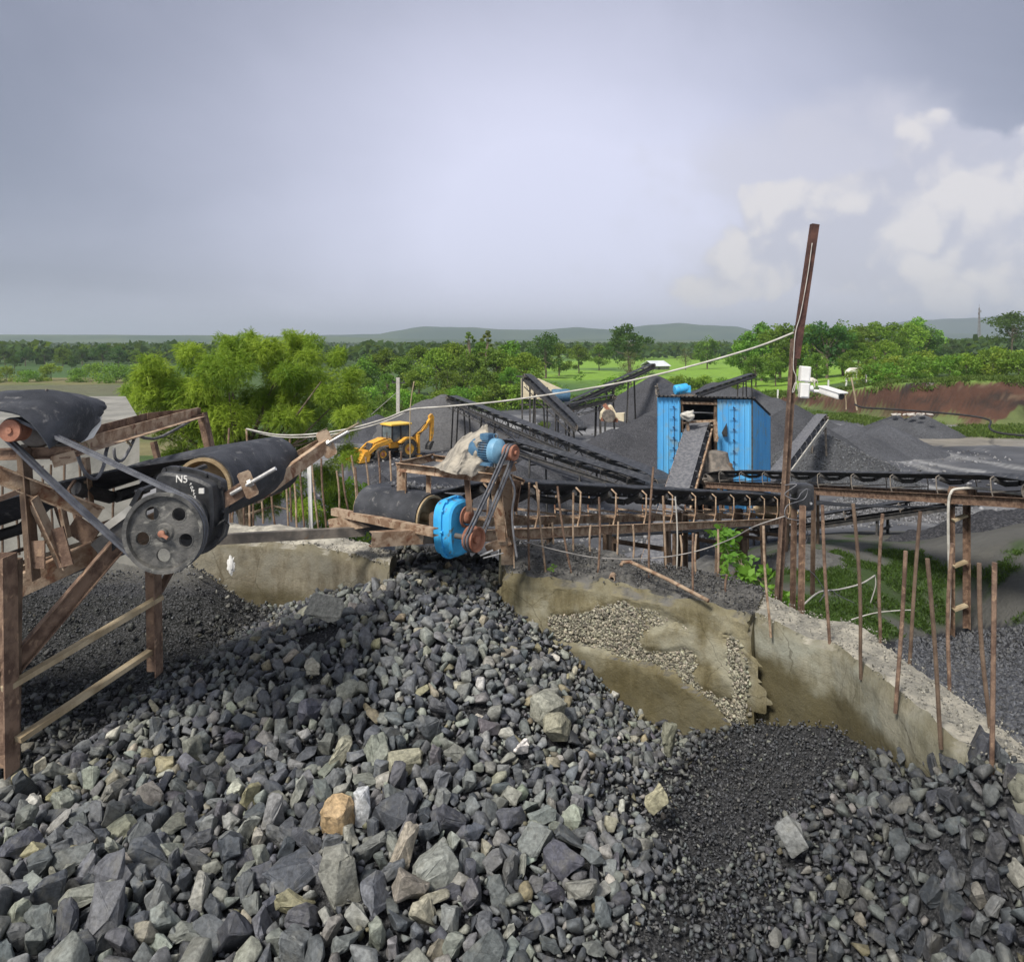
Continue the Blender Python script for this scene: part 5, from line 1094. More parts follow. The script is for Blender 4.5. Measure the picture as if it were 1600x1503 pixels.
# ------------------------------------------------------------------ conveyors
def conveyor(label, group, H, T_, w=.7, r=.2, trough=.09, sp=1.2, rail=.14, legs=(), legm='rust', railm='rust', beltm='rubber', sag=.05, lod=1, wrapmat=None, lattice=False, brackets=True, idlerm='dusty_steel', name='belt_conveyor', thick=.014, skirt=None, legw=.09, empty_org=None, railn=1, taper0=.9):
    H, T_ = Vector(H), Vector(T_); d = (T_ - H); Ln = d.length; d.normalize(); s = d.cross(Vector((0, 0, 1))).normalized(); n = s.cross(d).normalized()
    if n.z < 0: n = -n; s = -s
    base = Vector(((H.x + T_.x) / 2, (H.y + T_.y) / 2, min(H.z, T_.z) - 1)) if empty_org is None else empty_org
    root = thing(name, label, 'conveyor', base, group)
    st = []                                                    # (centre, up offset dir, trough amount)
    K = max(6, int(Ln / .5)); 
    for i in range(K + 1):
        t = i / K * Ln; k = min(1, t / taper0) * min(1, (Ln - t) / taper0); st.append((H + d * t + n * r, n, trough * k * (1 + .05 * math.sin(t * 5.1 / sp))))
    A = 10
    for i in range(1, A): a = math.pi * i / A; o_ = n * math.cos(a) + d * math.sin(a); st.append((T_ + o_ * r, o_, 0))
    for i in range(K + 1):
        t = (1 - i / K) * Ln; st.append((H + d * t - n * (r + sag * math.sin(math.pi * i / K) * 1.5), -n, 0))
    for i in range(1, A): a = math.pi * i / A; o_ = -n * math.cos(a) - d * math.sin(a); st.append((H + o_ * r, o_, 0))
    vv = [-1, -.72, -.38, 0, .38, .72, 1]; m = len(vv); V = []
    for c, o_, tr in st:
        for lay in (0, 1):
            for q in (vv if lay == 0 else vv[::-1]):
                e = max(0, (abs(q) - .36) / .64); V.append(c + s * q * w / 2 * (1 - .08 * (tr / .1 if tr else 0)) + n * tr * e * 1.25 + o_ * (thick * (1 - lay) - thick * lay * 0))
    ns = len(st); Fq = []
    for i in range(ns):
        j = (i + 1) % ns
        for k in range(2 * m): Fq.append((i * 2 * m + k, i * 2 * m + (k + 1) % (2 * m), j * 2 * m + (k + 1) % (2 * m), j * 2 * m + k))
    npmesh('belt', np.array([v[:] for v in V]), np.array(Fq), M[beltm], root, smooth=True)
    for nm, c in (('head_drum', H), ('tail_drum', T_)):
        mb = MB(); mb.lathe([(.04, -w / 2 - .12), (.045, -w / 2 + .09), (r * .84, -w / 2 + .09), (r * .88, -w / 2 - .02), (r - .003, -w / 2 - .02), (r - .003, w / 2 + .02), (r * .88, w / 2 + .02), (r * .84, w / 2 - .09), (.045, w / 2 - .09), (.04, w / 2 + .12)], c, s, 40); mb.build(nm, M['brass_steel' if wrapmat else 'dusty_steel'], root, True)
    rz = -(r * .55 + rail / 2)
    for sg in (-1, 1):
        mb = MB(); mb.chan(H + d * .05 + s * sg * (w / 2 + .05) + n * rz, T_ - d * .02 + s * sg * (w / 2 + .05) + n * rz, rail, .06, up=n, flip=sg)
        if lattice:
            zt = .55
            q0 = H + s * sg * (w / 2 + .05) + n * rz; mb.ell(q0 - n * zt + d * .4, q0 + d * (Ln - .4) - n * zt, .06, up=n)
            nb_ = max(3, int(Ln / 1.2))
            for i in range(nb_): a, b = .4 + (Ln - .8) * i / nb_, .4 + (Ln - .8) * (i + 1) / nb_; mb.beam(q0 + d * a - n * (zt if i % 2 else 0), q0 + d * b - n * (0 if i % 2 else zt), .035, .035)
        mb.build('side_rail', M[railm], root)
    ni = int(Ln / sp)
    if lod:
        mb = MB(); c0 = Vector((0, 0, 0)); e = w / 2; hh = r * .95
        base_ = lambda a, b, c_: s * a + d * b + n * c_
        rr = .045 if lod > 1 else .04
        mb.lathe([(rr, -e * .34), (rr, e * .34)], base_(0, 0, hh - .06), s, 8)
        for sg in (-1, 1): mb.lathe([(rr, 0), (rr, e * .66)], base_(sg * e * .37, .03, hh - .055), (s * sg + n * (trough * 1.9 / e)), 8)
        rollers = mb; mo = MB()
        for sg in (-1, 1):
            mo.tube([base_(sg * (e + .05), .03, rz * .2 - .1), base_(sg * (e + .075), .03, .02), base_(sg * (e + .06), .03, hh + trough * .7), base_(sg * e * .96, .03, hh + trough * 1.15)], .013 if lod > 1 else .014, 5)
        mo.beam(base_(-e - .06, .03, -.02), base_(e + .06, .03, -.02), .035, .02)
        for k in range(len(mo.v)): pass
        org = Vector((0, 0, 0)); ORG[None] = org
        me1 = bpy.data.meshes.new('idler'); allv = rollers.v + mo.v; me1.from_pydata(allv, [], rollers.f + [tuple(i + len(rollers.v) for i in f) for f in mo.f]); me1.materials.append(M[idlerm]); me1.materials.append(M['dark_steel']); me1.polygons.foreach_set('material_index', [1 if i < len(rollers.f) else 0 for i in range(len(me1.polygons))])
        for i in range(min(ni, 60)):
            o = bpy.data.objects.new('idler', me1); link(o, root); o.location = H + d * (sp * (i + .8)) - base
    for t, foot, spread in legs:
        for sg in (-1, 1):
            a = H + d * t + s * sg * (w / 2 + .06) + n * (rz - rail * .4); gz_ = foot if foot is not None else Z1(a.x, a.y) - .15; mb = MB(); mb.ell(Vector((a.x + s.x * sg * spread, a.y + s.y * sg * spread, gz_)), a, legw, .008, up=d); mb.build('leg', M[legm], root)
        a = H + d * t + n * (rz - .35); mb = MB(); mb.ell(a - s * (w / 2 + .05), a + s * (w / 2 + .05), .06, .006); mb.build('cross_brace', M[legm], root)
    return root, H, d, s, n
# feed conveyor under the blue gearbox (A)
A_H, A_T = Vector((-1.10, 7.50, 7.34)), Vector((6.25, 18.2, 5.02))
conv_a, AH, Ad, As, An = conveyor('dark rubber belt conveyor with the blue gearbox and big drum feeding the stone pile', None, A_H, A_T, w=.80, r=.215, trough=.12, sp=.98, rail=.115, legs=((3.6, None, .0), (5.6, None, .05), (8.2, None, .0), (10.6, None, .05), (12.4, None, 0)), railm='rust_pale', legm='rust_dark', lod=2, wrapmat=1, idlerm='rust_pale')
# conveyor rising into the blue shed (B)
conveyor('dusty inclined belt conveyor climbing through the doorway of the blue shed', None, P(1092, 664, 28.6), P(1022, 892, 21.5), w=.80, r=.16, trough=.05, sp=.9, rail=.14, railm='rust_pale', beltm='rubber_dusty', idlerm='cable_grey', legs=((.7, 1.4, .2), (4.0, 1.6, .1)), legm='rust_dark')
# conveyor crossing to the east (C)
c0, c1_ = P(1120, 748, 25), P(1640, 768, 12.9)
conveyor('black belt conveyor crossing from the blue shed to the iron ladder posts', None, c0, c1_, w=.75, r=.17, trough=.08, sp=1.33, rail=.17, railm='rust', legs=((1.2, None, 0), (5.0, None, .0)), legm='rust_dark', sag=.22, idlerm='dusty_steel', lod=2)
# two long conveyors from the shed to the north-west heaps (D)
conveyor('upper of two long dark conveyors running from the blue shed to the grey heap', None, P(704, 622, 67), P(1040, 757, 27), w=.75, r=.2, trough=.08, sp=2.2, rail=.16, railm='dark_steel', legm='dark_steel', idlerm='dark_steel', legs=((3.5, None, .2), (5.6, None, .2), (14, None, .2), (18, None, .2)), sag=.35, lattice=True, legw=.14)
conveyor('lower of two long dark conveyors ending behind the blue motor', None, P(792, 692, 35), P(1035, 767, 26.5), w=.7, r=.18, trough=.08, sp=1.5, rail=.14, railm='dark_steel', legm='dark_steel', idlerm='dark_steel', legs=((2.5, None, .1), (6, None, .1)), sag=.2, legw=.10)
# far plant conveyors (E, F)
conveyor('steep far conveyor running down from the cream hopper on stilts', None, P(824, 588, 66), P(908, 668, 55), w=.65, r=.2, trough=.08, sp=1.5, rail=.25, railm='dark_steel', legm='dark_steel', idlerm='dark_steel', lattice=True, legs=((3, None, .2), (8, None, .1)), legw=.14)
conveyor('far conveyor whose head hangs over the tallest dark cone', None, P(1020, 571, 86), P(884, 634, 66), w=.5, r=.2, trough=.05, sp=2, rail=.22, railm='dark_steel', legm='dark_steel', idlerm='dark_steel', lattice=True, legs=((7, None, .2), (13, None, .2)), legw=.14)
conveyor('short far conveyor ending beside the cream crusher', None, P(958, 621, 64), P(872, 640, 62), w=.5, r=.2, trough=.05, sp=1.5, rail=.22, railm='dark_steel', legm='dark_steel', idlerm='dark_steel', lattice=True, legs=((1.5, None, .2), (4.0, None, .2)), legw=.14)
conveyor('thin dark conveyor rising behind the roof of the blue shed', None, P(1176, 586, 74), P(1080, 618, 58), w=.6, r=.15, trough=.04, sp=2, rail=.14, railm='dark_steel', legm='dark_steel', idlerm='dark_steel', legs=((2, None, .3), (4, None, .2)), legw=.1)
conveyor('tiny steep conveyor showing over the shed roof next to the blue motor', None, P(1038, 604, 38), P(1052, 660, 33), w=.7, r=.15, trough=.04, sp=1.2, rail=.14, railm='dusty_steel', legm='dark_steel', lod=1)
conveyor('open framed grey conveyor dropping coarse gravel beside the leaning pole', None, P(1284, 652, 44), P(1200, 760, 33), w=.55, r=.18, trough=.05, sp=1.3, rail=.2, railm='cable_white', legm='dusty_steel', idlerm='cable_grey', beltm='rubber_dusty', legs=((1.0, None, .1),), legw=.1)
conveyor('low dark conveyor lying across the gravel beneath the crossing conveyor', None, P(1490, 782, 21), P(1190, 826, 25), w=.7, r=.13, trough=.05, sp=1.6, rail=.14, railm='dark_steel', legm='dark_steel', idlerm='dusty_steel', legs=((2, None, 0), (6, None, 0)))

# cream hopper on stilts, cream crusher, drum motor at heads
r = thing('screening_hopper', 'cream panelled hopper on tall stilts at the top of the steep far conveyor', 'hopper', P(830, 640, 66))
mb = MB(); mb.plate([P(814, 592, 69), P(842, 592, 69), P(885, 611, 69), P(884, 625, 69), P(814, 622, 69)], 1.6, (0, 1, 0)); mb.build('panel', M['cream'], r)
for a in (816, 828, 836, 855, 872): mb = MB(); q = P(a, 595, 65.1); mb.beam(Vector((q.x, q.y, 0)), Vector((q.x, q.y, q.z - (a - 828) * .02)), .14, .14); mb.build('leg', M['dark_steel'], r)
mb = MB(); mb.beam(P(807, 588, 65.5), P(828, 589, 65.5), .2, .12); mb.beam(P(828, 588, 65.4), P(850, 612, 65.4), .14, .14); mb.beam(P(812, 632, 65.3), P(880, 634, 65.3), .12, .12); mb.build('frame', M['dark_steel'], r)
mb = MB(); mb.lathe([(.1, -.75), (.5, -.75), (.55, -.6), (.55, .6), (.5, .75), (.1, .75)], P(876, 618, 65), (1, .1, 0), 20); mb.build('blue_drum', M['blue_motor'], r, True)
r = thing('jaw_crusher', 'cream crusher with a flywheel and chute in front of the dark heap', 'crusher', P(957, 657, 60))
mb = MB(); mb.plate([P(946, 636, 60), P(955, 633, 60), P(963, 648, 60), P(960, 656, 60), P(938, 655, 60), P(939, 645, 60)], 1.2, (0, 1, 0)); mb.build('body', M['cream'], r)
mb = MB(); mb.plate([P(962, 646, 59), P(976, 645, 59), P(976, 658, 59), P(968, 656, 59)], .9, (.3, 1, 0)); mb.build('chute', M['cream'], r)
mb = MB(); mb.lathe([(.15, -.1), (.38, -.12), (.5, -.12), (.5, .12), (.38, .12), (.15, .1)], P(951, 650, 59), (0.2, -1, .1), 24); mb.build('flywheel', M['dusty_steel'], r, True)
mb = MB(); mb.beam(P(944, 632, 59.6), P(955, 645, 59.3), .25, .25); mb.beam(P(939, 655, 59.3), P(965, 657, 59.3), .3, .25); mb.build('frame', M['pulley_rust'], r)
# motor over the shed
r = thing('drive_motor', 'sky blue motor box perched above the roof line of the blue shed', 'motor', P(1066, 618, 34))
mb = MB(); mb.lathe([(.08, -.32), (.20, -.30), (.22, -.24), (.22, .24), (.20, .3), (.08, .32)], P(1064, 608, 34), (1, .2, .15), 20); mb.build('motor_body', M['blue_paint'], r, True)
mb = MB(); mb.cham(P(1075, 608, 34), (.22, .3, .32), .04); mb.build('gearbox', M['blue_paint'], r); mb = MB(); mb.box(P(1066, 619, 34), (.9, .4, .1)); mb.beam(P(1062, 619, 34), P(1062, 650, 34), .09, .09); mb.beam(P(1074, 619, 34), P(1074, 650, 34), .09, .09); mb.build('stand', M['rust_pale'], r)

# ------------------------------------------------------------------ blue shed
SY = 28.4
def shed():
    gl = 1.0; r = thing('sheet_metal_shed', 'tall bright blue corrugated sheet shed with a dark doorway for the conveyor', 'shed', (P(1100, 800, SY).x, SY, gl))
    xs = lambda px, Y=SY: (px - 800) / F * Y
    def rib_sheet(name, p0, p1, ztop0, ztop1, zb, cut=None):
        """profiled sheet from p0 to p1 in plan; trapezoid ribs every 0.2 m"""
        p0, p1 = Vector((p0[0], p0[1], 0)), Vector((p1[0], p1[1], 0)); Ln = (p1 - p0).length; d = (p1 - p0).normalized(); nn = Vector((d.y, -d.x, 0)); pr = []; x = 0
        while x < Ln:
            pr += [(x, 0), (min(Ln, x + .15), 0), (min(Ln, x + .165), .028), (min(Ln, x + .185), .028)]; x += .2
        pr.append((Ln, 0)); mb = MB(); V = []
        for a, o_ in pr:
            q = p0 + d * a + nn * o_; zt = ztop0 + (ztop1 - ztop0) * a / Ln; V += [(q.x, q.y, zb), (q.x, q.y, zt)]
        n_ = len(pr); V2 = [(v[0] - nn.x * .004, v[1] - nn.y * .004, v[2]) for v in V]; fs = []
        for i in range(n_ - 1):
            fs += [(2 * i, 2 * i + 2, 2 * i + 3, 2 * i + 1)]
        mb.add(V, fs); mb.add(V2, fs); return mb.build(name, M['sheet'], r)
    zt = P(0, 621, SY).z; zt2 = P(0, 624, SY).z
    lft = rib_sheet('front_sheet', (xs(1028), SY), (xs(1063), SY), zt, zt, gl)
    low = rib_sheet('low_sheet', (xs(1063) + .01, SY + .01), (xs(1080), SY + .01), P(0, 676, SY).z, P(0, 676, SY).z, gl)
    rgt = rib_sheet('front_sheet', (xs(1121), SY), (xs(1174), SY), zt2, P(0, 624.5, SY).z, gl)
    # side wall runs back, its top sloping with the roof
    Yb = SY + 2.6; zb_ = P(0, 651, Yb).z
    sd_ = rib_sheet('side_sheet', (xs(1175.5), SY), (xs(1203, Yb), Yb), P(0, 624.5, SY).z, zb_, gl)
    rib_sheet('side_sheet', (xs(1036, SY + 3.2), SY + 3.2), (xs(1028), SY), zt - .8, zt, gl)
    mb = MB(); a, b, c, e = Vector((xs(1026), SY - .12, zt + .05)), Vector((xs(1176), SY - .12, zt2 + .05)), Vector((xs(1203, Yb) + .05, Yb, zb_ + .05)), Vector((xs(1036, SY + 3.2), SY + 3.2, zt - .75))
    mb.add([a, b, c, e], [(0, 1, 2, 3)]); mb.add([a + Vector((0, 0, .035)), b + Vector((0, 0, .035)), c + Vector((0, 0, .035)), e + Vector((0, 0, .035))], [(0, 1, 2, 3)])
    for i in range(24): k = i / 23; q = a.lerp(b, k); mb.box(q + Vector((0, -.02, .02)), (.09, .06, .05))
    mb.build('roof', M['dark_steel'], r)
    mb = MB(); mb.box((xs(1120), SY + 3.05, 3.55), (3.1, .05, 5.1)); mb.build('back_wall', M['dark'], r)  # back wall coloured near black to stand in for shade inside the doorway
    for px in (1066, 1119): mb = MB(); mb.beam((xs(px), SY + .12, gl), (xs(px), SY + .12, zt2 - .03), .1, .1); mb.build('post', M['rust_dark'], r)
    mb = MB(); mb.beam((xs(1063), SY + .05, P(0, 629.5, SY).z), (xs(1121), SY + .05, P(0, 631, SY).z), .06, .09); mb.build('lintel', M['rust_pale'], r)
    mb = MB(); mb.beam((xs(1175), SY - .01, gl), (xs(1175), SY - .01, zt2), .05, .05); mb.build('corner_strip', M['dark_steel'], r)
    # bent flap of torn sheet
    mb = MB(); mb.add([(xs(1127), SY - .03, P(0, 676, SY).z), (xs(1134.5), SY - .10, P(0, 660, SY).z), (xs(1133.5), SY - .26, P(0, 681, SY).z), (xs(1129), SY - .10, P(0, 682, SY).z)], [(0, 1, 2, 3)]); mb.build('torn_flap', M['dark'], r)
    # printed marks of the sheet maker: small slanted flags on ticked lines
    for px0, ys_ in ((1053, range(636, 776, 16)), (1147, (637, 654, 671, 688, 705, 722, 739))):
        mb = MB(); x = xs(px0); mb.box((x, SY - .034, P(0, ys_[-1] - 8, SY).z + .0), (.018, .006, 0.02))
        mb.beam((x, SY - .034, P(0, ys_[0] + 2, SY).z), (x, SY - .034, P(0, ys_[-1] + 4, SY).z), .012, .006)
        for y in ys_:
            mb.beam((x - .17, SY - .036, P(0, y + 3, SY).z), (x + .12, SY - .036, P(0, y + 3, SY).z), .006, .014); mb.beam((x - .05, SY - .042, P(0, y - 1, SY).z), (x + .03, SY - .042, P(0, y + 1.2, SY).z), .006, .05)
        mb.build('printed_mark', M['mark'], lft if px0 < 1100 else rgt)
    # lower skirt under the crossing conveyor
    return r
shed()
# timber and steel frame round the shed doorway, pale sack
r = thing('conveyor_portal_frame', 'rusty angle iron portal over the top of the conveyor in the shed doorway', 'frame', P(1095, 720, SY - .5)); q = lambda a, b, y=SY - .45: P(a, b, y)
for a0_, b0_, a1_, b1_, w_ in ((1074,660,1118,658,.09),(1074,660,1075,690,.09),(1117,658,1118,690,.12),(1115,660,1121,686,.07),(1068,661,1080,660,.07)):
    mb = MB(); mb.ell(q(a0_, b0_), q(a1_, b1_), w_, .01, up=(0, 1, 0)); mb.build('angle_bar', M['rust_pale'], r)
mb = MB(); q0 = P(1076, 650, SY - .55); rs = np.random.RandomState(4); 
bm = bmesh.new(); bmesh.ops.create_icosphere(bm, subdivisions=3, radius=1)
for v in bm.verts: v.co = Vector((v.co.x * .26, v.co.y * .16, v.co.z * .17 + .06 * max(0, v.co.x))) * (1 + .55 * mnoise.noise(v.co * 1.6) + .18 * mnoise.noise(v.co * 5)) + q0
bm.verts.index_update(); mb.add([v.co.copy() for v in bm.verts], [tuple(v.index for v in f.verts) for f in bm.faces]); bm.free(); tag(mb.build('sack', M['cable_white'], smooth='all'), 'crumpled white sack perched on the portal in the shed doorway', 'sack')
# crusher body under the shed
r = thing('cone_crusher', 'dusty brown crusher body under the blue shed beside the rising conveyor', 'crusher', P(1120, 745, SY - 1))
mb = MB(); mb.lathe([(.3, 0), (.62, .05), (.66, .35), (.5, .6), (.42, .95), (.2, 1.0)], P(1118, 748, SY - .9), (0, 0, 1), 24); mb.build('bowl', M['dusty_steel'], r, True)
mb = MB(); mb.cham(P(1134, 731, SY - 1.1), (.42, .4, .38), .08); mb.build('housing', M['rust_dark'], r); mb = MB()
for a in (1100, 1112, 1126, 1138): mb.beam(P(a, 748, SY - 1), P(a + 4, 800, SY - 1), .1, .1)
mb.beam(P(1095, 752, SY - 1), P(1145, 752, SY - 1), .16, .16); mb.build('stand', M['rust_dark'], r)
# ------------------------------------------------------------------ near machinery
def text_mesh(body, size, extr=.003):
    cu = bpy.data.curves.new('lettering', 'FONT'); cu.body = body; cu.size = size; cu.extrude = extr; cu.align_x = 'CENTER'; cu.align_y = 'CENTER'
    to = bpy.data.objects.new('lettering', cu); COL.objects.link(to); dg = bpy.context.evaluated_depsgraph_get(); me = bpy.data.meshes.new_from_object(to.evaluated_get(dg)); bpy.data.objects.remove(to); return me
def put_text(body, size, pos, ux, nn, parent, mat):
    ux = Vector(ux).normalized(); nn = Vector(nn).normalized(); uy = nn.cross(ux).normalized(); ux = uy.cross(nn); me = text_mesh(body, size); me.transform(Matrix.Translation(Vector(pos) - ORG[parent]) @ Matrix((ux, uy, nn)).transposed().to_4x4()); me.materials.append(mat)
    o = bpy.data.objects.new('lettering', me); link(o, parent); return o
def holed_disc(R_, rin, holes, hr, hd, n=60):
    """front face of a pulley web with round holes: (verts2d, faces)"""
    vs, fs = [], []
    bm = bmesh.new(); ed = []
    def ring(cx, cy, r, k):
        v = [bm.verts.new((cx + math.cos(2 * math.pi * i / k) * r, cy + math.sin(2 * math.pi * i / k) * r, 0)) for i in range(k)]
        for i in range(k): ed.append(bm.edges.new((v[i], v[(i + 1) % k])))
    ring(0, 0, R_, n)
    for i in range(holes): a = 2 * math.pi * i / holes - math.pi / 2; ring(math.cos(a) * hd, math.sin(a) * hd, hr, 24)
    bmesh.ops.triangle_fill(bm, use_beauty=True, use_dissolve=False, edges=ed)
    bm.faces.ensure_lookup_table()
    bad = []
    for f in bm.faces:
        c = f.calc_center_median()
        for i in range(holes):
            a = 2 * math.pi * i / holes - math.pi / 2
            if (c.x - math.cos(a) * hd) ** 2 + (c.y - math.sin(a) * hd) ** 2 < (hr * .9) ** 2 and all(abs(math.hypot(v.co.x - math.cos(a) * hd, v.co.y - math.sin(a) * hd) - hr) < hr * .05 for v in f.verts): bad.append(f); break
    bmesh.ops.delete(bm, geom=bad, context='FACES_ONLY'); return bm
def wheel(name, c, ax, R_, w, parent, mat, holes=5, up=(0, 0, 1), spin=0.0):
    s, u, d = fr(ax, up); c = Vector(c); rim = MB()
    # rim with V grooves; d points to the viewer side
    rim.lathe([(R_ * .90, -w / 2), (R_, -w / 2), (R_, -w * .40), (R_ * .93, -w * .25), (R_, -w * .06), (R_, w * .06), (R_ * .93, w * .25), (R_, w * .40), (R_, w / 2), (R_ * .965, w / 2), (R_ * .90, w / 2 - .004), (R_ * .875, w * .22)], c, d, 64, cap=False)
    rim.lathe([(R_ * .90, -w / 2), (R_ * .875, w * .0)], c, d, 64, cap=False); rm = rim.build(name, mat, parent, True)
    bm = holed_disc(R_ * .885, 0, holes, R_ * .172, R_ * .56); bmesh.ops.rotate(bm, verts=bm.verts, cent=(0, 0, 0), matrix=Matrix.Rotation(spin, 3, 'Z')); bm.verts.index_update()
    g = bmesh.ops.extrude_face_region(bm, geom=list(bm.faces)); vv = [v for v in g['geom'] if isinstance(v, bmesh.types.BMVert)]; bmesh.ops.translate(bm, verts=vv, vec=(0, 0, w * .16)); bm.verts.index_update()
    web = MB(); web.add([c + s * v.co.x + u * v.co.y + d * (v.co.z + w * .02) for v in bm.verts], [tuple(v.index for v in f.verts) for f in bm.faces]); bm.free()
    for i in range(holes): a = 2 * math.pi * i / holes - math.pi / 2 + spin; web.lathe([(R_ * .172, w * .02), (R_ * .190, w * .19), (R_ * .195, w * .205), (R_ * .168, w * .205), (R_ * .165, w * .02)], c + (s * math.cos(a) + u * math.sin(a)) * R_ * .56, d, 24, cap=False)
    o = web.build('wheel_web', mat, parent, True); ORG[rm] = ORG[parent]; o.parent = rm
    hb = MB(); hb.lathe([(R_ * .24, -w * .3), (R_ * .24, w * .2), (R_ * .20, w * .30), (R_ * .11, w * .31), (R_ * .11, w * .55), (R_ * .09, w * .6), (.002, w * .6)], c, d, 28, cap=False); h_ = hb.build('hub', mat, parent, True); h_.parent = rm
    bs = MB(); bs.lathe([(R_ * .085, w * .5), (R_ * .085, w * .72), (R_ * .05, w * .76), (.002, w * .76)], c, d, 16, cap=False); bs.beam(c + d * w * .7 + s * -R_ * .16 + u * -R_ * .10, c + d * w * .7, .016, .012, d); b_ = bs.build('shaft_end', M['pulley_rust'], parent, True); b_.parent = rm
    return rm
def belt_loop(name, c1, r1, c2, r2, ax, w, th, parent, mat, offs=(0,)):
    """crossed over two pulleys whose axes are parallel"""
    s, u, d = fr(ax); c1 = Vector(c1); c2 = Vector(c2); o = c1; mb = MB()
    p2 = c2 - c1; dd = p2.dot(d); P1 = Vector((0, 0)); P2 = Vector((p2.dot(s), p2.dot(u))); D = P2.length; a0 = math.atan2(P2.y, P2.x); be_ = math.acos(max(-1, min(1, (r1 - r2) / D)))
    for off in offs:
        pts = []
        n1 = 20
        for i in range(n1 + 1): a = a0 + be_ + (2 * math.pi - 2 * be_) * i / n1; pts.append((r1 * math.cos(a), r1 * math.sin(a), 0.0))
        for i in range(1, 12): k = i / 12; pts.append((r1 * math.cos(a0 - be_) * (1 - k) + (P2.x + r2 * math.cos(a0 - be_)) * k, r1 * math.sin(a0 - be_) * (1 - k) + (P2.y + r2 * math.sin(a0 - be_)) * k, dd * k))
        for i in range(n1 + 1): a = a0 - be_ + 2 * be_ * i / n1; pts.append((P2.x + r2 * math.cos(a), P2.y + r2 * math.sin(a), dd))
        for i in range(1, 12): k = i / 12; sagk = -.012 * math.sin(k * math.pi); pts.append((r1 * math.cos(a0 + be_) * k + (P2.x + r2 * math.cos(a0 + be_)) * (1 - k), r1 * math.sin(a0 + be_) * k + (P2.y + r2 * math.sin(a0 + be_)) * (1 - k) + sagk, dd * (1 - k)))
        m = len(pts); W_ = [o + s * a + u * b + d * (c + off) for a, b, c in pts]; V = []
        for i, p in enumerate(W_):
            t = (W_[(i + 1) % m] - W_[i - 1]).normalized(); nn = t.cross(d).normalized(); V += [p + d * w / 2 + nn * th / 2, p - d * w / 2 + nn * th / 2, p - d * w * .32 - nn * th / 2, p + d * w * .32 - nn * th / 2]
        mb.add(V, [(i * 4 + k, i * 4 + (k + 1) % 4, ((i + 1) % m) * 4 + (k + 1) % 4, ((i + 1) % m) * 4 + k) for i in range(m) for k in range(4)])
    return mb.build(name, mat, parent, True)
def motor(parent, c, ax, r, L_, mat1, mat2, fins=True, name='electric_motor', up=(0, 0, 1)):
    s, u, d = fr(ax, up); c = Vector(c); mb = MB()
    mb.lathe([(.01, -L_ * .5), (r * .8, -L_ * .5), (r * .95, -L_ * .42), (r * .95, -L_ * .12), (r * .86, -L_ * .12), (r * .86, L_ * .16)], c, d, 32, cap=False)
    if fins:
        for k in range(30):
            a = k / 30 * 2 * math.pi; q_ = s * math.cos(a) + u * math.sin(a); mb.beam(c + q_ * r * .9 - d * L_ * .14, c + q_ * r * .9 + d * L_ * .18, .005, r * .22, q_)
    b = mb.build(name, mat1, parent, True)
    e = MB(); e.lathe([(r * .88, L_ * .16), (r * 1.04, L_ * .17), (r * 1.06, L_ * .27), (r * 1.0, L_ * .36), (r * .75, L_ * .42), (r * .42, L_ * .46), (r * .25, L_ * .5), (.01, L_ * .5)], c, d, 32, cap=False)
    for k in range(6): a = k / 6 * 2 * math.pi + .3; q_ = s * math.cos(a) + u * math.sin(a); e.lathe([(.012, 0), (.012, L_ * .05), (.002, L_ * .05)], c + q_ * r * .95 + d * L_ * .27, d, 6)
    e1 = e.build('end_bell', mat2, parent, True); e1.parent = b
    t = MB(); t.cham(c + u * r * 1.12 - d * L_ * .05, (r * .9, r * .55, r * .9), .012, Matrix((s, u, d)).transposed()); t1 = t.build('terminal_box', mat1, parent); t1.parent = b
    f = MB(); f.box(c - u * r * 1.02 + s * r * .75, (r * .35, r * .25, L_ * .55), Matrix((s, u, d)).transposed()); f.box(c - u * r * 1.02 - s * r * .75, (r * .35, r * .25, L_ * .55), Matrix((s, u, d)).transposed()); f1 = f.build('foot', mat1, parent); f1.parent = b
    l = MB(); l.tube([c + u * (r * 1.2 + .022 * math.sin(a)) + d * (L_ * .24 + .022 * math.cos(a)) for a in np.linspace(0, 2 * math.pi, 15)[:-1]], .006, 6, closed=True); l1 = l.build('lifting_eye', mat1, parent, True); l1.parent = b
    ORG[b] = ORG[parent]; return b
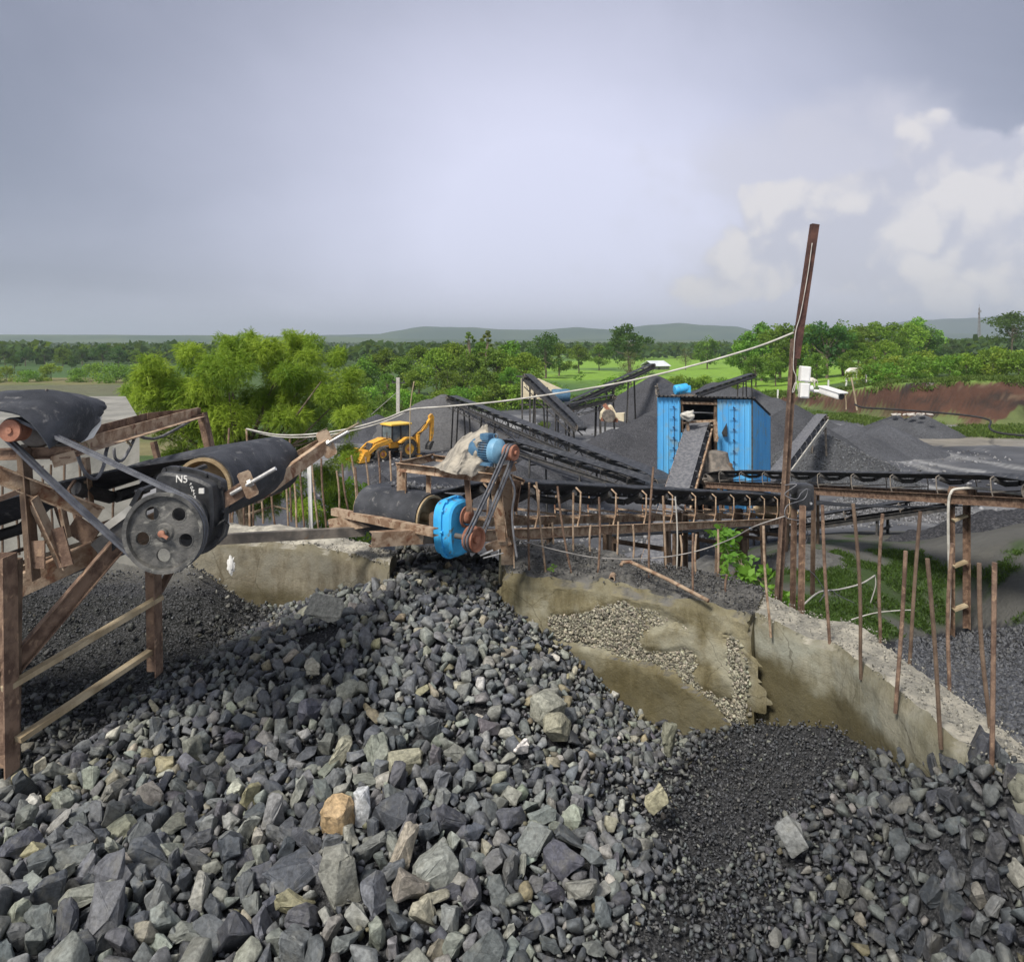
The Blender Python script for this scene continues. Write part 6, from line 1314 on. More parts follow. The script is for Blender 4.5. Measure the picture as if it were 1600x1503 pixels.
def gearbox(parent, pts, c, s, u, d, depth, mat, name='gearbox', flange=.022):
    """shaft mounted reducer: an outline in (s,u) swept along d with a split flange and bolts"""
    for _ in range(2 if len(pts) < 20 else 0): pts = [((a[0] * (1 - k) + b[0] * k), (a[1] * (1 - k) + b[1] * k)) for a, b in zip(pts, pts[1:] + pts[:1]) for k in (.25, .75)]
    mb = MB(); n = len(pts); P_ = [Vector(c) + s * a + u * b for a, b in pts]; cx = sum((p for p in P_), Vector()) / n
    def ring(k, off): return [cx + (p - cx) * k + d * off for p in P_]
    lay = [ring(.55, -depth * .5), ring(.88, -depth * .5), ring(.955, -depth * .44), ring(.96, -depth * .1), ring(1.06, -depth * .1), ring(1.06, depth * .06), ring(.96, depth * .06), ring(.955, depth * .42), ring(.88, depth * .5), ring(.5, depth * .5)]
    vs = [p for r_ in lay for p in r_]; fs = [(i * n + k, i * n + (k + 1) % n, (i + 1) * n + (k + 1) % n, (i + 1) * n + k) for i in range(len(lay) - 1) for k in range(n)] + [tuple(range(n))[::-1], tuple(range((len(lay) - 1) * n, len(lay) * n))]
    mb.add(vs, fs); o = mb.build(name, mat, parent, True); ORG[o] = ORG[parent]
    b = MB()
    for k in range(0, n, max(1, n // 10)): b.lathe([(.014, -.01), (.014, depth * .06), (.002, depth * .06)], cx + (P_[k] - cx) * 1.01 + d * depth * .06, d, 6)
    bo = b.build('bolt', mat, parent); bo.parent = o; return o
def oval(a, b, n=28, e=2.6, cx=0, cy=0, rot=0, egg=0.0):
    out = []
    for i in range(n):
        t = 2 * math.pi * i / n; x = math.copysign(abs(math.cos(t)) ** (2 / e), math.cos(t)) * a; y = math.copysign(abs(math.sin(t)) ** (2 / e), math.sin(t)) * b; x *= 1 + egg * y / b
        out.append((cx + x * math.cos(rot) - y * math.sin(rot), cy + x * math.sin(rot) + y * math.cos(rot)))
    return out

# ---- the feed conveyor: its gearbox, wheel, motor stand (all one machine) ; name its label
conv_a['label'] = 'big rubber belt conveyor with the sky blue gearbox, pouring stone onto the pile'
ca = conv_a
# shaft, bearing and gearbox on the near side of the drum (east end)
ax = -As if As.x < 0 else As                     # axis pointing east/near
s_, u_, d_ = fr(ax)
gc = A_H + ax * .56
m = MB(); m.lathe([(.035, -.15), (.035, .16)], A_H + ax * .50, ax, 16); m.cham(A_H + ax * .455 - Vector((0, 0, .02)), (.10, .20, .16), .02); m.build('bearing_block', M['rust_dark'], ca, True)
gb = gearbox(ca, oval(.19, .265, 32, 3.2, 0, -.045, R(-4), -.04), A_H + ax * .68, s_, u_, d_, .21, M['blue_paint'])
m = MB(); m.lathe([(.06, 0), (.06, .035), (.045, .05), (.03, .055), (.002, .055)], A_H + ax * .80 + Vector((.02, 0, .06)), ax, 28, cap=False); m.lathe([(.1, 0), (.1, .012), (.075, .014)], A_H + ax * .803 + Vector((.02, 0, .06)), ax, 28, cap=False); k = m.build('shaft_cap', M['pulley_rust'], ca, True); k.parent = gb
pc = P(740, 842, 6.72); wr_ = .112
w1 = MB(); w1.lathe([(wr_ * .2, -.05), (wr_ * .96, -.05), (wr_, -.04), (wr_ * .88, -.02), (wr_, 0), (wr_ * .88, .02), (wr_, .04), (wr_ * .96, .05), (wr_ * .84, .048), (wr_ * .76, .02), (wr_ * .32, .018), (wr_ * .30, .05), (wr_ * .12, .052), (.002, .052)], pc, ax, 40, cap=False); w1.build('driven_pulley', M['pulley_rust'], ca, True)
m = MB(); m.lathe([(.025, -.2), (.025, 0)], pc, ax, 12); m.build('input_shaft', M['dark_steel'], ca, True)
mc = P(798, 707, 6.72)                             # motor pulley
w2 = MB(); r2 = .072; w2.lathe([(r2 * .3, -.05), (r2 * .96, -.05), (r2, -.04), (r2 * .86, -.02), (r2, 0), (r2 * .86, .02), (r2, .04), (r2 * .9, .05), (r2 * .3, .045), (r2 * .28, .07), (.002, .07)], mc, ax, 32, cap=False); w2.build('motor_pulley', M['pulley_rust'], ca, True)
belt_loop('drive_belt', mc, r2, pc, wr_, ax, .022, .014, ca, M['vbelt'], offs=(-.018, .014))
mcn = mc - ax * .34; mo_ = motor(ca, mcn + ax * .10, ax, .108, .33, M['blue_motor'], M['blue_motor_light'])
# angle iron table under the motor
Tb = lambda a, b, Y: P(a, b, Y)
for nm, a, b, w_, mt in (('table_beam', Tb(622,728,7.4), Tb(774,746,6.75), .075, 'rust_pale'), ('table_beam', Tb(622,727,7.45), Tb(676,714,8.2), .06, 'rust_pale'), ('table_beam', Tb(676,714,8.2), Tb(735,722,7.9), .06, 'rust_pale'),
    ('table_beam', Tb(748,742,6.9), Tb(806,727,7.05), .07, 'rust_pale'), ('table_beam', Tb(735,722,7.9), Tb(818,752,7.2), .05, 'rust_pale'),
    ('stand_post', Tb(630,728,7.42), Tb(630,782,7.42), .10, 'rust_pale'), ('stand_post', Tb(671,738,7.3), Tb(671,770,7.3), .05, 'rust_pale'), ('stand_post', Tb(731,746,6.95), Tb(735,800,6.95), .055, 'rust'), ('stand_post', Tb(776,745,6.9), Tb(787,838,6.9), .10, 'rust_pale'), ('stand_post', Tb(795,742,7.0), Tb(797,884,7.0), .12, 'rust_pale'), ('stand_post', Tb(810,752,7.15), Tb(803,800,7.15), .09, 'rust')):
    m = MB(); m.ell(a, b, w_, .008, up=(0, -1, .3)); m.build(nm, M[mt], ca)
for a, b, w_, h_ in ((Tb(760,858,6.9), Tb(797,843,6.9), .075, .06), (Tb(783,822,6.85), Tb(784,846,6.85), .07, .03), (Tb(758,735,7.0), Tb(768,748,7.0), .12, .08)):
    m = MB(); m.beam(a, b, h_, w_); m.build('bracket', M['rust_pale'], ca)
m = MB(); m.tube([Tb(750,868,6.75), Tb(770,860,6.8)], .012, 8); m.tube([Tb(755,872,6.75), Tb(786,864,6.85)], .007, 6); m.build('tension_screw', M['bright_steel'], ca)
# channels that carry the drum
for a, b, h_, w_, mt in ((Tb(517,800,7.75), Tb(676,833,6.75), .07, .07, 'rust_pale'), (Tb(514,822,7.7), Tb(584,812,7.45), .13, .05, 'rust_pale'), (Tb(581,844,6.7), Tb(662,839,6.95), .13, .07, 'rust_pale'), (Tb(662,839,6.95), Tb(700,836,7.2), .13, .06, 'rust_dark')):
    m = MB(); m.chan(a, b, h_, w_, .009, flip=-1); m.build('carrying_channel', M[mt], ca)
m = MB(); m.chan(Tb(300,846,6.9), Tb(570,831,7.6), .09, .06, .008, flip=-1); 
r = thing('steel_cross_beam', 'long thin olive channel beam lying from the black wheel to the feed conveyor drum', 'beam', Tb(430,840,7.2)); m.build('beam', M['dusty_steel'], r)
# canvas thrown over the motor
q = lambda a, b, Y: P(a, b, Y)
rows_ = [[(762,663,7.0),(764,690,6.86),(762,716,6.84),(757,741,6.84)], [(752,668,7.03),(745,690,6.84),(742,716,6.80),(738,741,6.80)], [(738,674,7.1),(727,694,6.92),(722,718,6.84),(714,742,6.80)], [(724,682,7.2),(712,698,7.05),(706,718,6.95),(697,737,6.88)], [(714,692,7.35),(704,704,7.2),(698,718,7.1),(686,730,7.0)], [(706,704,7.5),(698,712,7.4),(690,722,7.25),(676,730,7.15)]]
back_ = [(764,661,7.05),(785,672,7.3),(806,690,7.5)]
def cloth(grid, nu, nv, fold, seed, th=.006):
    g0 = np.array([[list(P(*c)) for c in r_] for r_ in grid]); a, b = g0.shape[:2]; U = np.linspace(0, a - 1, nu); Vv = np.linspace(0, b - 1, nv); out = np.zeros((nu, nv, 3))
    for i, u in enumerate(U):
        i0 = min(int(u), a - 2); f = u - i0; f = f * f * (3 - 2 * f) * .5 + f * .5; row = g0[i0] * (1 - f) + g0[i0 + 1] * f
        for j, v_ in enumerate(Vv): j0 = min(int(v_), b - 2); h = v_ - j0; out[i, j] = row[j0] * (1 - h) + row[j0 + 1] * h
    uu, vv = np.meshgrid(np.linspace(0, 1, nu), np.linspace(0, 1, nv), indexing='ij')
    out[..., 1] += np.sin(uu * 17 + vv * 3 + fbm(uu * 3, vv * 3, seed=seed) * 3) * fold * (.4 + .6 * (1 - vv)) + fbm(uu * 9, vv * 9, oct=4, seed=seed) * fold * 1.2
    out[..., 2] += fbm(uu * 6, vv * 6, oct=3, seed=seed + 1) * fold * .7 + np.sin(uu * 23) * fold * .35 * vv
    V = np.concatenate([out.reshape(-1, 3), out.reshape(-1, 3) + np.array((0, th, -th * .2))]); idx = np.arange(nu * nv).reshape(nu, nv); q = np.stack([idx[:-1, :-1], idx[:-1, 1:], idx[1:, 1:], idx[1:, :-1]], -1).reshape(-1, 4)
    return V, np.concatenate([q, q[:, ::-1] + nu * nv])
V, Fq = cloth(rows_, 60, 40, .03, 5); tag(npmesh('canvas_cover', V, Fq, M['canvas'], smooth='all'), 'stiff dusty canvas with a dark tear draped beside the blue motor', 'canvas cover')
V, Fq = cloth([[(763,660,6.95),(764,662,7.2),(764,664,7.5)],[(784,670,6.98),(785,671,7.25),(785,672,7.5)],[(808,691,6.98),(808,691,7.25),(806,690,7.5)]], 20, 12, .01, 9)
tag(npmesh('rubber_flap', V, Fq, M['rubber_dusty'], smooth='all'), 'stiff dark rubber sheet roofing the blue motor', 'rubber sheet')
m = MB(); m.plate([P(711,690,6.99), P(722,682,6.99), P(716,697,6.94), P(711,704,6.94)], .012, (0, 1, 0)); 
m.build('torn_patch', M['dark'], bpy.data.objects['canvas_cover'] if False else None) if False else None
# stones still riding on the belt
rs = np.random.RandomState(41); n = 900; t = rs.rand(n) ** 1.3 * 9; v_ = rs.uniform(-1, 1, n); pos = np.array([list(A_H + Ad * a + As * b * .26 + An * (.225 + .02 + abs(b) ** 2 * .03)) for a, b in zip(t, v_)]); vv_, ff_, cc_ = bake(SMALL, pos, rs.uniform(.008, .034, n), np.array((.09, .092, .10)) * rs.uniform(.5, 1.8, (n, 1)), rs)
tag(npmesh('crushed_stone_load', vv_, ff_, M['stone'], col=cc_), 'thin layer of crushed stone riding on the feed belt', 'crushed stone', kind='stuff')

# ---- west conveyor with the black wheel
D1, D2 = Vector((-2.03, 5.05, 8.03)), Vector((-1.87, 6.05, 8.05)); bc = (D1 + D2) / 2; wd = (D2 - D1).length
axw = (D1 - D2).normalized()                        # towards the viewer
dirb = Vector((axw.y, -axw.x, 0)).normalized()
if dirb.x > 0: dirb = -dirb
dirb = (dirb + Vector((0, 0, -.33))).normalized()
cw, WH, Wd, Ws, Wn = conveyor('rubber belt conveyor with the black five holed wheel and its tan steel trestle', None, bc, bc + dirb * 4.6, w=wd * .98, r=.205, trough=.11, sp=1.1, rail=.12, railm='rust_pale', lod=2, legs=(), idlerm='rust', sag=.06, wrapmat=1)
cw['label'] = 'rubber belt conveyor driven by the black five holed wheel, on a rusty trestle'
q = P
def bars(lst, par):
    for it in lst:
        nm, kind, a, b, w_, mt = it[:6]; m = MB(); up = it[6] if len(it) > 6 else (0, -1, 0)
        if kind == 'L': m.ell(a, b, w_, .008, up=up)
        elif kind == 'C': m.chan(a, b, w_, w_ * .45, .008, up=up if len(it) > 6 else (0, 0, 1), flip=it[7] if len(it) > 7 else -1)
        elif kind == 'B': m.beam(a, b, w_, w_ * .35, up)
        elif kind == 'F': m.beam(a, b, .012, w_, up if len(it) > 6 else (0, 0, 1))
        m.build(nm, M[mt], par)
bars([('trestle_post', 'L', q(8,866,4.25), q(12,1205,4.25), .125, 'rust'), ('trestle_post', 'L', q(30,872,4.35), q(26,1190,4.35), .04, 'rust_dark'),
      ('trestle_post', 'L', q(240,880,5.05), q(243,1052,5.05), .105, 'rust'),
      ('brace', 'C', q(-8,1072,4.3), q(186,846,4.75), .10, 'rust', (0, 0, 1), 1),
      ('brace', 'L', q(268,892,5.2), q(250,925,5.2), .05, 'rust'),
      ('stringer', 'C', q(28,918,4.6), q(150,862,4.85), .13, 'rust_pale', (0, 0, 1), -1), ('stringer', 'C', q(150,862,4.85), q(250,815,5.0), .13, 'rust_dark', (0, 0, 1), -1),
      ('drive_post', 'L', q(36,700,4.55), q(52,905,4.55), .085, 'rust_dark'), ('drive_post', 'L', q(50,778,4.5), q(100,886,4.6), .075, 'rust_pale'), ('drive_post', 'L', q(96,790,4.9), q(106,840,4.9), .05, 'rust_pale'),
      ('gusset', 'F', q(57,845,4.52), q(57,888,4.52), .10, 'rust', (1, 0, 0)), ('gusset', 'F', q(88,825,4.55), q(104,884,4.55), .085, 'rust', (1, 0, 0)), ('gusset', 'F', q(112,818,4.95), q(148,842,4.95), .13, 'rust', (0, 0, 1)),
      ('cross_channel', 'C', q(-10,738,4.45), q(156,803,4.75), .095, 'rust_pale', (0, 0, 1), 1), ('cross_channel', 'F', q(-4,781,4.4), q(32,767,4.5), .03, 'rust'),
      ('motor_beam', 'C', q(-20,710,4.6), q(112,706,4.62), .07, 'rust', (0, 0, 1), 1), ('motor_beam', 'L', q(86,712,4.62), q(314,646,7.1), .085, 'rust_pale', (0, 0, 1)), ('motor_beam', 'L', q(90,693,5.0), q(233,654,6.5), .07, 'rust', (0, 0, 1)), ('motor_beam', 'L', q(233,654,6.5), q(316,645,7.1), .07, 'rust', (0, 0, 1)),
      ('rack_post', 'L', q(316,645,7.1), q(332,715,7.1), .10, 'rust'), ('rack_post', 'L', q(240,690,6.5), q(250,730,6.5), .06, 'rust'), ('rack_post', 'L', q(134,715,5.3), q(141,788,5.3), .055, 'rust_pale'),
      ('gusset', 'F', q(82,722,4.58), q(118,712,4.62), .07, 'rust_pale'), 
      ('take_up_rail', 'C', q(318,802,4.72), q(392,757,4.78), .085, 'rust', (0, 0, 1), -1), ('take_up_rail', 'C', q(400,778,5.55), q(516,694,6.1), .10, 'rust_pale', (0, 0, 1), -1), ('take_up_rail', 'L', q(400,748,5.75), q(516,684,6.25), .05, 'rust_pale', (0, 0, 1)),
      ('chain_guard', 'F', q(160,828,4.7), q(212,790,4.7), .045, 'plain_concrete' if False else 'cable_white', (0, 0, 1)), ('chain_guard', 'F', q(152,862,4.72), q(214,806,4.72), .12, 'dark_steel', (0, 0, 1))], cw)
for a, b, Y in ((387,757,4.75), (510,694,6.08)):
    m = MB(); nn = (q(420,738,Y) - q(387,757,Y)).normalized(); nrm = Vector((.5, -1, .1)); k = .085 * Y / 4.75
    c = q(a, b, Y); ux = Vector((.32, .05, -.8)).normalized(); uy = ux.cross(nrm.normalized()).normalized()
    m.plate([c + ux * k * x_ + uy * k * y_ for x_, y_ in ((-.95, -.42), (-1, .3), (-.85, .45), (.85, .45), (1, .3), (.95, -.4), (.8, -.5), (-.8, -.5))], .014, nrm); m.build('take_up_plate', M['rust_pale'], cw)
    m = MB(); m.tube([c - nn * .12, c + nn * .20], .014, 10); m.lathe([(.026, -.012), (.026, .014)], c + nn * .02, nn, 6); m.build('take_up_screw', M['bright_steel'], cw, True)
for a, b in ((q(5,1078,4.22), q(252,932,5.05)), (q(28,1156,4.22), q(234,1018,5.05))):
    m = MB(); m.beam(a, b, .05, .03); 
    tag(m.build('wooden_rail', M['wood']), 'upper slanting wooden rail tied across the legs of the rusty trestle' if b.z > 7.2 else 'lower slanting wooden rail tied across the legs of the rusty trestle', 'rail', 'wooden rails on the trestle')
# gearbox on the near end of the drum, with the big wheel
wc = q(259, 831, 4.42); sw, uw, dw = fr(axw)
gcen = q(300, 792, 4.78)
g2 = gearbox(cw, [(-.20,.14),(-.19,.17),(-.05,.22),(.10,.24),(.17,.235),(.20,.19),(.19,.12),(.215,.0),(.21,-.12),(.15,-.24),(.02,-.29),(-.12,-.26),(-.2,-.15),(-.21,0)], gcen, sw, uw, dw, .20, M['black_paint'])
m = MB(); m.lathe([(.14, 0), (.14, .03), (.12, .045), (.08, .05), (.075, .09), (.002, .09)], gcen + dw * .1 + uw * -.03 + sw * -.03, dw, 36, cap=False); k = m.build('output_cap', M['black_paint'], cw, True); k.parent = g2
m = MB(); m.lathe([(.03, -.30), (.03, 0)], wc, dw, 14); k = m.build('input_shaft', M['dark_steel'], cw, True); k.parent = g2
m = MB(); m.tube([q(338,822,4.7), q(352,812,4.7), q(356,820,4.7), q(352,836,4.7), q(340,848,4.7)], .012, 6); m.build('torque_lug', M['black_paint'], cw, True)
m = MB(); m.beam(q(212,770,4.68), q(322,728,4.95), .05, .022); m.beam(q(208,790,4.68), q(222,764,4.68), .05, .03); m.build('gearbox_bracket', M['black_paint'], cw)
fdir = (q(300, 792, 4.6) - q(259, 831, 4.3))
put_text('N5', .062, q(284, 749, 4.565), -sw, dw, g2, M['letter'])
for i, ch in enumerate('POWER'):
    a = (298 + i * 1.7, 757 + i * 5.0); put_text(ch, .021, q(a[0], a[1], 4.562), -sw + uw * -.25, dw, g2, M['letter'])
m = MB(); m.box(q(315, 767, 4.58), (.03, .012, .03)); m.build('painted_patch', M['letter'], cw)
wax = (axw + Vector((.16, 0, .06))).normalized()
wheel('flywheel', wc, wax, .232, .085, cw, M['castiron'], spin=R(2))
mp = q(24, 672, 4.42); m = MB(); rp = .066
m.lathe([(rp * .3, -.05), (rp, -.05), (rp * .88, -.025), (rp, 0), (rp * .88, .025), (rp, .045), (rp * .94, .055), (rp * .3, .055), (rp * .28, .065), (.002, .065)], mp, wax, 32, cap=False); m.build('motor_pulley', M['pulley_rust'], cw, True)
belt_loop('drive_belt', mp, rp, wc, .226, wax, .026, .016, cw, M['vbelt'], offs=(-.02, .02))
motor(cw, mp - wax * .33, wax, .115, .40, M['dusty_steel'], M['dusty_steel'])
# half-rolled conveyor rubber over the motor
def hood():
    nu, nv = 44, 40; out = np.zeros((nu, nv, 3)); rs = np.random.RandomState(3)
    F0 = [(-34,665),(-20,648),(0,640),(30,645),(48,660),(66,683),(76,700)]; F1 = [(-40,640),(0,625),(60,620),(120,619),(160,628),(158,648),(126,688)]
    f0 = np.array([list(P(a, b, 4.30 + .0 * i)) for i, (a, b) in enumerate(F0)]); f1 = np.array([list(P(a, b, y)) for (a, b), y in zip(F1, (5.0, 5.05, 5.1, 5.12, 5.1, 5.0, 4.85))])
    def interp(A_, t):
        tt = t * (len(A_) - 1); i = min(int(tt), len(A_) - 2); f = tt - i; p0 = A_[max(i - 1, 0)]; p1 = A_[i]; p2 = A_[i + 1]; p3 = A_[min(i + 2, len(A_) - 1)]
        return .5 * (2 * p1 + (p2 - p0) * f + (2 * p0 - 5 * p1 + 4 * p2 - p3) * f * f + (3 * p1 - p0 - 3 * p2 + p3) * f ** 3)
    for i in range(nu):
        a, b = interp(f0, i / (nu - 1)), interp(f1, i / (nu - 1))
        for j in range(nv): k = j / (nv - 1); out[i, j] = a * (1 - k) + b * k + np.array((0, 0, .09 * math.sin(k * math.pi) * (1 - (i / (nu - 1)) * .5)))
    uu, vv = np.meshgrid(np.linspace(0, 1, nu), np.linspace(0, 1, nv), indexing='ij'); out[..., 2] += fbm(uu * 4, vv * 4, seed=6) * .012
    jag = fbm(uu * 30, vv * 0, oct=4, seed=7) * .03 * np.clip((vv - .9) / .1, 0, 1); out[..., 0] += jag
    th = np.array((0, .004, -.012)); V = np.concatenate([out.reshape(-1, 3), (out + th).reshape(-1, 3)]); idx = np.arange(nu * nv).reshape(nu, nv); q_ = np.stack([idx[:-1, :-1], idx[:-1, 1:], idx[1:, 1:], idx[1:, :-1]], -1).reshape(-1, 4); n = nu * nv
    e = [np.stack([a[:-1], a[1:], a[1:] + n, a[:-1] + n], -1) for a in (idx[0], idx[-1], idx[:, 0], idx[:, -1])]
    r = thing('motor_hood', 'curved piece of black conveyor rubber laid over the motor above the black wheel', 'motor cover', P(60, 690, 4.7))
    npmesh('rubber_sheet', V, np.concatenate([q_, q_[:, ::-1] + n] + e), M['rubber'], r, smooth=True)
    # pale underside ply showing at the torn end
    m = MB(); m.add([P(160,634,5.07), P(158,664,4.97), P(146,684,4.9), P(126,692,4.84), P(136,668,4.93), P(150,646,5.02)], [(0, 1, 2, 3, 4, 5)]); m.add([P(160,634,5.09), P(158,664,4.99), P(146,684,4.92), P(126,692,4.86), P(136,668,4.95), P(150,646,5.04)], [(0, 1, 2, 3, 4, 5)]); m.build('torn_ply', M['white_plastic'], r)
    m = MB(); c = P(73, 617, 4.72); m.tube([c + Vector((0, .014 * math.cos(a), .022 * math.sin(a) + .01)) for a in np.linspace(0, 2 * math.pi, 13)[:-1]], .006, 6, closed=True); m.build('lifting_eye', M['dusty_steel'], r, True)
hood()
def cable(name, label, pts, rr, mat, cat='cable', group=None, n=26):
    A_ = [Vector(p) for p in pts]; out = []
    for i in range(len(A_) - 1):
        p0, p1, p2, p3 = A_[max(i - 1, 0)], A_[i], A_[i + 1], A_[min(i + 2, len(A_) - 1)]
        for k in range(max(3, n // len(A_))):
            f = k / max(3, n // len(A_)); out.append(.5 * (2 * p1 + (p2 - p0) * f + (2 * p0 - 5 * p1 + 4 * p2 - p3) * f * f + (3 * p1 - p0 - 3 * p2 + p3) * f ** 3))
    out.append(A_[-1]); m = MB(); m.tube(out, rr, 8); o = m.build(name, M[mat], None, 'all'); return tag(o, label, cat, group)
cable('power_cable', 'thick dark cable looping down below the motor frame', [q(126,690,5.0), q(122,712,5.0), q(134,740,5.0), q(150,748,5.1), q(162,728,5.2), q(168,698,5.3), q(184,682,5.6), q(200,676,5.8), q(240,686,6.3), q(280,668,6.7), q(306,652,7.0)], .012, 'cable_grey')
cable('power_cable', 'small hanging loop of dark cable beside the tied rope', [q(178,700,5.5), q(180,716,5.5), q(190,720,5.55), q(200,706,5.6), q(210,684,5.7), q(206,678,5.8), q(190,682,5.6)], .011, 'cable_grey')
cable('rope_tie', 'frayed tan rope knotted round the frame beam and the cable', [q(184,676,5.7), q(196,684,5.65), q(204,694,5.65), q(210,682,5.7), q(200,672,5.8), q(196,688,5.62), q(206,696,5.62)], .007, 'wood', 'rope')
cable('rope_tie', 'thin tan wire tie twisted round the corner behind the motor hood', [q(118,686,4.85), q(130,700,4.8), q(142,708,4.8), q(134,690,4.85), q(124,700,4.8)], .005, 'wood', 'rope')
cable('power_cable', 'thin grey cable running along the big brown post beside the blue gearbox', [q(792,735,6.9), q(804,765,6.85), q(800,800,6.85), q(803,840,6.85), q(808,872,6.85)], .010, 'cable_grey')

# ---- the leaning pole with boxes, camera, wires, twin angle posts, motor
Yp = 6.66
r = thing('leaning_pole', 'tall rusty steel pole leaning east over the pit wall, the highest thing in view', 'pole', q(1217,944,Yp))
m = MB(); m.prof([(-.033, -.033), (.033, -.033), (.033, -.02), (-.02, -.02), (-.02, .033), (-.033, .033)], q(1217,948,Yp), q(1243,530,Yp), (0, -1, 0)); m.build('lower_bar', M['rust'], r)
m = MB(); m.prof([(-.031, -.031), (.031, -.031), (.031, .031), (-.031, .031)], q(1242.5,560,Yp - .012), q(1273,351,Yp - .012), (0, -1, 0)); m.build('upper_bar', M['maroon'], r)
r = thing('junction_box', 'upper of two white plastic boxes strapped to the leaning pole', 'junction box', q(1257,597,6.62), 'white boxes on the leaning pole')
m = MB(); m.cham(q(1257,584.5,6.62), (.085, .07, .135), .01, Matrix.Rotation(R(5), 3, 'Y')); m.build('case', M['white_plastic'], r); m = MB(); m.cham(q(1258.5,584.5,6.585), (.07, .012, .118), .004, Matrix.Rotation(R(5), 3, 'Y')); m.build('lid', M['white_plastic'], r)
r = thing('junction_box', 'lower of two white plastic boxes on the leaning pole, level with the camera arm', 'junction box', q(1256,623,6.62), 'white boxes on the leaning pole')
m = MB(); m.cham(q(1256,610,6.62), (.078, .07, .13), .01, Matrix.Rotation(R(4), 3, 'Y')); m.build('case', M['white_plastic'], r); m = MB(); m.cham(q(1258,610,6.585), (.062, .012, .112), .004, Matrix.Rotation(R(4), 3, 'Y')); m.build('lid', M['white_plastic'], r)
r = thing('security_camera', 'white bullet camera on a short arm, tilted down, beside the leaning pole', 'camera', q(1290,620,6.5))
a, b = q(1282,611,6.6), q(1316,622,6.35); s1, u1, d1 = fr(b - a); Rc = Matrix((s1, u1, d1)).transposed()
m = MB(); m.cham((a + b) / 2 + u1 * .012, (.07, .055, (b - a).length * .9), .014, Rc); m.build('camera_body', M['white_plastic'], r); m = MB(); m.cham((a + b) / 2 + u1 * .045 + d1 * .012, (.086, .012, (b - a).length * 1.02), .004, Rc); m.build('sun_shield', M['white_plastic'], r)
m = MB(); m.lathe([(.026, 0), (.026, .012), (.004, .012)], b - d1 * .018 + u1 * .01, d1, 20); m.build('lens', M['dark'], r, True)
m = MB(); m.tube([q(1262,607,6.62), q(1272,611,6.62), q(1283,612,6.6)], .014, 10); m.lathe([(.026, 0), (.026, .03)], q(1264,607,6.62), (1, 0, 0), 16); m.build('bracket_arm', M['white_plastic'], r, True)
for k, (a, b, lab) in enumerate(((1239,962,'nearer of two rusty angle posts standing behind the foot of the leaning pole'), (1252,978,'second rusty angle post beside its twin behind the leaning pole'))):
    Y = 7.1 if k == 0 else 6.5; m = MB(); m.ell(q(a + 3, 770 if k == 0 else 790, Y), q(a, b, Y), .042, .007, up=(0, -1, 0)); tag(m.build('angle_post', M['rust']), lab, 'post', 'twin angle posts behind the pole')
m = MB(); m.beam(q(1300,745,7.4), q(1300,745,7.4) + Vector((0, 0, -1.9)), .05, .04); m.v = []; m.f = []
m.ell(q(1272,770,7.6), q(1270,930,7.6), .035, .007, up=(0, -1, 0)); tag(m.build('angle_post', M['rust_dark']), 'dark slim post between the twin posts and the first iron rod', 'post')
r = thing('hanging_motor', 'black cast motor fixed behind the leaning pole under the crossing belt', 'motor', q(1252,800,6.9))
m = MB(); m.cham(q(1254,776,6.95), (.17, .15, .24), .035); m.build('case', M['black_paint'], r, True); m = MB(); m.cham(q(1256,778,6.84), (.12, .05, .16), .02); m.build('end_cover', M['black_paint'], r, True)
m = MB(); m.cham(q(1238,762,6.95), (.10, .16, .09), .015); m.build('terminal_box', M['black_paint'], r, True)
for a, b in ((1248,798),(1266,786)):
    m = MB(); m.lathe([(.012, 0), (.012, .02), (.002, .02)], q(a, b, 6.82), (0, -1, 0), 8); m.build('bolt', M['bright_steel'], r)
cable('overhead_cable', 'long pale cable sagging from the iron rods over the yard to the leaning pole', [q(1240,520,6.66), q(1180,543,6.75), q(1080,572,6.95), q(960,600,7.2), q(800,625,7.6), q(700,635,7.9), q(641,640,8.1), q(600,655,8.2), q(540,671,8.35), q(480,679,8.5), q(430,679,8.6), q(385,670,8.7)], .0085, 'cable_white', n=80)
cable('overhead_cable', 'second thinner strand sagging just below the long pale cable', [q(641,641,8.12), q(600,659,8.2), q(540,675,8.35), q(480,683,8.5), q(430,682,8.6), q(388,672,8.72)], .007, 'cable_white', n=60)
cable('bamboo_stick', 'thin pale stick rising from the take up plate to the sagging cable', [q(510,688,6.15), q(530,678,6.6), q(560,662,7.2)], .012, 'wood', 'stick')
cable('cable_prop', 'slender bare pole propping the kink of the long cable near the backhoe', [q(641,720,8.1), q(641,640,8.1), q(647,596,8.1)], .006, 'wood', 'stick')
cable('white_wire', 'white wire running down the west edge of the leaning pole', [q(1269,380,6.6), q(1262,430,6.6), q(1251,490,6.6), q(1243,520,6.6), q(1240,560,6.6), q(1240,578,6.6), q(1244,590,6.6), q(1241,610,6.6), q(1238,612,6.6), q(1244,597,6.6), q(1249,622,6.6)], .0035, 'cable_white', n=60)
cable('white_wire', 'grey wires knotted round the foot of the leaning pole and trailing to the grass', [q(1226,758,6.6), q(1245,757,6.55), q(1226,772,6.58), q(1244,780,6.6), q(1252,770,6.7), q(1262,764,6.7), q(1256,780,6.7), q(1230,790,6.58), q(1228,808,6.58), q(1250,815,6.6), q(1262,832,6.8), q(1258,850,6.9), q(1246,862,6.9), q(1252,880,6.9), q(1274,900,6.95), q(1288,925,7), q(1280,940,7), q(1296,922,7.1), q(1310,930,7.2), q(1335,942,7.3)], .0038, 'cable_grey', n=120)
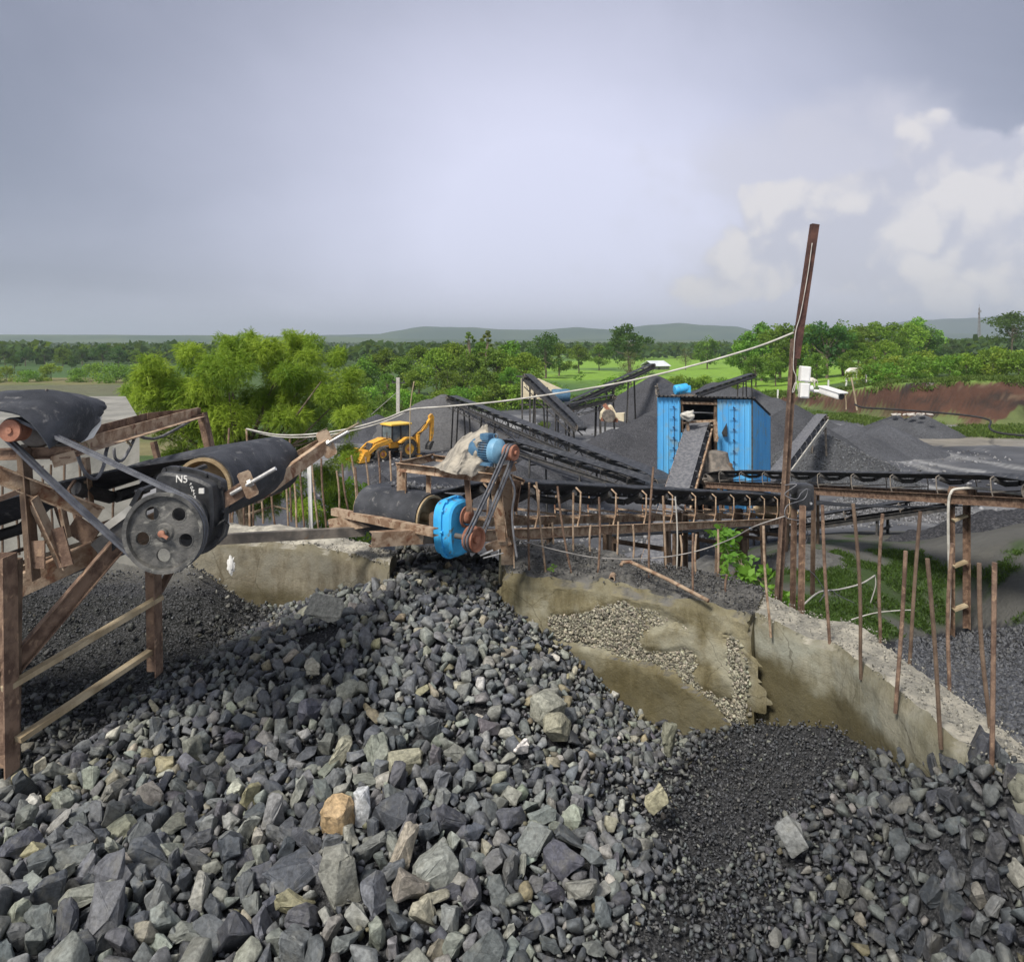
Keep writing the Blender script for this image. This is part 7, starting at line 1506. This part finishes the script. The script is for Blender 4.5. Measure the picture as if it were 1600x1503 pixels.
cable('grey_wire', 'thin grey wire swinging from the leaning pole back to the rods on the wall', [q(1228,806,6.62), q(1180,822,6.7), q(1140,843,6.9), q(1085,862,7.0), q(1020,872,7.1), q(940,872,7.2), q(880,862,7.2), q(820,846,7.2), q(802,838,7.0)], .0055, 'wire', 'wire', n=60)
cable('dry_branch', 'bare pale dead branch lying over the bank among the iron rods', [q(1256,944,7.0), q(1280,925,7.2), q(1310,921,7.4), q(1345,912,7.6), q(1367,899,7.8)], .008, 'cable_white', 'branch')
cable('dry_branch', 'thin forked twig bending over the rods west of the ladder', [q(1330,968,7.2), q(1365,958,7.3), q(1400,954,7.4), q(1425,953,7.5)], .006, 'cable_white', 'branch')
cable('dry_branch', 'hooked dead twig hanging from the bare branch', [q(1367,899,7.8), q(1368,915,7.8), q(1360,942,7.8)], .006, 'cable_white', 'branch')
# rods on the walls
def rod(i, tx_, ty_, bx_, by_, z=None, Y=None, r0=.0165, lab=None, grp=None, mt='rust', bend=None):
    if Y is None: pb = PZ(bx_, by_, -2.19 if z is None else z)
    else: pb = P(bx_, by_, Y)
    pt = P(tx_, ty_, pb.y - (.02 * random.random())); j = Vector((random.uniform(-.008, .008), random.uniform(-.01, .01), 0)); m = MB(); n_ = 14
    pts = [pb + (pt - pb) * (k / n_) + j * math.sin(k / n_ * math.pi) * 2 for k in range(n_ + 1)]; pts[0] = pts[0] - (pt - pb).normalized() * .12; m.tube(pts, r0, 8)
    for k in range(2, 26): 
        c = pb + (pt - pb) * (k / 26); 
    o = m.build('iron_rod', M[mt], None, True); return tag(o, lab, 'iron rod', grp)
RA = [(827,754,827,895),(838,753,853,895),(871,760,893,897),(896,770,896,875),(936,777,934,901),(863,817,865,866),(923,820,924,876),(966,815,964,881),(989,820,988,885),(1021,730,1014,906),(1036,775,1041,895),(1083,833,1083,930),(1088,835,1088,904),(1063,836,1063,895),(1122,827,1122,904),(1136,898,1134,930),(1193,822,1203,972)]
RA.sort(key=lambda t: t[2])
for i, t in enumerate(RA): rod(i, *t, lab=f'rusty iron rod rising from the olive wall top, {ORD[i]} from the blue gearbox', grp='iron rods on the olive wall', mt='rust_pale' if i % 3 else 'rust', r0=.0105 if t[1] < 800 else .0098)
rod(0, 1055, 776, 1057, 896, r0=.007, lab='thin whitish rod standing among the iron rods of the olive wall', grp=None, mt='cable_white')
RB = [(1285,789,1296,995),(1333,787,1344,1034),(1379,803,1376,997),(1438,799,1422,1029),(1415,861,1401,1084),(1449,873,1468,1137),(1488,849,1484,1073),(1530,880,1547,1128),(1554,879,1550,1190)]
for i, t in enumerate(RB): rod(i, *t, lab=f'tall rusty iron rod on the paler wall, {ORD[i]} counted from the leaning pole', grp='iron rods on the paler wall', mt=('rust', 'rust_dark')[i % 2], r0=.0125)
RC = [(363,790,363,806),(382,770,382,812),(396,745,396,818),(409,740,411,803),(424,742,430,824),(446,738,451,832),(457,730,463,816),(468,727,476,829),(487,722,498,829),(502,716,509,812),(526,736,530,800),(535,725,545,800),(549,712,557,803),(555,730,564,806),(571,714,578,795),(591,705,594,790),(609,705,613,790),(627,705,627,775),(358,669,360,800),(453,686,455,800),(385,670,390,820)]
RC.sort(key=lambda t: t[2])
for i, t in enumerate(RC): rod(i, *t, Y=8.95 + (i % 3) * .25, lab=f'thin iron rod behind the drums, {ORD[i]} from the black wheel towards the blue motor', grp='thin iron rods behind the conveyor drums', mt='rust_pale' if i % 2 else 'rust', r0=.012)
RD = [(4,742,4,860),(28,735,30,850),(49,730,48,835),(66,728,66,822),(80,726,82,815),(101,720,102,800),(124,720,126,800),(175,735,176,800)]
for i, t in enumerate(RD): rod(i, *t, Y=8.6, lab=f'iron rod standing before the pale ramp wall, {ORD[i]} counted from the trestle post', grp='iron rods before the ramp wall', mt='rust_dark', r0=.013)
m = MB(); m.beam(q(483,722,9.3), q(486,828,9.3), .045, .03, (0, -1, 0)); tag(m.build('white_post', M['white_plastic']), 'short white painted post among the thin rods behind the drum', 'post')
# loose rusty bar on the wall top, and a pipe end
m = MB(); a, b, c = q(973,902,7.02), q(985,903,7.0), q(1107,941,6.36); a.z = 6.99; b.z = 7.0; c.z = 6.86; m.tube([a + Vector((-.02, -.03, -.02)), a, b, b.lerp(c, .5) + Vector((0, 0, .01)), c], .017, 8); tag(m.build('loose_bar', M['rust_pale'], None, 'all'), 'bent rusty bar lying loose along the edge of the olive wall', 'iron bar')
m = MB(); c = q(956,905,6.98); m.lathe([(.02, 0), (.03, 0), (.03, .12), (.02, .12)], c, (.2, .9, 0), 16, cap=False); tag(m.build('pipe_end', M['rust_pale'], None, True), 'short cut pipe end poking out of the wall top grit', 'pipe')
m = MB(); bm = bmesh.new(); bmesh.ops.create_icosphere(bm, subdivisions=3, radius=1)
c = q(361,884,8.1)
for v in bm.verts: k = 1 + .7 * mnoise.noise(v.co * 2.6) + .3 * mnoise.noise(v.co * 7); v.co = Vector((v.co.x * .035 * k, v.co.y * .02, v.co.z * .09 * k)) + c
bm.verts.index_update(); m.add([v.co.copy() for v in bm.verts], [tuple(v.index for v in f.verts) for f in bm.faces]); bm.free(); tag(m.build('plastic_scrap', M['white_plastic'], None, True), 'torn scrap of white plastic caught on the wall behind the black wheel', 'plastic scrap')
# ladder on the posts of the crossing conveyor
r = thing('iron_ladder', 'ladder of two tall rusty posts with flat rungs hanging from the crossing conveyor', 'ladder', q(1498,985,14.6)); YL = 14.6
for a, b, bb_, w_ in ((1487,764,1040,.12), (1511,764,982,.13)): m = MB(); m.ell(q(a, b, YL), q(a, bb_, YL), w_ * .75, .01, up=(0, -1, 0)); m.build('ladder_post', M['rust'], r)
for b in (808, 880, 948): m = MB(); m.beam(q(1489,b + 5,YL - .05), q(1510,b - 3,YL - .05), .12, .04); m.build('rung', M['wood'], r)
m = MB(); m.ell(q(1518,765,YL), q(1522,786,YL), .12, .01, up=(0, -1, 0)); m.beam(q(1520,786,YL), q(1548,786,YL), .10, .04); m.beam(q(1484,765,YL), q(1520,768,YL), .08, .12); m.build('bracket', M['rust'], r)
cable('white_pipe', 'white flexible pipe running along the crossing conveyor and down beside the ladder', [q(1610,774,13.6), q(1570,769,14), q(1530,763,14.3), q(1495,764,14.45), q(1486,770,14.45), q(1482,790,14.45), q(1482,850,14.45), q(1484,920,14.45), q(1482,990,14.45)], .026, 'cable_white', 'pipe', n=60)
# trestle posts under the crossing conveyor at the shed end and steel pieces under the feed conveyor
for i, (a, b0, b1, Y, w_, lab) in enumerate([(1062,800,905,12.5,.09,'brown post pair, first one below the feed belt east of the pale chute'), (1072,800,900,12.9,.07,'thin brown post next to the first below the feed belt'), (1156,795,880,15.5,.13,'dark post under the tail of the feed conveyor')]):
    m = MB(); m.ell(q(a, b0, Y), q(a, b1, Y), w_, .01, up=(0, -1, 0)); tag(m.build('support_post', M['rust_dark']), lab, 'post', 'support posts below the feed belt')
for i, (a0, b0_, a1_, b1, Y, sg_) in enumerate([(815,872,1110,806,24.0,.8), (1075,792,1165,806,17,.25)]):
    nu, nv = 24, 10; out = np.zeros((nu, nv, 3))
    for ii in range(nu):
        for jj in range(nv):
            k = ii / (nu - 1); p = P(a0, b0_, Y).lerp(P(a1_, b1, Y), k); out[ii, jj] = (p.x, p.y + jj * .13, p.z - sg_ * math.sin(k * math.pi) - .02 * jj)
    V = np.concatenate([out.reshape(-1, 3), out.reshape(-1, 3) - np.array((0, 0, .03))]); idx = np.arange(nu * nv).reshape(nu, nv); q_ = np.stack([idx[:-1, :-1], idx[:-1, 1:], idx[1:, 1:], idx[1:, :-1]], -1).reshape(-1, 4); n_ = nu * nv
    e = [np.stack([a_[:-1], a_[1:], a_[1:] + n_, a_[:-1] + n_], -1) for a_ in (idx[0], idx[-1], idx[:, 0], idx[:, -1])]
    tag(npmesh('spill_sheet', V, np.concatenate([q_[:, ::-1], q_ + n_] + e), M['rubber_dusty'], smooth=True), ('long slack rubber sheet slung below the feed conveyor to catch spill', 'short slack rubber sheet hanging under the tail of the feed conveyor')[i], 'rubber sheet', 'slack sheets under the feed conveyor')
# hoses, boulders and litter in the yard
cable('black_hose', 'black hose snaking over the pale puddle ground by the red bank', [q(1336,632,78), q(1350,637,76), q(1400,640,75), q(1500,648,72), q(1545,656,70), q(1546,668,66), q(1560,676,63), q(1610,682,62)], .09, 'dark', 'hose', n=50)
rsb = random.Random(8)
for i, (px_, Y) in enumerate([(1398,75),(1404,76),(1412,74),(1424,73),(1437,72),(1441,73),(1453,71),(1260,92),(1268,90)]):
    o = bpy.data.objects.new('boulder', rsb.choice(bmesh_)); COL.objects.link(o); x = (px_ - 800) / F * Y; z = CAMZ - (650 - 535) / F * Y if px_ > 1300 else Z1(x, Y); o.location = (x, Y, z + .15); s_k = rsb.uniform(.25, .45); o.scale = (s_k, s_k, s_k * .7); o.color = (.42, .39, .35, 1); tag(o, f'pale boulder on the dark yard, {ORD[i]} in the scatter towards the red bank', 'boulder', 'pale boulders scattered before the red bank')
for i, (a, b, Y, w_) in enumerate([(748,647,70,2.4),(760,655,64,1.6),(858,652,56,.7),(888,668,52,.6)]):
    x = (a - 800) / F * Y; bm = bmesh.new(); bmesh.ops.create_icosphere(bm, subdivisions=3, radius=1); m = MB(); zg = Z1(x, Y)
    for v in bm.verts: k = 1 + .5 * mnoise.noise(v.co * 2.2 + Vector((i, 0, 0))); v.co = Vector((x + v.co.x * w_ * .6 * k, Y + v.co.y * w_ * .5 * k, zg + .05 + v.co.z * .16 * k + .12 * mnoise.noise(v.co * 4)))
    bm.verts.index_update(); m.add([v.co.copy() for v in bm.verts], [tuple(v.index for v in f.verts) for f in bm.faces]); bm.free(); tag(m.build('plastic_sheet', M['cable_white'], None, True), ('large crumpled pale tarpaulin on the ground behind the long conveyor', 'smaller pale tarpaulin next to the large one', 'small white scrap by the far hopper legs', 'white scrap below the end of the steep far conveyor')[i], 'tarpaulin', 'pale sheets littering the yard')
rs = np.random.RandomState(67); n = 9000; u_2 = rs.uniform(-.3, .72, n); Y = np.exp(rs.uniform(math.log(26), math.log(108), n)); x = u_2 * Y; k = (fbm(x * .15, Y * .15, oct=4, seed=68) > -.05) & (Y < edgeY(u_2) - 12); x, Y = x[k], Y[k]
vv_, ff_, cc_ = bake(SMALL, np.c_[x, Y, Zt(x, Y) + .01], .03 + .13 * rs.rand(len(x)) ** 4 + Y * .0004, np.array((.13, .13, .135)) * rs.uniform(.3, 2.2, (len(x), 1)), rs); tag(npmesh('scattered_rubble', vv_, ff_, M['stone'], col=cc_, org=(0, 0, 0)), 'loose stones strewn thinly over the whole yard', 'stones', kind='stuff')
rs = np.random.RandomState(61); n = 26000; a = rs.uniform(1400, 1640, n); Y = 5.0 + 11 * rs.rand(n) ** 1.6; x = (a - 800) / F * Y; z = Zt(x, Y); py_ = 535 + F * (CAMZ - z) / Y
k = (py_ > 990 - (a - 1500) * .12) & (x > 2.9 + (Y - 4) * .02); x, Y, z = x[k], Y[k], z[k]; vv_, ff_, cc_ = bake(SMALL, np.c_[x, Y, z + .005], rs.uniform(.02, .055, len(x)), np.array((.062, .065, .073)) * rs.uniform(.4, 1.6, (len(x), 1)), rs)
tag(npmesh('crushed_gravel', vv_, ff_, M['stone'], col=cc_, org=(0, 0, 0)), 'blue black crushed gravel sloping down behind the paler wall', 'gravel', kind='stuff')
# ------------------------------------------------------------------ air
hz, nt, p_ = newmat('haze_air'); nt.nodes.remove(p_); pv = N(nt, 'ShaderNodeVolumePrincipled'); pv.inputs['Color'].default_value = (.80, .90, 1, 1); pv.inputs['Density'].default_value = .00022; pv.inputs['Anisotropy'].default_value = .2
L(nt, pv.outputs[0], nt.nodes['Material Output'].inputs['Volume'])
m = MB(); m.box((0, 3950, 95), (13200, 12100, 230)); tag(m.build('haze', hz, org=(0, 3950, 0)), kind='stuff')
